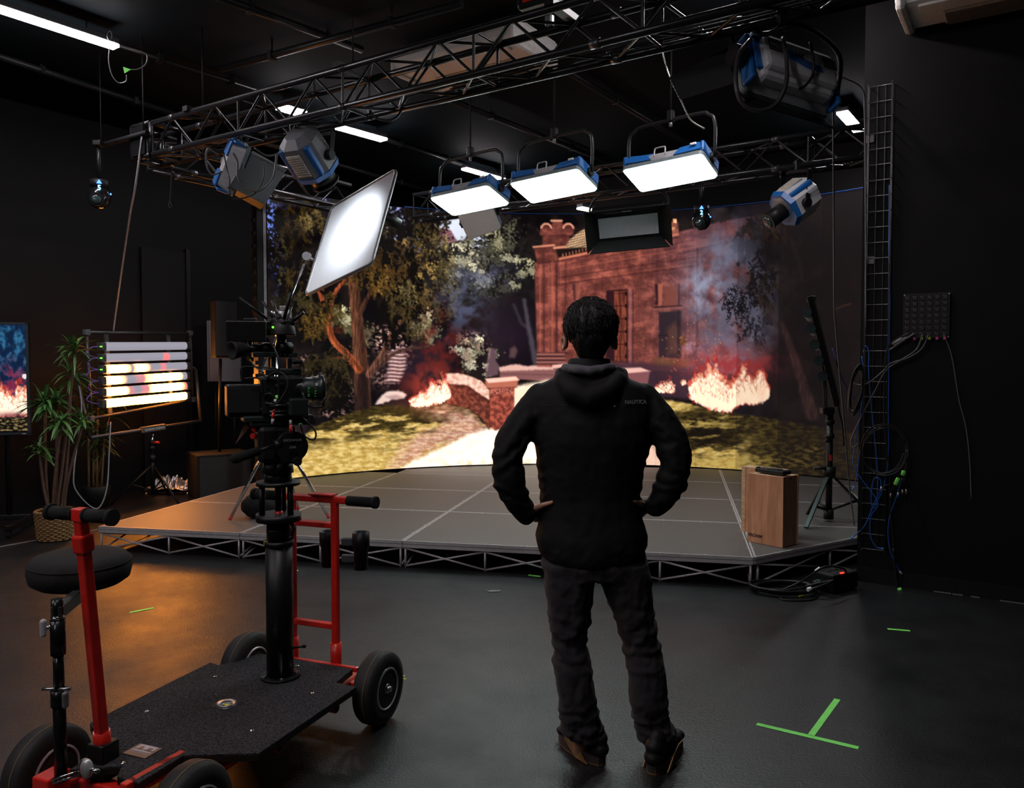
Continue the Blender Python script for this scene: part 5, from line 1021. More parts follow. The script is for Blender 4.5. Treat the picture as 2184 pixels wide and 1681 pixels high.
a = dd*cos(-.1)+V((-dd.y, dd.x, 0))*sin(-.1); n_ = Z.cross(a); MB().box(t+Z*(H1+.023), (.25, .10, .03), (a, n_, Z), .009).build('body', mat('device_teal_black', (.015, .02, .02), .4), o)
MB().box(t+a*.02+Z*(H1+.039), (.09, .06, .006), (a, n_, Z), .002).build('back_plate', BPL(), o); MB().box(t-a*.115-n_*.02+Z*(H1+.038), (.02, .03, .014), (a, n_, Z), .003).build('bump', BPL(), o)

# ------------------------------------------------------------------ stand with a second tube bank, seen edge-on
def side_stand():
    b = G(1767, 1112, SH); ED = V((.385, .923, 0)); o = thing('tube_light_stand', 'black tripod stand with a bank of unlit tubes seen edge-on, near the wire tray', 'light stand', b); Y = b.y; bl = BLK()
    zc = P(1767, 884, Y).z; MB().cyl(b+Z*.06, V((b.x, b.y, zc)), .026, n=14).build('column', bl, o)
    for z0, z1, r in ((.02, .10, .04), (P(0, 1010, Y).z-.03-SH, P(0, 1003, Y).z+.03-SH, .05), (P(0, 935, Y).z-SH, P(0, 925, Y).z-SH, .036), (P(0, 905, Y).z-SH, P(0, 895, Y).z-SH, .036)): MB().cyl(b+Z*z0, b+Z*z1, r, n=16).build('collar', BPL(), o)
    zt = P(0, 1008, Y).z
    for q in (G(1719, 1129, SH), G(1722, 1100, SH), V((b.x+.42, b.y+.10, SH))):
        f = V((q.x, q.y, SH+.012)); h = V((b.x, b.y, zt)); d = (f-h).normalized(); s = d.cross(Z).normalized()
        l = MB().box((f+h)/2, ((f-h).length, .034, .016), (d, s, d.cross(s)), .003).build('leg', mat('leg_green_black', (.018, .028, .027), .35, .3), o)
        m_ = h.lerp(f, .62); k = V((b.x, b.y, SH+.09)); MB().cyl(m_, k, .011, n=8).build('brace', bl, l)
    for y_, dx in ((940, -.04), (1030, -.05), (890, -.03), (998, -.10)): MB().cyl(V((b.x, b.y-.02, P(0, y_, Y).z)), V((b.x+dx*1.4, b.y-.03, P(0, y_, Y).z)), .013, n=10).build('knob', BPL(), o)
    MB().box(V((b.x, b.y-.026, P(0, 976, Y).z)), (.02, .006, .05)).build('red_label', mat('red_label', (.5, .02, .02), .5), o)
    q = lambda x, y, dy=0: P(x, y, Y+dy)
    MB().box(q(1764, 876), (.10, .08, .06), None, .01).build('top_bracket', BPL(), o)
    p, r_ = q(1761, 872), q(1755, 736); d = (p-r_).normalized(); MB().box((p+r_)/2, ((p-r_).length, .05, .03), (d, ED, d.cross(ED)), .004).build('yoke_arm', mat('arm_brown_black', (.032, .026, .020), .4), o)
    p, r_ = q(1786, 862, .1), q(1731, 640, -.05); d = (p-r_).normalized(); MB().box((p+r_)/2, ((p-r_).length, .8, .045), (d, ED, d.cross(ED)), .006).build('frame', bl, o)
    sd = d.cross(ED); sd = sd if sd.x < 0 else -sd
    for k in range(5):
        c = r_.lerp(p, .13+.145*k)+sd*.052; tb = MB().cyl(c-ED*.37, c+ED*.37, .034, n=18).build('light_tube', mat('off_tube', (.30, .30, .32), .4), o)
        MB().cyl(c-ED*.42, c-ED*.37, .039, n=18).build('end_cap', mat('cap_teal_black', (.02, .03, .03), .35), tb)
    MB().box(q(1730, 638), (.05, .08, .045), None, .006).build('corner_clamp', BPL(), o); MB().prism([q(1749, 742, -.06), q(1761, 742, -.06), q(1755, 730, -.06)], V((0, .03, 0))).build('warning_plate', ALU(), o)
    MB().tube(spline([q(1782, 830, -.02), q(1790, 880, -.05), q(1796, 905, -.05), q(1800, 950, -.05)], 6), .008, 6).build('power_lead', BPL(), o)
    MB().tube(spline([q(1775, 744, .1), q(1783, 768, .1), q(1790, 790, .15), q(1806, 826, .2), q(1822, 850, .25)], 6), .006, 6).build('purple_lead', mat('purple_cable', (.20, .10, .42), .45), o)
side_stand()
# ------------------------------------------------------------------ camera dolly
U = V((.362, .932, 0)).normalized(); W_ = V((U.y, -U.x, 0)); BZ = .215
def D(a, b, z=0): return U*a+W_*b+Z*z
def wheel(o, c, out):                                  # out = +1/-1: which way the visible dish faces along W_
    R_ = .150; ax = W_*out; 
    prof = [(.088, -.046), (.118, -.046), (.140, -.040), (.1485, -.026), (.150, 0), (.1485, .026), (.140, .040), (.118, .046), (.106, .048), (.088, .042)]
    t = MB().lathe(c, ax, prof, 48).build('tyre', mat('tyre_rubber', (.028, .026, .025), .62, var=.2, scale=8, bump=.08), o)
    MB().tube([c+ax*.012+(U*cos(2*pi*k/64)+Z*sin(2*pi*k/64))*.1502 for k in range(64)], .0011, 4, closed=True).build('mould_line', mat('ochre_line', (.30, .20, .07), .6), t)
    r = MB().lathe(c, ax, [(.088, -.03), (.089, .040), (.083, .047), (.079, .046), (.077, .030), (.060, .016), (.034, .020), (.028, .040), (.001, .041)], 40).build('rim', mat('cast_aluminium', (.66, .66, .68), .34, .55, var=.12, scale=14), o)
    mb = MB()
    for k in range(3):
        t = 2*pi*k/3+.4; p = c+ax*.020+(U*cos(t)+Z*sin(t))*.056; mb.cyl(p-ax*.004, p+ax*.005, .019, n=16)
    mb.build('rim_hole_pattern', MBLK(), r)
    mb = MB().cyl(c+ax*.03, c+ax*.060, .012, n=6); mb.cyl(c+ax*.03, c+ax*.046, .020, n=18); mb.build('axle_nut', STL(), r)
    MB().cyl(c-ax*.10, c, .014, n=12).build('axle', RED(), o)
def dolly():
    o = thing('camera_dolly', 'four-wheeled camera dolly with red tube frame and black carpeted deck', 'camera dolly', D(2.36, -2.04, 0))
    aF, aR = 2.865, 1.872; bR, bL = -1.712, -2.384
    for i, (a, b, s) in enumerate(((aF, bR, 1), (aF, bL, 1), (aR-.03, bR-.045, 1), (aR, bL, 1))):
        wheel(o, D(a, b, .1505), s)
    pts = [(148, 1642), (260, 1634), (250, 1657), (298, 1669), (391, 1611), (470, 1609), (552, 1607), (660, 1533), (760, 1465), (716, 1456), (752, 1427), (628, 1405), (552, 1394), (525, 1404), (466, 1419), (449, 1413), (320, 1477), (200, 1538), (192, 1543), (196, 1552), (238, 1583), (206, 1606)]
    poly = [G(x, y, BZ) for x, y in pts]
    carp = mat('deck_carpet', (.032, .030, .033), .95, var=.9, scale=120, bump=.8, bscale=150, spec=.15)
    MB().prism([V((p.x, p.y, BZ-.006)) for p in poly], Z*.006).build('carpet', carp, o); MB().prism([V((p.x, p.y, BZ-.026)) for p in poly], Z*.0195).build('deck_board', mat('dark_plywood', (.020, .014, .011), .5), o)
    fr = RED()
    for b in (-1.86, -2.24): MB().cyl(D(1.80, b, .155), D(2.92, b, .155), .021, n=14).build('frame_rail', fr, o)
    for px, py in ((596, 1594), (718, 1510)):
        e = G(px, py, .155); a = e.dot(U); b = e.dot(W_); t = MB().cyl(D(a, b-.5, .155), D(a, b, .155), .021, n=16).build('cross_tube', fr, o); MB().cyl(D(a, b, .155), D(a, b+.0015, .155), .015, n=14).build('tube_hollow', MBLK(), t)
    MB().box(D(aF, -2.05, .135), (.62, .05, .05), (W_, U, Z), .006).build('front_axle_beam', fr, o); MB().box(D(aR, -2.05, .135), (.62, .05, .05), (W_, U, Z), .006).build('rear_axle_beam', fr, o)
    p, q = G(392, 1616, .19), G(262, 1690, .19); d = (q-p).normalized(); MB().box((p+q)/2, ((p-q).length, .03, .05), (d, Z.cross(d), Z), .004).build('side_rail', fr, o)
    p, q = G(752, 1423, BZ), G(600, 1399, BZ); d = (q-p).normalized(); MB().box((p+q)/2-Z*.008, ((p-q).length+.05, .02, .02), (d, Z.cross(d), Z), .003).build('end_rail', fr, o)
    # deck fittings
    c = G(483, 1503, BZ); pl = MB().box(c+Z*.002, (.085, .085, .003), (U, W_, Z)).build('recessed_ring_plate', CHR(), o)
    mb = MB().lathe(c+Z*.0036, Z, [(.034, 0), (.036, .004), (.030, .004), (.022, .0005), (.001, .0005)], 28); mb.build('ring', STL(), pl); MB().tube([c+Z*.007+V((cos(t_*.3)*.02, sin(t_*.3)*.02, 0)) for t_ in range(16)], .003, 6).build('pull_handle', STL(), pl); MB().box(c+W_*.012-U*.012+Z*.006, (.012, .016, .002), (U, W_, Z)).build('yellow_tag', mat('yellow_tape', (.62, .60, .03), .6), pl)
    for x, y in ((458, 1444), (634, 1421), (666, 1479), (537, 1559), (312, 1518), (262, 1628), (494, 1477), (460, 1483)):
        k = G(x, y, BZ); r = .009 if (x, y) not in ((494, 1477), (460, 1483)) else .004; MB().lathe(k, Z, [(r, .0005), (r*.8, .003), (.001, .004)], 12).build('bolt', CHR(), o)
    k = G(304, 1603, BZ); nm = MB().box(k+Z*.0018, (.072, .098, .002), (U, W_, Z)).build('name_plate', mat('brown_plate', (.16, .085, .055), .5), o); wm = mat('plate_print', (.36, .33, .36), .6)
    mb = MB(); z_ = Z*.0034
    mb.box(k+U*.020+z_, (.026, .074, .0008), (U, W_, Z)); mb.build('plate_emblem', wm, nm); mb = MB()
    for s in (-.018, .018): mb.box(k+U*.013+W_*s+Z*.0042, (.016, .016, .0008), (U, W_, Z))
    mb.build('emblem_cutout', mat('brown_plate', (.16, .085, .055), .5), nm); text_mesh('plate_lettering', 'matthews', .020, k-U*.008+Z*.003, W_, U, wm, nm, ext=.0003, bold=.0006); text_mesh('plate_lettering', 'STUDIO EQUIPMENT', .008, k-U*.020+Z*.003, W_, U, wm, nm, ext=.0003)
    # push bar at the far end
    r = .0165; pR = G(717, 1412, BZ); Yp = pR.y; tz = P(717, 1066, Yp).z; pL = pR-W_*.222; foam = mat('foam_grip', (.012, .012, .012), .9, bump=.3, bscale=200)
    for p in (pR, pL):
        MB().box(V((p.x, p.y, (BZ+tz)/2)), (.030, .030, tz-BZ), (W_, U, Z), .006).build('push_post', fr, o); MB().cyl(V((p.x, p.y, BZ-.05)), V((p.x, p.y, BZ+.085)), .024, n=18).build('post_socket', fr, o)
    g = V((pR.x, pR.y, tz)); MB().box((V((pR.x, pR.y, tz))+V((pL.x, pL.y, tz)))/2, (.222+.16, .030, .030), (W_, U, Z), .006).build('top_bar', fr, o)
    for s, p in ((1, V((pR.x, pR.y, tz))), (-1, V((pL.x, pL.y, tz)))):
        gp = MB().cyl(p+W_*(s*.065), p+W_*(s*.205), .0215, n=18); gp.cyl(p+W_*(s*.192), p+W_*(s*.207), .026, n=18); gp.build('handle_grip', foam, o)
    for y_ in (1121, 1336):
        z_ = P(717, y_, Yp).z; MB().box((pR+pL)/2+Z*(z_-BZ), (.222, .026, .026), (W_, U, Z), .005).build('cross_rung', fr, o)
    sp = V((pR.x, pR.y, tz))-W_*.16; MB().box(V((pR.x, pR.y, tz))-W_*.06+Z*.02, (.12, .05, .008), (W_, U, Z), .002).build('phone_shelf', fr, o)
    # steering handle at the near end
    b0 = G(222, 1618, BZ); top = P(172, 1098, 2.42); d = (top-b0).normalized()
    MB().box(b0+d*.03+Z*-.03, (.07, .07, .12), (W_, U, Z), .006).build('steering_socket', BLK(), o)
    s = Z.cross(d).normalized(); MB().box(b0.lerp(top, .5), (.034, .034, (top-b0).length), (W_, W_.cross(d).normalized(), d), .006).build('steering_pole', fr, o)
    L = (top-b0).length
    MB().cyl(b0+d*.02, b0+d*.10, .026, n=18).build('pole_socket', fr, o); MB().box(b0+d*(L*.89), (.048, .048, .06), (W_, W_.cross(d).normalized(), d), .008).build('pole_sleeve', fr, o); MB().box(b0+d*L, (.045, .036, .042), (W_, U, Z), .005).build('pole_head', fr, o)
    st = b0+d*(L*.5)-W_*.0185; MB().box(b0+d*(L*.50)-W_*.0178, (.0015, .020, L*.55), (W_, W_.cross(d).normalized(), d)).build('yellow_strip', mat('yellow_tape', (.62, .60, .03), .6), o)
    for sg in (-1, 1):
        p = top; gp = MB().cyl(p+W_*(sg*.022), p+W_*(sg*.130), .0205, n=20); gp.cyl(p+W_*(sg*.118), p+W_*(sg*.133), .0255, n=20); gp.cyl(p+W_*(sg*.022), p+W_*(sg*.030), .023, n=20); gp.build('handle_grip', foam, o)
    MB().box(b0+Z*-.02-W_*.045+U*-.03, (.035, .018, .05), (W_, U, Z), .008).build('clamp_knob', ALU(), o); MB().cyl(b0-W_*.06+Z*.0-U*.02, b0-W_*.0+Z*.0, .007, n=8).build('clamp_bolt', CHR(), o)
    k = P(185, 1640, 2.44); MB().sph(k, (.020, .016, .032), 14, 10).build('wing_knob', mat('cast_aluminium', (.52, .52, .54), .28, 1), o); MB().cyl(k, k+W_*.05, .007, n=8).build('knob_stem', CHR(), o)
    mb = MB(); c = P(140, 1660, 2.36); mb.tube([c+W_*(.03*x)+Z*(.012*y)+U*(.02*x) for x, y in ((-1, -1), (1, .4), (1, 1.4), (-1, 0))], .0035, 6, closed=True); mb.build('spring_clip', CHR(), o)
    MB().box(P(110, 1672, 2.42), (.07, .08, .07), (W_, U, Z), .006).build('seat_socket', fr, o)
    # seat
    sb = P(130, 1662, 2.40); z1 = P(130, 1395, 2.42).z; pm = mat('gloss_black_tube', (.010, .010, .011), .22, .4)
    def tub(z0, z1_, r, nm, m_): MB().cyl(V((sb.x, sb.y, z0)), V((sb.x, sb.y, z1_)), r, n=18).build(nm, m_, o)
    zz = lambda y: P(130, y, 2.40).z
    tub(zz(1665), zz(1475), .0185, 'seat_tube', pm); tub(zz(1505), zz(1470), .024, 'seat_collar', pm); tub(zz(1475), zz(1395), .0155, 'seat_tube', pm); tub(zz(1396), zz(1322), .0215, 'seat_sleeve', pm); tub(zz(1322), zz(1278), .0175, 'seat_tube', pm); tub(zz(1320), zz(1314), .019, 'chrome_ring', CHR())
    a_ = V((sb.x, sb.y, zz(1296))); e_ = P(182, 1268, 2.66); d = (e_-a_); d.z *= .2; d.normalize(); MB().box((a_+e_)/2, ((e_-a_).length+.03, .03, .042), (d, Z.cross(d), Z), .004).build('seat_arm', mat('arm_grey_black', (.05, .05, .05), .35, .4), o)
    sc = P(171, 1208, 2.72); MB().cyl(V((sc.x, sc.y, e_.z-.03)), V((sc.x, sc.y, sc.z-.04)), .022, n=14).build('seat_swivel', BLK(), o)
    cs = mat('seat_fabric', (.020, .018, .018), .9, var=.2, scale=80, bump=.2, bscale=250); prof = [(.06, -.052), (.135, -.055), (.156, -.040), (.163, -.010), (.160, .018), (.148, .034), (.12, .043), (.06, .047), (.001, .048)]
    MB().lathe(sc, Z+V((.02, -.03, 0)), prof, 40).build('seat_cushion', cs, o); MB().tube([sc+V((cos(2*pi*k/48)*.1600, sin(2*pi*k/48)*.1600, .019-.0032*cos(2*pi*k/48)+.0048*sin(2*pi*k/48))) for k in range(48)], .0026, 6, closed=True).build('seat_piping', cs, o)
    MB().cyl(P(195, 1240, 2.70), P(228, 1238, 2.66), .004, n=6).build('height_lever', BLK(), o)
    kn = P(92, 1340, 2.38); MB().box(kn, (.018, .02, .055), None, .008).build('wing_knob', mat('cast_aluminium', (.52, .52, .54), .28, 1), o); MB().cyl(kn, V((sb.x, sb.y, kn.z)), .007, n=8).build('knob_stem', CHR(), o)
    for dx in (-.045, .04): MB().cyl(V((sb.x+dx, sb.y-.01, zz(1467))), V((sb.x, sb.y-.01, zz(1467))), .0055, n=8).build('lock_pin', STL(), o)
    MB().box(V((sb.x+.030, sb.y-.02, zz(1487))), (.016, .02, .05), None, .006).build('cam_lever', ALU(), o)
    # pedestal column
    cb = G(598, 1443, BZ); cb.z = 0; Y = cb.y; zz = lambda y: P(598, y, Y).z; col = mat('column_black', (.010, .010, .0105), .42, .0, var=.1)
    def ring(z0, z1_, r, nm, m_=col, n=32): return MB().cyl(V((cb.x, cb.y, z0)), V((cb.x, cb.y, z1_)), r, n=n).build(nm, m_, o)
    fl = ring(BZ+.001, BZ+.010, .079, 'base_flange')
    for k in range(5): t = 2*pi*k/5-1.2; p = V((cb.x+cos(t)*.068, cb.y+sin(t)*.068, BZ+.010)); MB().cyl(p, p+Z*.009, .009, n=6).build('flange_bolt', CHR(), fl)
    ring(BZ+.010, zz(1156), .0545, 'outer_tube'); ring(zz(1163), zz(1152), .060, 'tube_rim'); ring(zz(1152), zz(1108), .0485, 'inner_tube'); ring(zz(1132), zz(1128), .0495, 'ring_line', BPL())
    MB().box(V((cb.x-.042, cb.y-.030, zz(1156))), (.02, .006, .016), None).build('yellow_sticker', mat('yellow_sticker', (.62, .70, .05), .6), o)
    ring(zz(1110), zz(1095), .090, 'lower_plate'); ring(zz(1034), zz(1026), .088, 'upper_plate')
    for t in (-2.6, -.5, 1.57): MB().cyl(V((cb.x+cos(t)*.066, cb.y+sin(t)*.066, zz(1096))), V((cb.x+cos(t)*.066, cb.y+sin(t)*.066, zz(1033))), .0125, n=16).build('spacer_rod', col, o)
    ring(zz(1096), zz(1033), .0135, 'centre_shaft', BLK(), 18); ring(zz(1103), zz(1090), .0165, 'red_band', RED(), 20)
    MB().tube(spline([V((cb.x+.055, cb.y-.03, zz(1108))), V((cb.x+.072, cb.y-.04, zz(1122))), V((cb.x+.062, cb.y-.04, zz(1140)))], 5), .008, 8).build('lock_lever', BLK(), o); MB().sph(V((cb.x+.06, cb.y-.04, zz(1142))), .011, 10, 8).build('lever_knob', BPL(), o)
    a = V((cb.x+.05, cb.y-.01, zz(1381))); MB().cyl(a, a+V((.05, -.01, .012)), .005, n=8).build('drain_lever', BLK(), o); MB().sph(a+V((.055, -.011, .013)), .009, 10, 8).build('lever_knob', BPL(), o)
    return o, cb, Y
dol, CB, YC = dolly()
def cup(px, py0, py1, Y, label):
    c = P(px, py1, Y); zt = P(px, py0, Y).z; o = thing('cup_holder', label, 'cup holder', c, 'cup holders clamped to the dolly'); r = .038
    MB().lathe(c, Z, [(r*.8, 0), (r*.82, (zt-c.z)*.55), (r, (zt-c.z)*.62), (r*1.02, zt-c.z), (r*.92, zt-c.z), (r*.9, (zt-c.z)*.65), (.001, (zt-c.z)*.6)], 24).build('cup', BPL(), o)
    for f in (.30, .75): MB().box(V(((c.x+P(717, py0, Y).x)/2, Y-.005, c.z+(zt-c.z)*f)), (abs(P(717, py0, Y).x-c.x)*.55, .02, .035), None, .005).build('clamp_arm', mat('clamp_grey', (.05, .055, .06), .4), o)
    return o
cup(770, 1135, 1214, 3.44, 'black cup holder on the outer side of the red push bar'); cup(700, 1133, 1208, 3.60, 'black cup holder tucked behind the red push bar post')

# ------------------------------------------------------------------ fluid head and cinema camera
zz = lambda y: P(598, y, YC).z
k_ = YC/FPX
def cam_rig():
    bk = mat('camera_black', (.011, .012, .012), .42, var=.2); bg = mat('camera_edge', (.016, .022, .022), .38, .3); c = CB
    h = thing('fluid_head', 'black fluid head with a long pan handle, on top of the dolly column', 'tripod head', V((c.x, c.y, zz(1024))))
    MB().cyl(V((c.x, c.y, zz(1025))), V((c.x, c.y, zz(1008))), .056, .052, n=28).build('base_bowl', bk, h)
    MB().cyl(V((c.x, c.y, zz(1008))), V((c.x, c.y, zz(985))), .062, .058, n=28).build('pan_drum', bk, h)
    f = V((.90, .43, 0)).normalized(); s = V((f.y, -f.x, 0))         # f: the lens looks this way, s: towards the viewer
    MB().box(V((c.x-.01, c.y, zz(945))), (.15, .13, .15), (f, s, Z), .02).build('tilt_body', bk, h)
    q = P(622, 952, YC-.05); MB().cyl(q-s*.02-f*0, q+s*.02, .062, n=30).build('drag_housing', bk, h); MB().box(q-Z*.035, (.085, .04, .07), (f, s, Z), .02).build('drag_housing', bk, h)
    MB().cyl(P(633, 984, YC-.06)-s*.01, P(633, 984, YC-.06)+s*.022, .017, n=18).build('drag_dial', BPL(), h)
    text_mesh('side_lettering', "O'CONNOR", .013, q+s*.0215+Z*.022, f, Z, mat('grey_print', (.3, .3, .3), .6), h); text_mesh('side_lettering', '2560', .013, q+s*.0215-Z*.006, f, Z, mat('grey_print', (.3, .3, .3), .6), h)
    MB().box(V((c.x, c.y, zz(902))), (.22, .10, .016), (f, s, Z), .004).build('quick_plate', bg, h)
    for x, y in ((538, 930), (541, 915)): MB().cyl(P(x, y, YC-.04), P(x+8, y, YC-.02), .012, n=12).build('red_lever', RED(), h)
    a, b = P(592, 948, YC-.08), P(552, 962, YC-.15); e = P(502, 978, YC-.22); MB().cyl(a, b, .008, n=12).build('handle_tube', BLK(), h); g = MB().cyl(b, e, .0165, .0195, n=18); g.sph(e, .0195, 14, 8); g.build('handle_grip', mat('foam_grip', (.012, .012, .012), .9), h); MB().cyl(P(600, 948, YC-.07), P(585, 950, YC-.085), .02, n=16).build('handle_rosette', bk, h)
    cmr = thing('cinema_camera', 'black cinema camera rig with lens, viewfinder and battery, on the fluid head', 'camera', V((c.x, c.y, zz(899))))
    def bx(x0, x1, y0, y1, dy, dep, nm, m_=bk, bev=.006, par=cmr):
        ctr = P((x0+x1)/2, (y0+y1)/2, YC+dy); return MB().box(ctr, ((x1-x0)*k_, dep, (y1-y0)*k_), (f, s, Z) if dep > .02 else (f, s, Z), bev).build(nm, m_, par)
    bx(520, 665, 885, 898, 0, .11, 'base_plate', bg); bx(556, 640, 803, 884, 0, .13, 'body', bk, .01); bx(484, 556, 820, 889, -.02, .10, 'battery', bk, .008)
    bx(490, 552, 828, 880, -.078, .004, 'battery_face', mat('battery_panel', (.016, .016, .016), .6), .002); bx(484, 486.5, 822, 888, -.05, .03, 'copper_edge', mat('copper_edge', (.4, .2, .12), .4, .5), .001)
    bx(617, 655, 850, 886, -.08, .06, 'control_box', bg, .006); bx(540, 632, 751, 762, 0, .05, 'top_rail', bg, .003); bx(578, 588, 762, 788, 0, .03, 'rail_post', bk); bx(612, 622, 762, 790, 0, .03, 'rail_post', bk); bx(565, 640, 786, 800, 0, .08, 'top_plate', bg); bx(622, 645, 768, 777, -.02, .03, 'handle_stub', bk)
    mb = MB(); 
    for i in range(8): mb.cyl(P(548+i*10, 756.5, YC-.03), P(548+i*10, 756.5, YC-.022), .004, n=8)
    mb.build('rail_hole_pattern', MBLK(), cmr)
    mb = MB()
    for i in range(12): mb.box(P(628, 812+i*6, YC-.062), (.02, .004, .005), (f, s, Z))
    mb.build('side_vent_slats', BPL(), cmr)
    for y_ in (866, 879, 887): MB().cyl(P(575, y_, YC-.08), P(612, y_-1.5, YC-.06), .005, n=8).build('support_rod', mat('rod_steel', (.16, .16, .16), .3, .9), cmr)
    lc = P(636, 829, YC+.0); lens = MB().lathe(lc, f+V((0, 0, -.0)), [(.036, -.02), (.040, 0), (.040, .02), (.046, .022), (.046, .05), (.050, .052), (.050, .075), (.056, .078), (.056, .100), (.050, .102), (.047, .085), (.001, .08)], 36).build('lens', mat('lens_black', (.016, .022, .022), .32, .2), cmr)
    wp = mat('white_print', (.6, .6, .6), .5); gp = mat('green_print', (.10, .7, .08), .5, emit=(.05, .5, .03), estr=.12)
    for z_, tt in ((.062, '7  9 12 \u221e'), (.035, '2.8  4  5.6')): text_mesh('lens_scale_lettering', tt, .010, lc+f*z_+s*.0512-Z*.012, Z, -f, gp, lens, ext=.0004)
    MB().box(lc+f*.064+s*.051+Z*.018, (.010, .002, .012), (f, s, Z)).build('white_mark', wp, lens); MB().tube([lc+f*.058+(s*cos(t)+Z*sin(t))*.0505 for t in [2*pi*i/40 for i in range(40)]], .002, 6, closed=True).build('gear_ring', BPL(), lens)
    a = P(654, 868, YC-.09); mb = MB().tube(spline([P(645, 838, YC-.06), P(655, 862, YC-.07), P(668, 868, YC-.08), P(688, 867, YC-.10)], 5), .0055, 8); mb.build('focus_arm', bg, cmr); MB().cyl(P(688, 867, YC-.10), P(694, 848, YC-.11), .0045, n=8).build('crank_handle', BPL(), cmr); MB().cyl(P(660, 900, YC-.06), P(666, 898, YC-.09), .015, n=14).build('clamp_knob', BPL(), cmr)
    MB().prism([P(532, 882, YC-.01), P(535, 908, YC-.01), P(503, 946, YC-.06)], s*.004).build('cloth_flap', mat('tan_cloth', (.14, .075, .05), .8), cmr)
    # monitor and viewfinder
    sc = P(529, 707, YC-.06); MB().box(sc, (86*k_*1.02, .022, 44*k_), (V((.99, .12, 0)).normalized(), V((.12, -.99, 0)).normalized(), Z), .004).build('top_monitor', mat('monitor_black', (.006, .006, .007), .35), cmr)
    MB().box(P(569, 707, YC-.065), (.004, .024, 40*k_), None, .001).build('monitor_edge', mat('rod_steel', (.16, .16, .16), .3, .9), cmr); MB().box(P(533, 682, YC-.05), (.05, .02, .012), None, .004).build('monitor_mount', bk, cmr); MB().cyl(P(533, 729, YC-.04), P(533, 752, YC-.04), .010, n=10).build('monitor_arm', bk, cmr)
    ev = V((-.62, -.72, -.12)).normalized(); ec = P(518, 745, YC-.07); MB().lathe(ec-ev*.02, ev, [(.020, 0), (.024, .01), (.030, .03), (.034, .055), (.037, .070), (.033, .071), (.020, .055), (.001, .05)], 26).build('viewfinder_eyecup', RUB(), cmr)
    MB().cyl(ec-ev*.02, P(560, 742, YC-.02), .016, n=14).build('viewfinder_tube', bk, cmr); MB().cyl(P(558, 742, YC-.02), P(585, 744, YC), .022, n=16).build('viewfinder_body', bk, cmr)
    MB().cyl(P(527, 762, YC-.05), P(536, 773, YC-.05), .0055, n=10).build('yellow_plug', mat('yellow_plug', (.55, .36, .03), .5), cmr); MB().tube(spline([P(536, 773, YC-.05), P(548, 785, YC-.05), P(563, 796, YC-.04)], 5), .0032, 6).build('video_cable', mat('teal_cable', (.05, .10, .11), .5), cmr)
    cb_ = mat('thin_black_cable', (.018, .016, .016), .4)
    for pts, r in (([(571, 830), (568, 812), (580, 797), (597, 794), (610, 806), (613, 825), (603, 846), (588, 862), (566, 860)], .0042), ([(570, 716), (580, 735), (590, 757), (594, 775), (594, 860)], .0036), ([(516, 810), (514, 790), (524, 782), (560, 784), (590, 786)], .0036), ([(521, 808), (545, 806), (556, 812), (559, 840)], .004), ([(606, 856), (625, 868), (650, 895), (668, 912), (674, 928), (668, 938), (652, 932), (643, 915), (641, 904)], .0036)):
        MB().tube(spline([P(x, y, YC-.085-.004*i) for i, (x, y) in enumerate(pts)], 6), r, 6).build('cable', cb_, cmr)
    MB().tube([P(574, 850, YC-.09)+V((cos(t)*.020, -.004*sin(t), sin(t)*.020)) for t in [2*pi*i/24 for i in range(24)]], .004, 6, closed=True).build('cable_coil', cb_, cmr)
    for (x, y, x2, y2, m_) in ((590, 843, 592, 852, GRN()), (588, 852, 587, 858, WHT()), (641, 903, 641, 911, mat('green_plug', (.05, .35, .05), .5)), (620, 896, 620, 908, mat('grey_plug', (.35, .33, .34), .5)), (620, 906, 620, 924, RED()), (583, 880, 582, 892, RED()), (584, 874, 586, 878, RED()), (582, 893, 581, 905, mat('grey_plug', (.35, .33, .34), .5))):
        MB().cyl(P(x, y, YC-.10), P(x2, y2, YC-.10), .006, n=10).build('plug', m_, cmr)
    for i, (x, y) in enumerate(((566, 842), (562, 858), (572, 868), (590, 822), (558, 872), (600, 818))): MB().cyl(P(x, y, YC-.075), P(x, y, YC-.062), .006, n=10).build('socket', mat('socket_steel', (.10, .10, .10), .4, .8), cmr)
    # antenna dome
    dc = P(601, 716, YC+.0); o = thing('antenna_dome', 'black dome with several stick antennas and a green light, on top of the camera', 'antenna', dc); dm = mat('dome_black', (.020, .017, .018), .5)
    MB().lathe(dc, Z, [(.056, 0), (.056, .006), (.052, .03), (.044, .05), (.03, .062), (.001, .068)], 30).build('dome', dm, o); MB().cyl(dc-Z*.07, dc, .018, n=14).build('mount_arm', bk, o); MB().cyl(dc-Z*.05+V((-.01, -.02, 0)), dc-Z*.05+V((.03, .02, 0)), .024, n=14).build('mount_joint', bk, o)
    for (bx_, by, tx, ty, dy, r) in ((577, 686, 510, 634, -.03, .006), (588, 684, 560, 643, .05, .0055), (594, 678, 580, 642, .06, .0055), (604, 688, 621, 624, -.05, .007), (621, 688, 648, 666, 0, .007), (612, 682, 622, 655, .07, .004)):
        a, b = P(bx_, by, YC+dy*.6), P(tx, ty, YC+dy*1.4); MB().sph(a, .017, 12, 8).build('antenna_joint', dm, o); MB().cyl(a, b, r, n=10).build('antenna_stick', bk, o)
    MB().sph(P(582, 698, YC-.052), .0045, 8, 6).build('green_light', emat('green_led', (.15, 1, .05), 2.5), o); MB().sph(P(588, 716, YC-.056), .003, 8, 6).build('amber_light', emat('amber_led', (1, .45, .08), 1.5), o)
cam_rig()
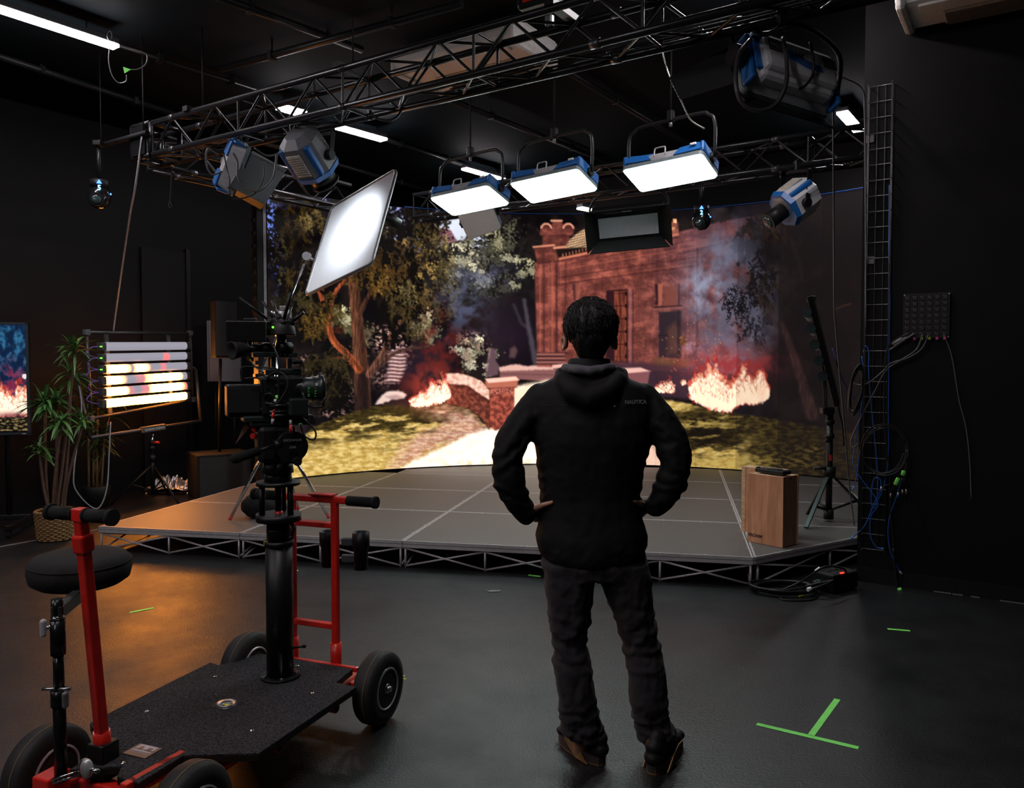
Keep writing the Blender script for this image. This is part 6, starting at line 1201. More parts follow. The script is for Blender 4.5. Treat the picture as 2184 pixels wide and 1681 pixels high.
# ------------------------------------------------------------------ person seen from behind, hands on hips
def fuse(mb, vox, smooth=6, fn=None):
    """One continuous skin over the pieces collected in mb."""
    me = bpy.data.meshes.new('tmp'); me.from_pydata(mb.v, [], mb.f); bm = bmesh.new(); bm.from_mesh(me); bmesh.ops.recalc_face_normals(bm, faces=bm.faces); bm.to_mesh(me); bm.free()
    o = bpy.data.objects.new('tmp', me); C.objects.link(o)
    r = o.modifiers.new('r', 'REMESH'); r.mode = 'VOXEL'; r.voxel_size = vox; r.use_smooth_shade = True
    s = o.modifiers.new('s', 'SMOOTH'); s.iterations = smooth; s.factor = .5
    dg = bpy.context.evaluated_depsgraph_get(); m2 = bpy.data.meshes.new_from_object(o.evaluated_get(dg)); bpy.data.objects.remove(o); bpy.data.meshes.remove(me)
    if fn:
        n = len(m2.vertices); co = np.empty(n*3); no = np.empty(n*3); m2.vertices.foreach_get('co', co); m2.vertices.foreach_get('normal', no)
        co = co.reshape(-1, 3); no = no.reshape(-1, 3); co = co+no*fn(co, no)[:, None]; m2.vertices.foreach_set('co', co.ravel()); m2.update()
    return m2
def put(name, me, m, parent):
    off = parent_loc(parent); me.transform(Matrix.Translation(-off)); me.materials.clear(); me.materials.append(m); me.name = name
    me.polygons.foreach_set('use_smooth', [True]*len(me.polygons)); o = bpy.data.objects.new(name, me); C.objects.link(o); o.parent = parent; return o
YP = 2.97; KP = YP/FPX
def pp(px, py, dy=0): return P(px, py, YP+dy)
def caps(mb, a, b, r0, r1, n=7):
    a = V(a); b = V(b)
    mb.cyl(a, b, r0, r1, n=16); mb.sph(a, r0, 16, 10); mb.sph(b, r1, 16, 10)
def rings(mb, rs, n=28, e=2.3):                       # (py, left px, right px, centre dy, half depth)
    o = len(mb.v)
    for (py, x0, x1, dy, hd) in rs:
        c = pp((x0+x1)/2, py, dy); rx = (x1-x0)/2*KP
        for k in range(n):
            t = 2*pi*k/n; cx, sy = cos(t), sin(t); q = (abs(cx)**e+abs(sy)**e)**(-1/e); mb.v.append((c.x+rx*cx*q, c.y+hd*sy*q, c.z))
    m = len(rs)
    for i in range(m-1):
        for k in range(n):
            j = (k+1) % n; mb.f.append((o+i*n+k, o+i*n+j, o+(i+1)*n+j, o+(i+1)*n+k)); mb.sm.append(True)
    mb.f.append(tuple(o+k for k in range(n))[::-1]); mb.f.append(tuple(o+(m-1)*n+k for k in range(n))); mb.sm += [False, False]
def person():
    o = thing('person', 'person in a black hooded jacket and dark trousers, hands on hips, seen from behind', 'person', V((pp(1265, 1640).x, YP, 0)))
    skin = mat('skin', (.42, .215, .15), .5, var=.08, scale=12); sb_ = skin.node_tree.nodes['Principled BSDF']; sb_.inputs['Subsurface Weight'].default_value = .35; sb_.inputs['Subsurface Radius'].default_value = (1, .3, .15); sb_.inputs['Subsurface Scale'].default_value = .012
    # body: one skin from head to feet, mostly under the clothes
    mb = MB()
    hc = pp(1259, 708, .0); mb.sph(hc+Z*.012, (.074, .092, .100), 24, 16); mb.sph(hc+V((0, .045, -.055)), (.052, .055, .062), 18, 12)     # skull, jaw
    mb.sph(hc+V((0, .098, -.030)), (.013, .020, .018), 10, 8); mb.sph(hc+V((0, .088, -.012)), (.009, .014, .022), 10, 8); mb.sph(hc+V((0, .088, -.062)), (.022, .010, .008), 12, 8); mb.sph(hc+V((0, .082, -.092)), (.022, .018, .016), 12, 8)
    for s in (-1, 1): mb.sph(hc+V((s*.032, .080, .004)), (.017, .012, .010), 12, 8); mb.sph(hc+V((s*.032, .084, .020)), (.020, .009, .006), 12, 8); mb.sph(hc+V((s*.045, .060, -.030)), (.022, .022, .02), 12, 8)
    for s, ex, ey in ((-1, 1207, 732), (1, 1308, 732)):
        e = pp(ex, ey, .005); 
        mb.tube([e+V((s*(.010+.005*cos(t)), .013*cos(t)+.004, .023*sin(t))) for t in [2*pi*k/16 for k in range(17)]], .0062, 8); mb.sph(e+V((-s*.004, .008, 0)), (.007, .014, .024), 12, 8)
    caps(mb, hc-Z*.05, pp(1256, 800, .02), .050, .056)
    caps(mb, pp(1256, 800, .01), pp(1258, 840, .01), .06, .09); caps(mb, pp(1190, 845, .0), pp(1330, 845, .0), .055, .055); caps(mb, pp(1259, 880), pp(1259, 1020), .105, .095); caps(mb, pp(1235, 1130), pp(1290, 1130), .085, .085)
    for pts in (((1160, 850, 0, .040), (1092, 950, -.05, .032), (1083, 985, -.06, .032), (1090, 1035, -.05, .029), (1105, 1068, -.035, .026), (1122, 1087, -.02, .024)), ((1368, 850, 0, .040), (1430, 950, -.05, .032), (1440, 990, -.06, .032), (1430, 1032, -.05, .029), (1412, 1062, -.035, .026), (1392, 1078, -.02, .024))):
        for a, b in zip(pts, pts[1:]): caps(mb, pp(*a[:3]), pp(*b[:3]), a[3], b[3])
    for (h, k, an) in (((1215, 1180), (1218, 1372), (1238, 1568)), ((1325, 1180), (1370, 1372), (1398, 1590))):
        caps(mb, pp(*h, 0), pp(*k, .0), .070, .046); caps(mb, pp(*k, .0), pp(*an, .0), .045, .030); caps(mb, pp(*an, 0), pp(an[0], an[1]+30, .03), .03, .03)
    # hands: thumb back, four fingers wrapping forward round the waist
    for s, wx, wy, pxx, pyy, tips in ((-1, 1124, 1088, 1141, 1094, ((1177, 1072), (1160, 1077), (1146, 1083))), (1, 1391, 1079, 1374, 1084, ((1334, 1070), (1350, 1069), (1367, 1074)))):
        w_ = pp(wx, wy, -.02); p_ = pp(pxx, pyy, .005); caps(mb, w_, p_, .0225, .024)
        mb.sph(p_+V((-s*.004, .03, -.006)), (.019, .040, .034), 16, 12)
        t0, t1, t2 = (pp(*tips[2], -.045), pp(*tips[1], -.080), pp(*tips[0], -.090)); caps(mb, p_+V((0, -.012, .012)), t0, .0145, .0125); caps(mb, t0, t1, .0120, .0105); caps(mb, t1, t2, .0102, .0085)
        for f in range(4):
            z0 = .014-.0165*f; L = (.9, 1.0, .95, .78)[f]; a = p_+V((-s*.002, .062, z0-.004)); b = a+V((-s*.010, .036*L, -.006)); c = b+V((-s*.020*L, .020*L, -.004)); d = c+V((-s*.016*L, .006*L, -.002))
            caps(mb, a, b, .0095, .0088); caps(mb, b, c, .0088, .0080); caps(mb, c, d, .0080, .0070)
    put('body', fuse(mb, .0055, 4), skin, o)
    for s in (-1, 1): MB().sph(hc+V((s*.032, .0895, .004)), (.010, .006, .007), 12, 8).build('eye', mat('eye_white', (.6, .58, .56), .2), o)
    # hair: a full cap with a rough cut, longer on top
    hairm = mat('black_hair', (.0055, .0042, .0038), .50, var=.4, scale=60, spec=.35)
    mb = MB(); mb.sph(hc+V((0, -.012, .026)), (.099, .106, .098), 28, 18); mb.sph(hc+V((0, -.045, -.018)), (.076, .066, .080), 24, 16); mb.sph(hc+V((.012, .02, .072)), (.070, .075, .052), 20, 12); mb.sph(hc+V((0, -.040, -.062)), (.058, .050, .048), 20, 14); mb.sph(hc+V((-.018, -.02, .078)), (.06, .06, .045), 18, 12)
    def hf(co, no):
        th = np.arctan2(co[:, 0]-hc.x, -(co[:, 1]-hc.y)); return (fbm(th*5+3, (co[:, 2])*14, 3, 501)-.5)*.009+(fbm(th*30, co[:, 2]*9+th*5, 2, 503)-.5)*.0022
    me = fuse(mb, .006, 3, hf)
    put('hair', me, hairm, o)
    bvh_h = bvh_of(me, o); rr = random.Random(8); mb = MB()
    for i in range(1800):
        th = rr.uniform(0, 2*pi); ph = math.acos(rr.uniform(-.35, 1)); d = V((sin(ph)*cos(th), sin(ph)*sin(th), cos(ph)))
        hit = bvh_h.ray_cast(hc+Z*.02+d*.25, -d)
        if hit[0] is None or hit[0].y > hc.y+.05 and hit[0].z < hc.z+.05: continue
        p, n = hit[0], hit[1]; sw = V((.5*sin(th*2+ph*3), -.25, 0)); g = V((d.x*.6+.35, d.y*.5-.1, -.8)) if ph > .5 else V((.75, -.3+.5*d.y, .1)); g = g+sw*.25+V((rr.uniform(-.14, .14), rr.uniform(-.14, .14), rr.uniform(-.2, .1))); g = (g-n*g.dot(n)).normalized(); L = rr.uniform(.018, .034)
        pts = [p-n*.002, p+g*L*.4+n*.0014, p+g*L*.8+n*.0012, p+g*L+n*.0002-Z*.002]; mb.tube(pts, [.0013, .0014, .0010, .0003], 4)
    mb.build('hair_strand_fringe', hairm, o)
    MB().tube([pp(1208, 752, -.006)+V((.001*cos(t), .005*cos(t), .006*sin(t))) for t in [2*pi*k/12 for k in range(13)]], .0011, 6).build('earring', CHR(), o)
    # trousers
    tr = mat('trouser_cloth', (.024, .021, .024), .85, var=.18, scale=140, bump=.15, bscale=400, spec=.2, sheen=.06)
    mb = MB()
    rings(mb, [(1118, 1166, 1358, 0, .112), (1150, 1160, 1368, 0, .120), (1180, 1156, 1378, 0, .124), (1200, 1154, 1383, -.005, .128), (1228, 1158, 1386, 0, .125)])
    rings(mb, [(1195, 1156, 1276, 0, .120), (1240, 1159, 1270, 0, .112), (1300, 1167, 1262, .0, .098), (1350, 1175, 1256, .0, .085), (1380, 1178, 1254, .0, .080), (1430, 1182, 1264, -.01, .080), (1490, 1190, 1273, -.01, .078), (1525, 1194, 1277, .0, .076), (1548, 1195, 1284, .005, .078), (1570, 1202, 1292, .012, .078)])
    rings(mb, [(1195, 1268, 1384, 0, .120), (1240, 1281, 1388, 0, .112), (1300, 1302, 1394, .0, .098), (1350, 1320, 1404, .0, .086), (1380, 1328, 1410, .0, .082), (1430, 1338, 1419, -.01, .082), (1490, 1344, 1424, -.01, .080), (1532, 1350, 1428, .0, .076), (1552, 1353, 1441, .005, .080), (1578, 1362, 1440, .012, .078)])
    def tf(co, no):
        z = co[:, 2]; x = co[:, 0]; y = co[:, 1]; leg = np.where(x < pp(1275, 1300).x, 0, 1.7)
        kn = np.exp(-((z-.47)/.14)**2); an = np.exp(-((z-.13)/.11)**2); hp = np.exp(-((z-.76)/.10)**2)
        w1 = np.sin(z*95+x*22*(1-leg)+leg*3+(fbm(x*14+leg, z*16, 3, 511)-.5)*7); w2 = np.sin(z*120-x*30+leg+(fbm(x*16, z*14+y*9, 3, 513)-.5)*9); w3 = np.sin((z+x*.9*(1 if 1 else 0))*60+(fbm(x*9, z*9, 3, 515)-.5)*8)
        w4 = np.sin((z*1.0+x*(1-leg)*.9)*42+(fbm(x*10, z*10, 3, 519)-.5)*10); return w1*kn*.0038+w2*an*.0042+w3*hp*.002+w4*(kn+an)*.0035+(fbm(x*20+y*11, z*9, 4, 517)-.5)*.016
    put('trousers', fuse(mb, .0075, 5, tf), tr, o)
    # jacket with its hood lying on the back
    jk = mat('jacket_cloth', (.0060, .0055, .0055), .75, var=.15, scale=90, bump=.12, bscale=500, spec=.22)
    mb = MB()
    rings(mb, [(788, 1212, 1304, .0, .070), (800, 1196, 1320, .0, .085), (812, 1166, 1354, .0, .092), (824, 1142, 1380, .0, .105), (840, 1126, 1394, .0, .115), (866, 1124, 1398, -.005, .125), (900, 1132, 1392, -.01, .135), (940, 1136, 1388, -.01, .138), (1000, 1146, 1374, -.005, .135), (1060, 1151, 1367, 0, .130), (1105, 1149, 1371, 0, .135), (1140, 1142, 1381, 0, .145), (1165, 1144, 1380, 0, .146), (1184, 1152, 1373, 0, .142), (1196, 1166, 1360, 0, .135)])
    for pts in (((1152, 848, 0, .055), (1122, 895, -.03, .062), (1089, 945, -.05, .062), (1081, 985, -.06, .060), (1086, 1030, -.05, .058), (1101, 1065, -.035, .051), (1121, 1094, -.02, .043)), ((1374, 848, 0, .055), (1406, 895, -.03, .063), (1434, 945, -.05, .064), (1441, 990, -.06, .060), (1432, 1030, -.05, .058), (1415, 1060, -.035, .050), (1398, 1078, -.02, .043))):
        for a, b in zip(pts, pts[1:]): caps(mb, pp(*a[:3]), pp(*b[:3]), a[3], b[3])
    hood = [(1196, 796, .02, .022), (1203, 812, -.065, .034), (1224, 836, -.120, .040), (1256, 850, -.135, .043), (1290, 838, -.122, .040), (1318, 812, -.065, .034), (1326, 797, .02, .024)]
    for a, b in zip(hood, hood[1:]): caps(mb, pp(*a[:3]), pp(*b[:3]), a[3], b[3])
    for a, b in zip(hood[1:-1], hood[2:-1]): caps(mb, pp(a[0], a[1]-16, a[2]+.03), pp(b[0], b[1]-16, b[2]+.03), .026, .026)
    el = [pp(1088, 985, -.05), pp(1436, 985, -.05)]
    def jf(co, no):
        x, y, z = co.T; back = np.clip(-no[:, 1], 0, 1)
        e = sum(np.exp(-(((co-np.array(q))**2).sum(1))/.013) for q in el)
        ph = (fbm(x*11, z*11, 3, 521)-.5)*8; r1 = np.sin(z*80+np.abs(x-.29)*55+ph)*e*.005
        um = np.exp(-((z-1.27)/.10)**2)*np.exp(-((np.abs(x-.29)-.24)/.07)**2); r2 = np.sin((z+np.abs(x-.29)*1.1)*70+ph)*um*.004
        cuff = np.exp(-((z-1.02)/.06)**2)*(np.abs(x-.29) > .17); r3 = np.sin(z*140+ph)*cuff*.003
        hem = np.exp(-((z-.815)/.03)**2)*np.sin(x*48+ph*.6)*.004
        return r1+r2+r3+hem+(fbm(x*8+2, z*5, 3, 523)-.5)*.018*np.clip(1.5-z, 0, 1)+(fbm(x*18, z*16, 3, 525)-.5)*.005
    me = fuse(mb, .0075, 5, jf); jo = put('jacket', me, jk, o); bv = bvh_of(me, o)
    def on_back(px, py, e=.0015):
        d = ray(px, py).normalized(); h = bv.ray_cast(CAM, d); return h[0]-d*e if h[0] is not None else pp(px, py, -.14)
    lm = mat('silver_print', (.34, .33, .33), .45)
    a, b = on_back(1335, 862), on_back(1376, 861); text_mesh('chest_lettering', 'NAUTICA', .0205, (a+b)/2+V((0, -.004, 0)), b-a, Z, lm, jo, ext=.0006, bold=.0002)
    mk = on_back(1311, 866); MB().prism([mk+V((dx*.005, -.001, dz*.006)) for dx, dz in ((0, 1), (.3, .3), (1, 0), (.3, -.3), (0, -1), (-.3, -.3), (-1, 0), (-.3, .3))], V((0, .002, 0))).build('small_mark', lm, jo)
    sm_ = mat('seam_grey', (.022, .021, .021), .8)
    MB().tube([on_back(x, 866+2*sin(x*.01), .0005) for x in range(1318, 1378, 6)], .0011, 5).build('yoke_seam', sm_, jo); MB().tube([on_back(x, 866, .0004) for x in range(1146, 1224, 6)], .0011, 5).build('yoke_seam', sm_, jo)
    gl = mat('hood_lining', (.085, .082, .090), .75, var=.15, scale=60)
    mb = MB(); 
    for (py, x0, x1, dy, hd) in ((790, 1206, 1310, -.012, .083),): pass
    cs = [(1210, 798, .0, .020), (1208, 786, -.05, .020), (1228, 788, -.085, .019), (1256, 792, -.095, .019), (1284, 788, -.085, .019), (1303, 786, -.05, .020), (1304, 798, .0, .020)]
    for a, b in zip(cs, cs[1:]): caps(mb, pp(*a[:3]), pp(*b[:3]), a[3], b[3])
    put('hood_lining', fuse(mb, .006, 3, lambda c, n: (fbm(c[:, 0]*30, c[:, 2]*40, 3, 531)-.5)*.006), gl, o)
    mb = MB(); rings(mb, [(764, 1214, 1300, -.004, .068), (776, 1210, 1303, -.004, .074), (796, 1206, 1308, -.002, .080)]); put('collar', fuse(mb, .006, 3), mat('collar_black', (.013, .013, .015), .7), o)
    # shoes
    def shoe(heel, toe, hw, tilt):
        h, t = G(*heel), G(*toe); d = (t-h); L = d.length; d.normalize(); s = V((d.y, -d.x, 0)); mb = MB()
        for x, hz, r_, hw_ in ((.08, .058, .045, .037), (.10, .095, .042, .036), (.22, .085, .055, .038), (.38, .070, .05, .037), (.55, .058, .045, .042), (.72, .050, .036, .044), (.88, .045, .028, .038), (.97, .040, .018, .026)): mb.sph(h+d*(L*x)+Z*hz, (r_, hw_, r_*.72), 16, 10, (d, s, Z))
        mb.sph(h+d*(L*.18)+Z*.115, (.045, .037, .04), 14, 10, (d, s, Z))
        sh = put('shoe', fuse(mb, .005, 3), mat('shoe_black', (.012, .010, .010), .6, var=.2, bump=.2), o)
        def outline(k, z0, n=26):
            pts = []
            for i in range(n):
                a = 2*pi*i/n; x = .5+.52*cos(a); w_ = (.040+.008*sin(pi*x))*(1-.35*max(0, x-.8)/.2)*k; pts.append(h+d*(L*x)+s*(w_*(1 if sin(a) > 0 else -1)*abs(sin(a))**.6)+Z*z0)
            return pts
        MB().prism(outline(1, .006), Z*.030).build('midsole', mat('midsole_brown_black', (.040, .030, .027), .5), sh); MB().prism(outline(.99, .001), Z*.0055).build('outsole', mat('gum_sole', (.20, .10, .04), .55), sh)
        for sd in (-1, 1):
            q = [h+d*(L*x)+s*(sd*(.0425+.008*sin(pi*x)))+Z*z_ for x, z_ in ((.12, .003), (.36, .003), (.58, .040), (.66, .062), (.48, .066), (.30, .044))]; mb = MB().prism(q, s*(sd*.004)); pt = mb.build('gum_side_patch', mat('gum_tan', (.30, .155, .055), .55), sh); mb = MB()
            for k in range(5): a = q[0].lerp(q[5], .15+.17*k)+s*(sd*.0045); b = q[2].lerp(q[3], .05+.17*k)+s*(sd*.0045); mb.cyl(a, b, .0009, n=5)
            mb.build('rib_pattern', mat('gum_dark', (.16, .08, .03), .6), pt)
        q = [h-d*.004+s*(x*.011)+Z*(.072+y*.006) for x, y in ((-1.1, .9), (-.5, -.4), (.2, -.3), (1.2, .9), (.2, .1), (-.4, .2))]; MB().prism(q, -d*.0025).build('heel_mark', mat('heel_grey', (.06, .055, .055), .6), sh)
    shoe((1284, 1632), (1196, 1574), .045, 0); shoe((1390, 1652), (1447, 1582), .045, 0)
from mathutils.bvhtree import BVHTree
def bvh_of(me, parent):
    off = parent_loc(parent); return BVHTree.FromPolygons([v.co+off for v in me.vertices], [tuple(p.vertices) for p in me.polygons])
person()

# ------------------------------------------------------------------ tape marks on the floor
def tape(pts, w_, label, m=None, name='tape_mark'):
    mb = MB()
    for (a, b) in pts: a, b = G(*a), G(*b); d = (b-a).normalized(); mb.box((a+b)/2+Z*.0012, ((b-a).length, w_, .0012), (d, Z.cross(d), Z))
    return single(name, mb, m or GRN(), label, 'tape mark', 'tape marks on the floor')
tape([((1614, 1545), (1831, 1596)), ((1729, 1570), (1786, 1492))], .026, 'big T-shaped green tape mark on the floor beside the person')
tape([((1893, 1342), (1941, 1346))], .022, 'short green tape strip on the floor under the patch panel wall'); tape([((277, 1307), (328, 1297))], .024, 'green tape strip on the orange-lit floor behind the dolly seat')
tape([((846, 1447), (866, 1449)), ((855, 1448), (862, 1441))], .010, 'tiny yellow T tape mark by the far dolly wheel', mat('yellow_tape', (.62, .60, .03), .6)); tape([((622, 1219), (636, 1217))], .02, 'small green tape piece on the floor behind the dolly column'); tape([((1127, 1227), (1152, 1230))], .02, 'green tape strip on the floor in the shadow of the stage beside the person')
mb = MB(); c = G(1053, 1262); mb.prism([c+V((x, y, .002)) for x, y in ((-.05, 0), (-.01, .03), (.05, .02), (.04, -.01), (-.02, -.02))], Z*.002); single('paper_scrap', mb, mat('paper_grey', (.14, .14, .14), .7), 'scrap of grey paper on the floor in front of the stage', 'paper scrap')

# ------------------------------------------------------------------ wire tray, patch panel and cables on the right wall
def WP(px, py, off=.0):                               # point on (off metres in front of) the right wall
    d = ray(px, py); k = (WR-RA*off-CAM).dot(RA)/d.dot(RA); return CAM+d*k
wire = mat('tray_wire', (.035, .035, .036), .4, .3); rungm = mat('tray_rung', (.34, .33, .33), .35, .6)
def tray():
    z0, z1 = WP(1865, 1172).z, WP(1865, 186).z; xs = [WP(x, 800, .008) for x in (1845, 1862, 1879, 1895)]; o = thing('wire_tray', 'tall black wire cable tray fixed upright to the dark wall', 'cable tray', V((xs[0].x, xs[0].y, z0)))
    def vert(p, off): q = V((p.x, p.y, 0))-RA*off; MB().cyl(q+Z*z0, q+Z*z1, .0026, n=6).build('upright_wire', wire, o)
    for p in xs: vert(p, .0)
    for p in (xs[0], xs[-1]): vert(p, .055); vert(p, .028)
    n = 30; d = (xs[-1]-xs[0])
    for k in range(n+1):
        z_ = z0+(z1-z0)*k/n; a = V((xs[0].x, xs[0].y, z_)); b = V((xs[-1].x, xs[-1].y, z_)); MB().tube([a-RA*.055, a, b, b-RA*.055], .0028, 6).build('rung_wire', rungm, o)
    for y_ in (296, 555): p = WP(1856, y_, .004); MB().box(p, (.05, .006, .05), (RB, RA, Z)).build('wall_bracket', mat('bracket_steel', (.12, .11, .12), .4, .8), o)
    return o
tray()
def patch():
    c = WP(1976, 668, .012); n = -RA; a, b = WP(1926, 668, .012), WP(2026, 668, .012); z1, z0 = WP(1976, 626, .012).z, WP(1976, 722, .012).z; w_ = (b-a).length; d = RB; o = thing('patch_panel', 'square black wall panel with a grid of small sockets and short leads', 'patch panel', V((c.x, c.y, (z0+z1)/2)))
    c = V((c.x, c.y, (z0+z1)/2)); h = z1-z0; MB().box(c, (w_, .02, h), (d, RA, Z), .003).build('face_plate', mat('panel_black', (.018, .014, .014), .5), o); sk = mat('socket_ring', (.035, .033, .033), .35, .5)
    for i in range(6):
        for j in range(7):
            p = c+d*(w_*(-.40+.16*i))+Z*(h*(.40-.135*j))+n*.010; s = MB().box(p, (.026, .008, .026), (d, RA, Z), .003).build('socket', sk, o); MB().cyl(p-d*.011+Z*.010, p-d*.011+Z*.010+n*.006, .0028, n=6).build('screw', STL(), s)
    for k, m in ((1, 'pink'), (2, 'lime'), (3, 'lime'), (4, 'pink'), (5, 'pink')):
        p = c+d*(w_*(-.40+.16*k))-Z*(h*.50)+n*.018; MB().box(p, (.016, .010, .018), (d, RA, Z)).build('coloured_tag', mat('tag_pink', (.55, .04, .20), .5) if m == 'pink' else mat('tag_lime', (.35, .50, .03), .5), o)
    for s in (-.5, .5):
        for t in (-.5, .5): p = c+d*(w_*.95*s)+Z*(h*.95*t)+n*.01; MB().cyl(p, p+n*.004, .005, n=8).build('corner_screw', STL(), o)
patch()
def cable(pts, r, m, label, off=.06, name='hanging_cable', k=8, ends=()):
    mb = MB().tube(spline([WP(x, y, (p[2] if len(p) > 2 else off)) for p in pts for x, y in [p[:2]]], k), r, 6); o = single(name, mb, m, label, 'cable')
    for (a, b, r_, m_) in ends: MB().cyl(WP(*a, off), WP(*b, off), r_, n=10).build('plug', m_, o)
    return o
bc = mat('black_cable', (.022, .021, .022), .4); bl = mat('blue_cable', (.012, .10, .42), .4); gc = mat('grey_lead', (.10, .095, .10), .45)
plg = mat('plug_steel', (.5, .45, .42), .3, .9)
cable([(1897, 395), (1896, 520), (1898, 640), (1897, 700), (1895, 860), (1894, 980), (1884, 1040), (1872, 1068)], .0035, bl, 'blue network cable running down the outer side of the wire tray')
cable([(1841, 752), (1846, 738), (1853, 752), (1853, 800), (1860, 880), (1868, 960), (1872, 1030), (1870, 1070), (1862, 1084), (1858, 1060), (1864, 1022), (1878, 1024), (1877, 1048), (1866, 1070), (1845, 1120), (1820, 1145)], .0035, bl, 'blue network cable looping over the top rung beside the black coil', ends=(((1820, 1145), (1814, 1150), .005, mat('blue_plug', (.05, .25, .7), .4)),))
cable([(1838, 760), (1842, 800), (1836, 880), (1822, 960), (1820, 990), (1836, 1020), (1866, 1060), (1872, 1080), (1858, 1100), (1856, 1140), (1868, 1166), (1886, 1170)], .0035, bl, 'blue network cable curling along the lower part of the wire tray', ends=(((1886, 1170), (1880, 1171), .005, mat('blue_plug', (.05, .25, .7), .4)),))
cable([(1924, 1020), (1912, 1060), (1898, 1100), (1894, 1140), (1900, 1180), (1912, 1205), (1920, 1222)], .0035, bl, 'blue network cable bound with green tape hanging to the floor', ends=(((1918, 1218), (1924, 1225), .006, mat('grey_plug', (.35, .33, .34), .5)),))
cable([(1834, 960), (1828, 1010), (1822, 1040)], .003, bl, 'short blue cable end hanging at the wall edge', ends=(((1822, 1038), (1818, 1046), .005, mat('blue_plug', (.05, .25, .7), .4)),))
cable([(1937, 712), (1915, 722), (1895, 740), (1888, 780), (1886, 900), (1896, 1000), (1900, 1100), (1908, 1180), (1916, 1260)], .005, bc, 'black cable running from the patch panel down along the wire tray')
cable([(1950, 712), (1930, 725), (1900, 745), (1892, 752)], .0065, gc, 'thick grey lead with a plug at the corner of the patch panel', .04, ends=(((1902, 734), (1925, 722), .010, mat('grey_plug', (.35, .33, .34), .5)), ((1908, 738), (1935, 720), .009, mat('grey_plug2', (.22, .21, .22), .5))))
cable([(1967, 715), (1955, 745), (1925, 766), (1890, 790), (1868, 830), (1842, 880), (1818, 930), (1815, 950), (1822, 954), (1832, 944)], .005, gc, 'grey cable swinging from the patch panel across the tray towards the black coil')
cable([(1980, 715), (1965, 745), (1935, 764), (1900, 775), (1880, 795), (1850, 818), (1825, 820), (1820, 812)], .005, gc, 'grey cable swinging from the patch panel into the black coil')
cable([(2013, 714), (2030, 760), (2045, 850), (2060, 910), (2068, 980), (2072, 1065)], .004, gc, 'single dark cable hanging free from the last socket of the patch panel', .03)
cable([(1938, 1020), (1958, 1080), (1972, 1130), (1985, 1170), (2010, 1215), (2040, 1258)], .0022, bc, 'thin dark cable curving down to the floor along the dark wall', .02)
def coil(cx, cy, rx, ry, n, r, m, label, off=.07, tilt=0, name='cable_coil', seed=1, ends=()):
    rr = random.Random(seed); pts = []
    for k in range(n*14):
        t = 2*pi*k/14; f = 1+.10*sin(k*.37+seed); x = cx+rx*f*cos(t)*cos(tilt)-ry*f*sin(t)*sin(tilt)+rr.uniform(-1, 1)*1.5; y = cy+rx*f*cos(t)*sin(tilt)+ry*f*sin(t)*cos(tilt); pts.append(WP(x, y, off+.018*sin(k*.9)+.004*(k/14)))
    o = single(name, MB().tube(spline(pts, 3), r, 6), m, label, 'cable')
    for (a, b, r_, m_) in ends: MB().cyl(WP(*a, off), WP(*b, off), r_, n=10).build('plug', m_, o)
    return o
coil(1826, 832, 12, 50, 10, .0060, bc, 'black cable coil hung at the edge of the dark wall beside the tray', .10, .15)
coil(1884, 962, 48, 52, 3, .0042, bc, 'wide loop of black cables hung on the lower wire tray', .09, .1, seed=4)
def bundle(lx, label, pts, tape_at, tips):
    o = single('cable_bundle', MB().tube(spline([WP(x, y, .09) for x, y in pts], 6), .006, 8), bc, label, 'cable')
    for a, b in tape_at: MB().cyl(WP(*a, .09), WP(*b, .09), .013, .016, n=10).build('green_tape_flag', GRN(), o)
    for a, b in tips: t = MB().cyl(WP(*a, .09), WP(*b, .09), .0028, n=8).build('lead', bc, o); q = WP(*b, .09); MB().cyl(q, q-Z*.03, .0065, n=10).build('metal_plug', plg, t)
bundle(0, 'black cables ending in metal plugs, bound with green tape at hip height on the wall', [(1935, 960), (1934, 990), (1929, 1012)], [((1928, 1004), (1926, 1014)), ((1916, 1020), (1910, 1034))], [((1926, 1014), (1916, 1050)), ((1928, 1014), (1925, 1044)), ((1930, 1014), (1933, 1044)), ((1908, 1032), (1900, 1052)), ((1905, 1030), (1880, 1038))])
bundle(0, 'black cables bound with green tape, their plugs resting by the floor under the tray', [(1905, 1170), (1910, 1220), (1916, 1262)], [((1918, 1254), (1920, 1262)), ((1914, 1262), (1914, 1270))], [((1920, 1262), (1926, 1274)), ((1916, 1268), (1914, 1280)), ((1918, 1266), (1920, 1278))])
# loose things by the wall
o = thing('power_box', 'black power distribution box with a red lit switch on the floor at the wall end', 'power box', G(1782, 1252)); p = G(1782, 1256); a = (G(1822, 1240)-G(1748, 1256)).normalized(); n_ = Z.cross(a)
MB().box(p+Z*.065, (.26, .16, .12), (a, n_, Z), .012).build('body', mat('box_black', (.012, .012, .012), .5), o); MB().box(p+a*-.03-n_*.07+Z*.127, (.03, .016, .008), (a, n_, Z), .002).build('red_switch', mat('red_lit', (.5, .01, .01), .4, emit=(1, .03, .02), estr=2.2), o)
for k in range(3): MB().box(p+a*(-.06+.06*k)+Z*.127+n_*.02, (.045, .045, .006), (a, n_, Z), .002).build('outlet', BPL(), o)
cp = p-a*.13+Z*.06; q = MB().cyl(cp, cp-a*.10, .026, .022, n=16).build('power_plug', BPL(), o); MB().cyl(cp-a*.045, cp-a*.06, .028, n=16).build('plug_ring', mat('ring_teal', (.05, .10, .10), .4), q)
rr = random.Random(6); c = G(1668, 1262); pts = []
for k in range(60): t = 2*pi*k/15; r_ = .17+.02*sin(k*.5); pts.append(c+V((cos(t)*r_*1.15, sin(t)*r_*.75, .012+.010*(k/15)+.004*sin(k))))
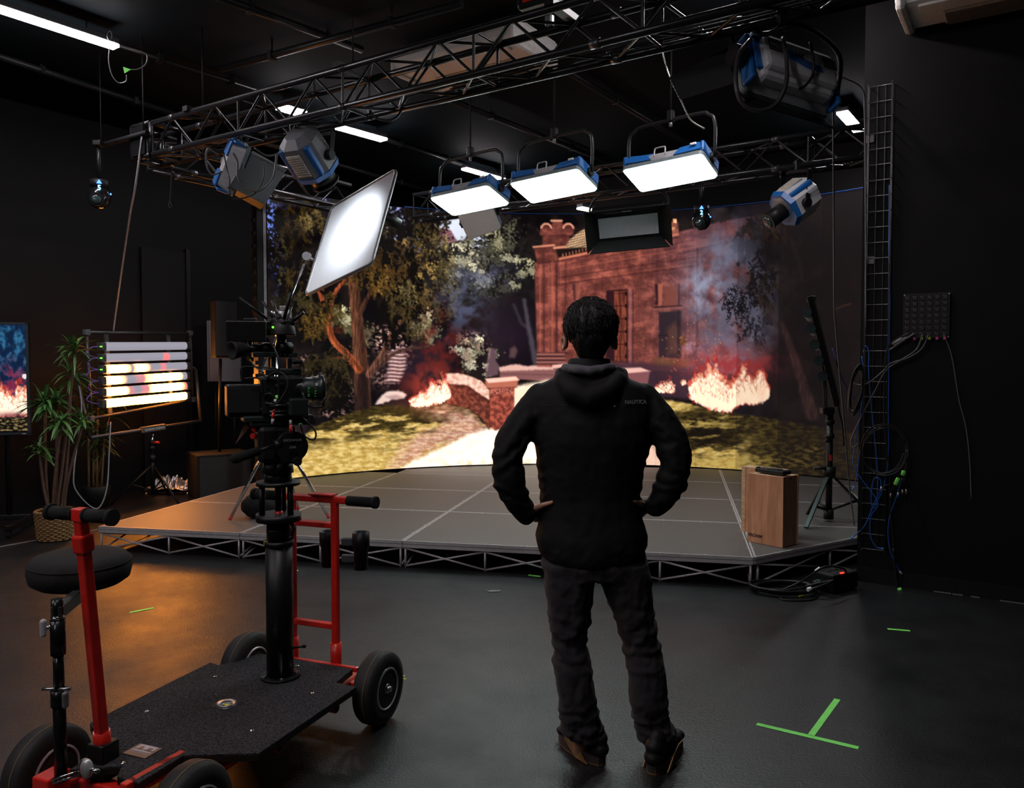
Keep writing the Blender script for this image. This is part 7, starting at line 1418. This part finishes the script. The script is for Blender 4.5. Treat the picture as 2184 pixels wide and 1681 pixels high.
m_ = [pts[-1], c+V((.15, -.12, .05)), c+V((.30, -.10, .10)), cp-a*.16, cp-a*.10]; sg = single('floor_cable_coil', MB().tube(spline(pts+m_, 3), .009, 8), bc, 'heavy black cable coiled on the floor in front of the power box', 'cable')
MB().cyl(G(1722, 1258, .06), G(1730, 1256, .065), .014, n=10).build('white_tape_band', WHT(), sg)
mb = MB(); mb.tube(spline([G(1655, 1264, .015), G(1700, 1245, .07), G(1728, 1228, .14), G(1752, 1212, .2), G(1775, 1208, .2), G(1800, 1214, .17), G(1806, 1226, .13)], 6), .007, 8); ob = single('power_lead', mb, bc, 'black lead arching over the floor coil with a white tag', 'cable'); MB().cyl(G(1739, 1219, .165), G(1749, 1212, .185), .011, n=10).build('white_tag', WHT(), ob)
mb = MB(); e_ = [G(1662, 1268, .008), G(1672, 1280, .006), G(1734, 1279, .006), G(1742, 1262, .008), G(1725, 1250, .012)]; mb.tube(spline(e_, 4), .005, 6); single('thin_cable', mb, bc, 'thin glossy black cable making a flat loop on the floor before the power box', 'cable')
mb = MB(); mb.tube(spline([G(1700, 1270, .01), G(1708, 1266, .012), G(1714, 1270, .01), G(1704, 1272, .01)], 5), .005, 6); single('cable_tie', mb, mat('yellow_tape', (.62, .60, .03), .6), 'small yellow cable tie on the floor coil', 'cable tie')
for i, (x, y, L) in enumerate(((2010, 1276, .10), (2042, 1280, .06), (2080, 1279, .05), (2160, 1297, .14))): p = WP(x, y, .03); p.z = .006; single('litter_scrap', MB().box(p, (L, .016, .006), (RB, RA, Z)), mat('scrap_grey', (.12, .115, .12), .5), ['longest pale scrap lying at the foot of the dark wall', 'small pale scrap second along the foot of the dark wall', 'tiny pale scrap third along the foot of the dark wall', 'pale strip at the foot of the dark wall near the frame edge'][i], 'scrap')
# cables and chains under the roof
def air(pts, r, m, label, name='hanging_cable', k=8): return single(name, MB().tube(spline([P(*p) for p in pts], k), r, 6), m, label, 'cable')
air([(1770, 152, 5.0), (1776, 200, 5.1), (1778, 420, 5.6), (1779, 640, 5.8), (1784, 720, 5.9), (1800, 900, 6.1), (1812, 1040, 6.3), (1822, 1120, 6.4)], .0055, mat('grey_lead', (.10, .095, .10), .45), 'thin dark cable hanging from the truss lamp past the tripod stand')
air([(1760, 146, 4.75), (1790, 162, 5.0), (1838, 188, 5.35), (1844, 240, 5.42), (1846, 400, 5.42), (1847, 700, 5.42)], .0055, gc, 'grey cable strung from the truss lamp to the top of the wire tray')
mb = MB(); ch = spline([chord_at(1412), P(1418, 132, 5.0), P(1430, 168, 5.0), P(1452, 214, 5.0), P(1468, 248, 5.0), P(1480, 262, 5.0), P(1503, 275, 5.0)], 14)
mb.tube(ch, [.0055 if i % 2 else .0025 for i in range(len(ch))], 6)
single('hanging_chain', mb, mat('chain_pale', (.45, .45, .43), .4, .6), 'thin pale bead chain hanging behind the dark lamp flap', 'chain')
air([(466, 330, 6.0), (443, 318, 6.0), (440, 350, 6.0), (452, 372, 6.0), (474, 366, 6.0)], .007, gc, 'cable loop hanging at the dark end of the front truss'); air([(497, 326, 6.0), (506, 345, 6.0), (507, 378, 5.95), (520, 398, 5.95), (545, 408, 5.95), (568, 398, 5.95), (584, 374, 5.95), (590, 330, 6.0)], .008, gc, 'thick cable loop hanging across the grey lamp flap')
air([(478, 330, 6.0), (484, 360, 6.0), (490, 386, 5.95), (490, 412, 5.95), (500, 424, 5.95), (528, 420, 5.95), (548, 408, 5.95), (562, 380, 5.95), (563, 345, 6.0)], .005, bc, 'thin cable loop hanging lowest across the grey lamp flap'); air([(543, 316, 6.0), (570, 332, 6.0), (600, 326, 6.0), (640, 310, 5.9)], .008, gc, 'cable slung between the flapped lamp and the spotlight')
air([(1600, 85, 4.25), (1575, 120, 4.2), (1570, 180, 4.15), (1585, 222, 4.15), (1620, 236, 4.15), (1655, 222, 4.15), (1676, 180, 4.15), (1678, 130, 4.2), (1670, 80, 4.25)], .012, mat('thick_cable', (.035, .032, .034), .4), 'thick dark cable loop hanging in front of the big blue and silver lamp'); air([(1728, 90, 4.3), (1735, 130, 4.3), (1733, 160, 4.3), (1718, 182, 4.3), (1705, 190, 4.3)], .008, bc, 'black cable plugged into the back of the big blue and silver lamp')
air([(234, 102, 6.3), (232, 128, 6.3), (238, 158, 6.3), (252, 176, 6.3), (268, 174, 6.3), (270, 160, 6.3)], .004, gc, 'looped cable hanging at the end of the long strip light'); o = air([(244, 88, 6.25), (270, 100, 6.3), (306, 112, 6.3), (314, 120, 6.3), (310, 138, 6.3), (292, 148, 6.3), (268, 148, 6.3)], .004, gc, 'second looped cable with a green tape flag by the long strip light'); q = P(268, 148, 6.27); MB().prism([q+V((-.02, 0, .02)), q+V((.04, 0, 0)), q+V((-.01, 0, -.03))], V((0, .004, 0))).build('green_tape_flag', GRN(), o)
MB_ = MB(); MB_.tube([P(234, 76, 6.3)+V((.018*cos(t), 0, .035*sin(t))) for t in [2*pi*k/20 for k in range(20)]], .004, 6, closed=True); single('wire_ring', MB_, gc, 'thin wire ring hanging above the end of the long strip light', 'wire ring')
air([(366, 356, 6.9), (364, 400, 6.9), (362, 428, 6.9), (359, 438, 6.9), (363, 443, 6.9), (366, 438, 6.9), (362, 430, 6.9)], .0035, bc, 'thin cord with a loop end hanging before the dark wall')
rr = random.Random(12)
def runs(a, b, off, n, label):                         # loose leads lying along a truss chord
    for i in range(n):
        pts = []; 
        for k in range(15): t = k/14; p = ta+td*(tl*(a+(b-a)*t))+tw*(off-.05+.045*i+rr.uniform(-.010, .010))+Z*(.030+rr.uniform(-.004, .008)); pts.append(p)
        single('truss_cable', MB().tube(spline(pts, 3), .007, 6), bc, label, 'cable', 'cables lying along the front truss')
runs(.03, .55, .13, 3, 'black cables lying along the inside of the front truss'); runs(.45, .97, .2, 3, 'black cables lying along the inside of the front truss')
air([(790, 236, 5.55), (800, 250, 5.55), (826, 257, 5.55), (846, 250, 5.55), (856, 236, 5.55)], .008, bc, 'black cable loop drooping under the middle of the front truss')
# chain hoist over the middle of the front truss
b = P(1152, 4, 4.95); o = thing('chain_hoist', 'black chain hoist with a red stripe above the middle of the front truss', 'hoist', b+Z*0); MB().box(b+Z*.06, (.26, .14, .20), (RB, RA, Z), .02).build('body', BLK(), o); MB().box(b-RA*.072+Z*-.005, (.16, .004, .018), (RB, RA, Z)).build('red_stripe', RED(), o); MB().box(b-RA*.072+Z*.03, (.14, .003, .03), (RB, RA, Z)).build('label_plate', mat('label_grey', (.12, .12, .12), .5), o)
MB().cyl(V((b.x, b.y, b.z+.15)), V((b.x, b.y, CEIL)), .012, n=8).build('hanging_rod', STL(), o); q = P(1172, 44, 4.9); MB().box(q, (.05, .04, .07), (RB, RA, Z), .01).build('hook_block', STL(), o); MB().cyl(q, V((q.x, q.y, b.z+.02)), .008, n=8).build('chain', STL(), o)
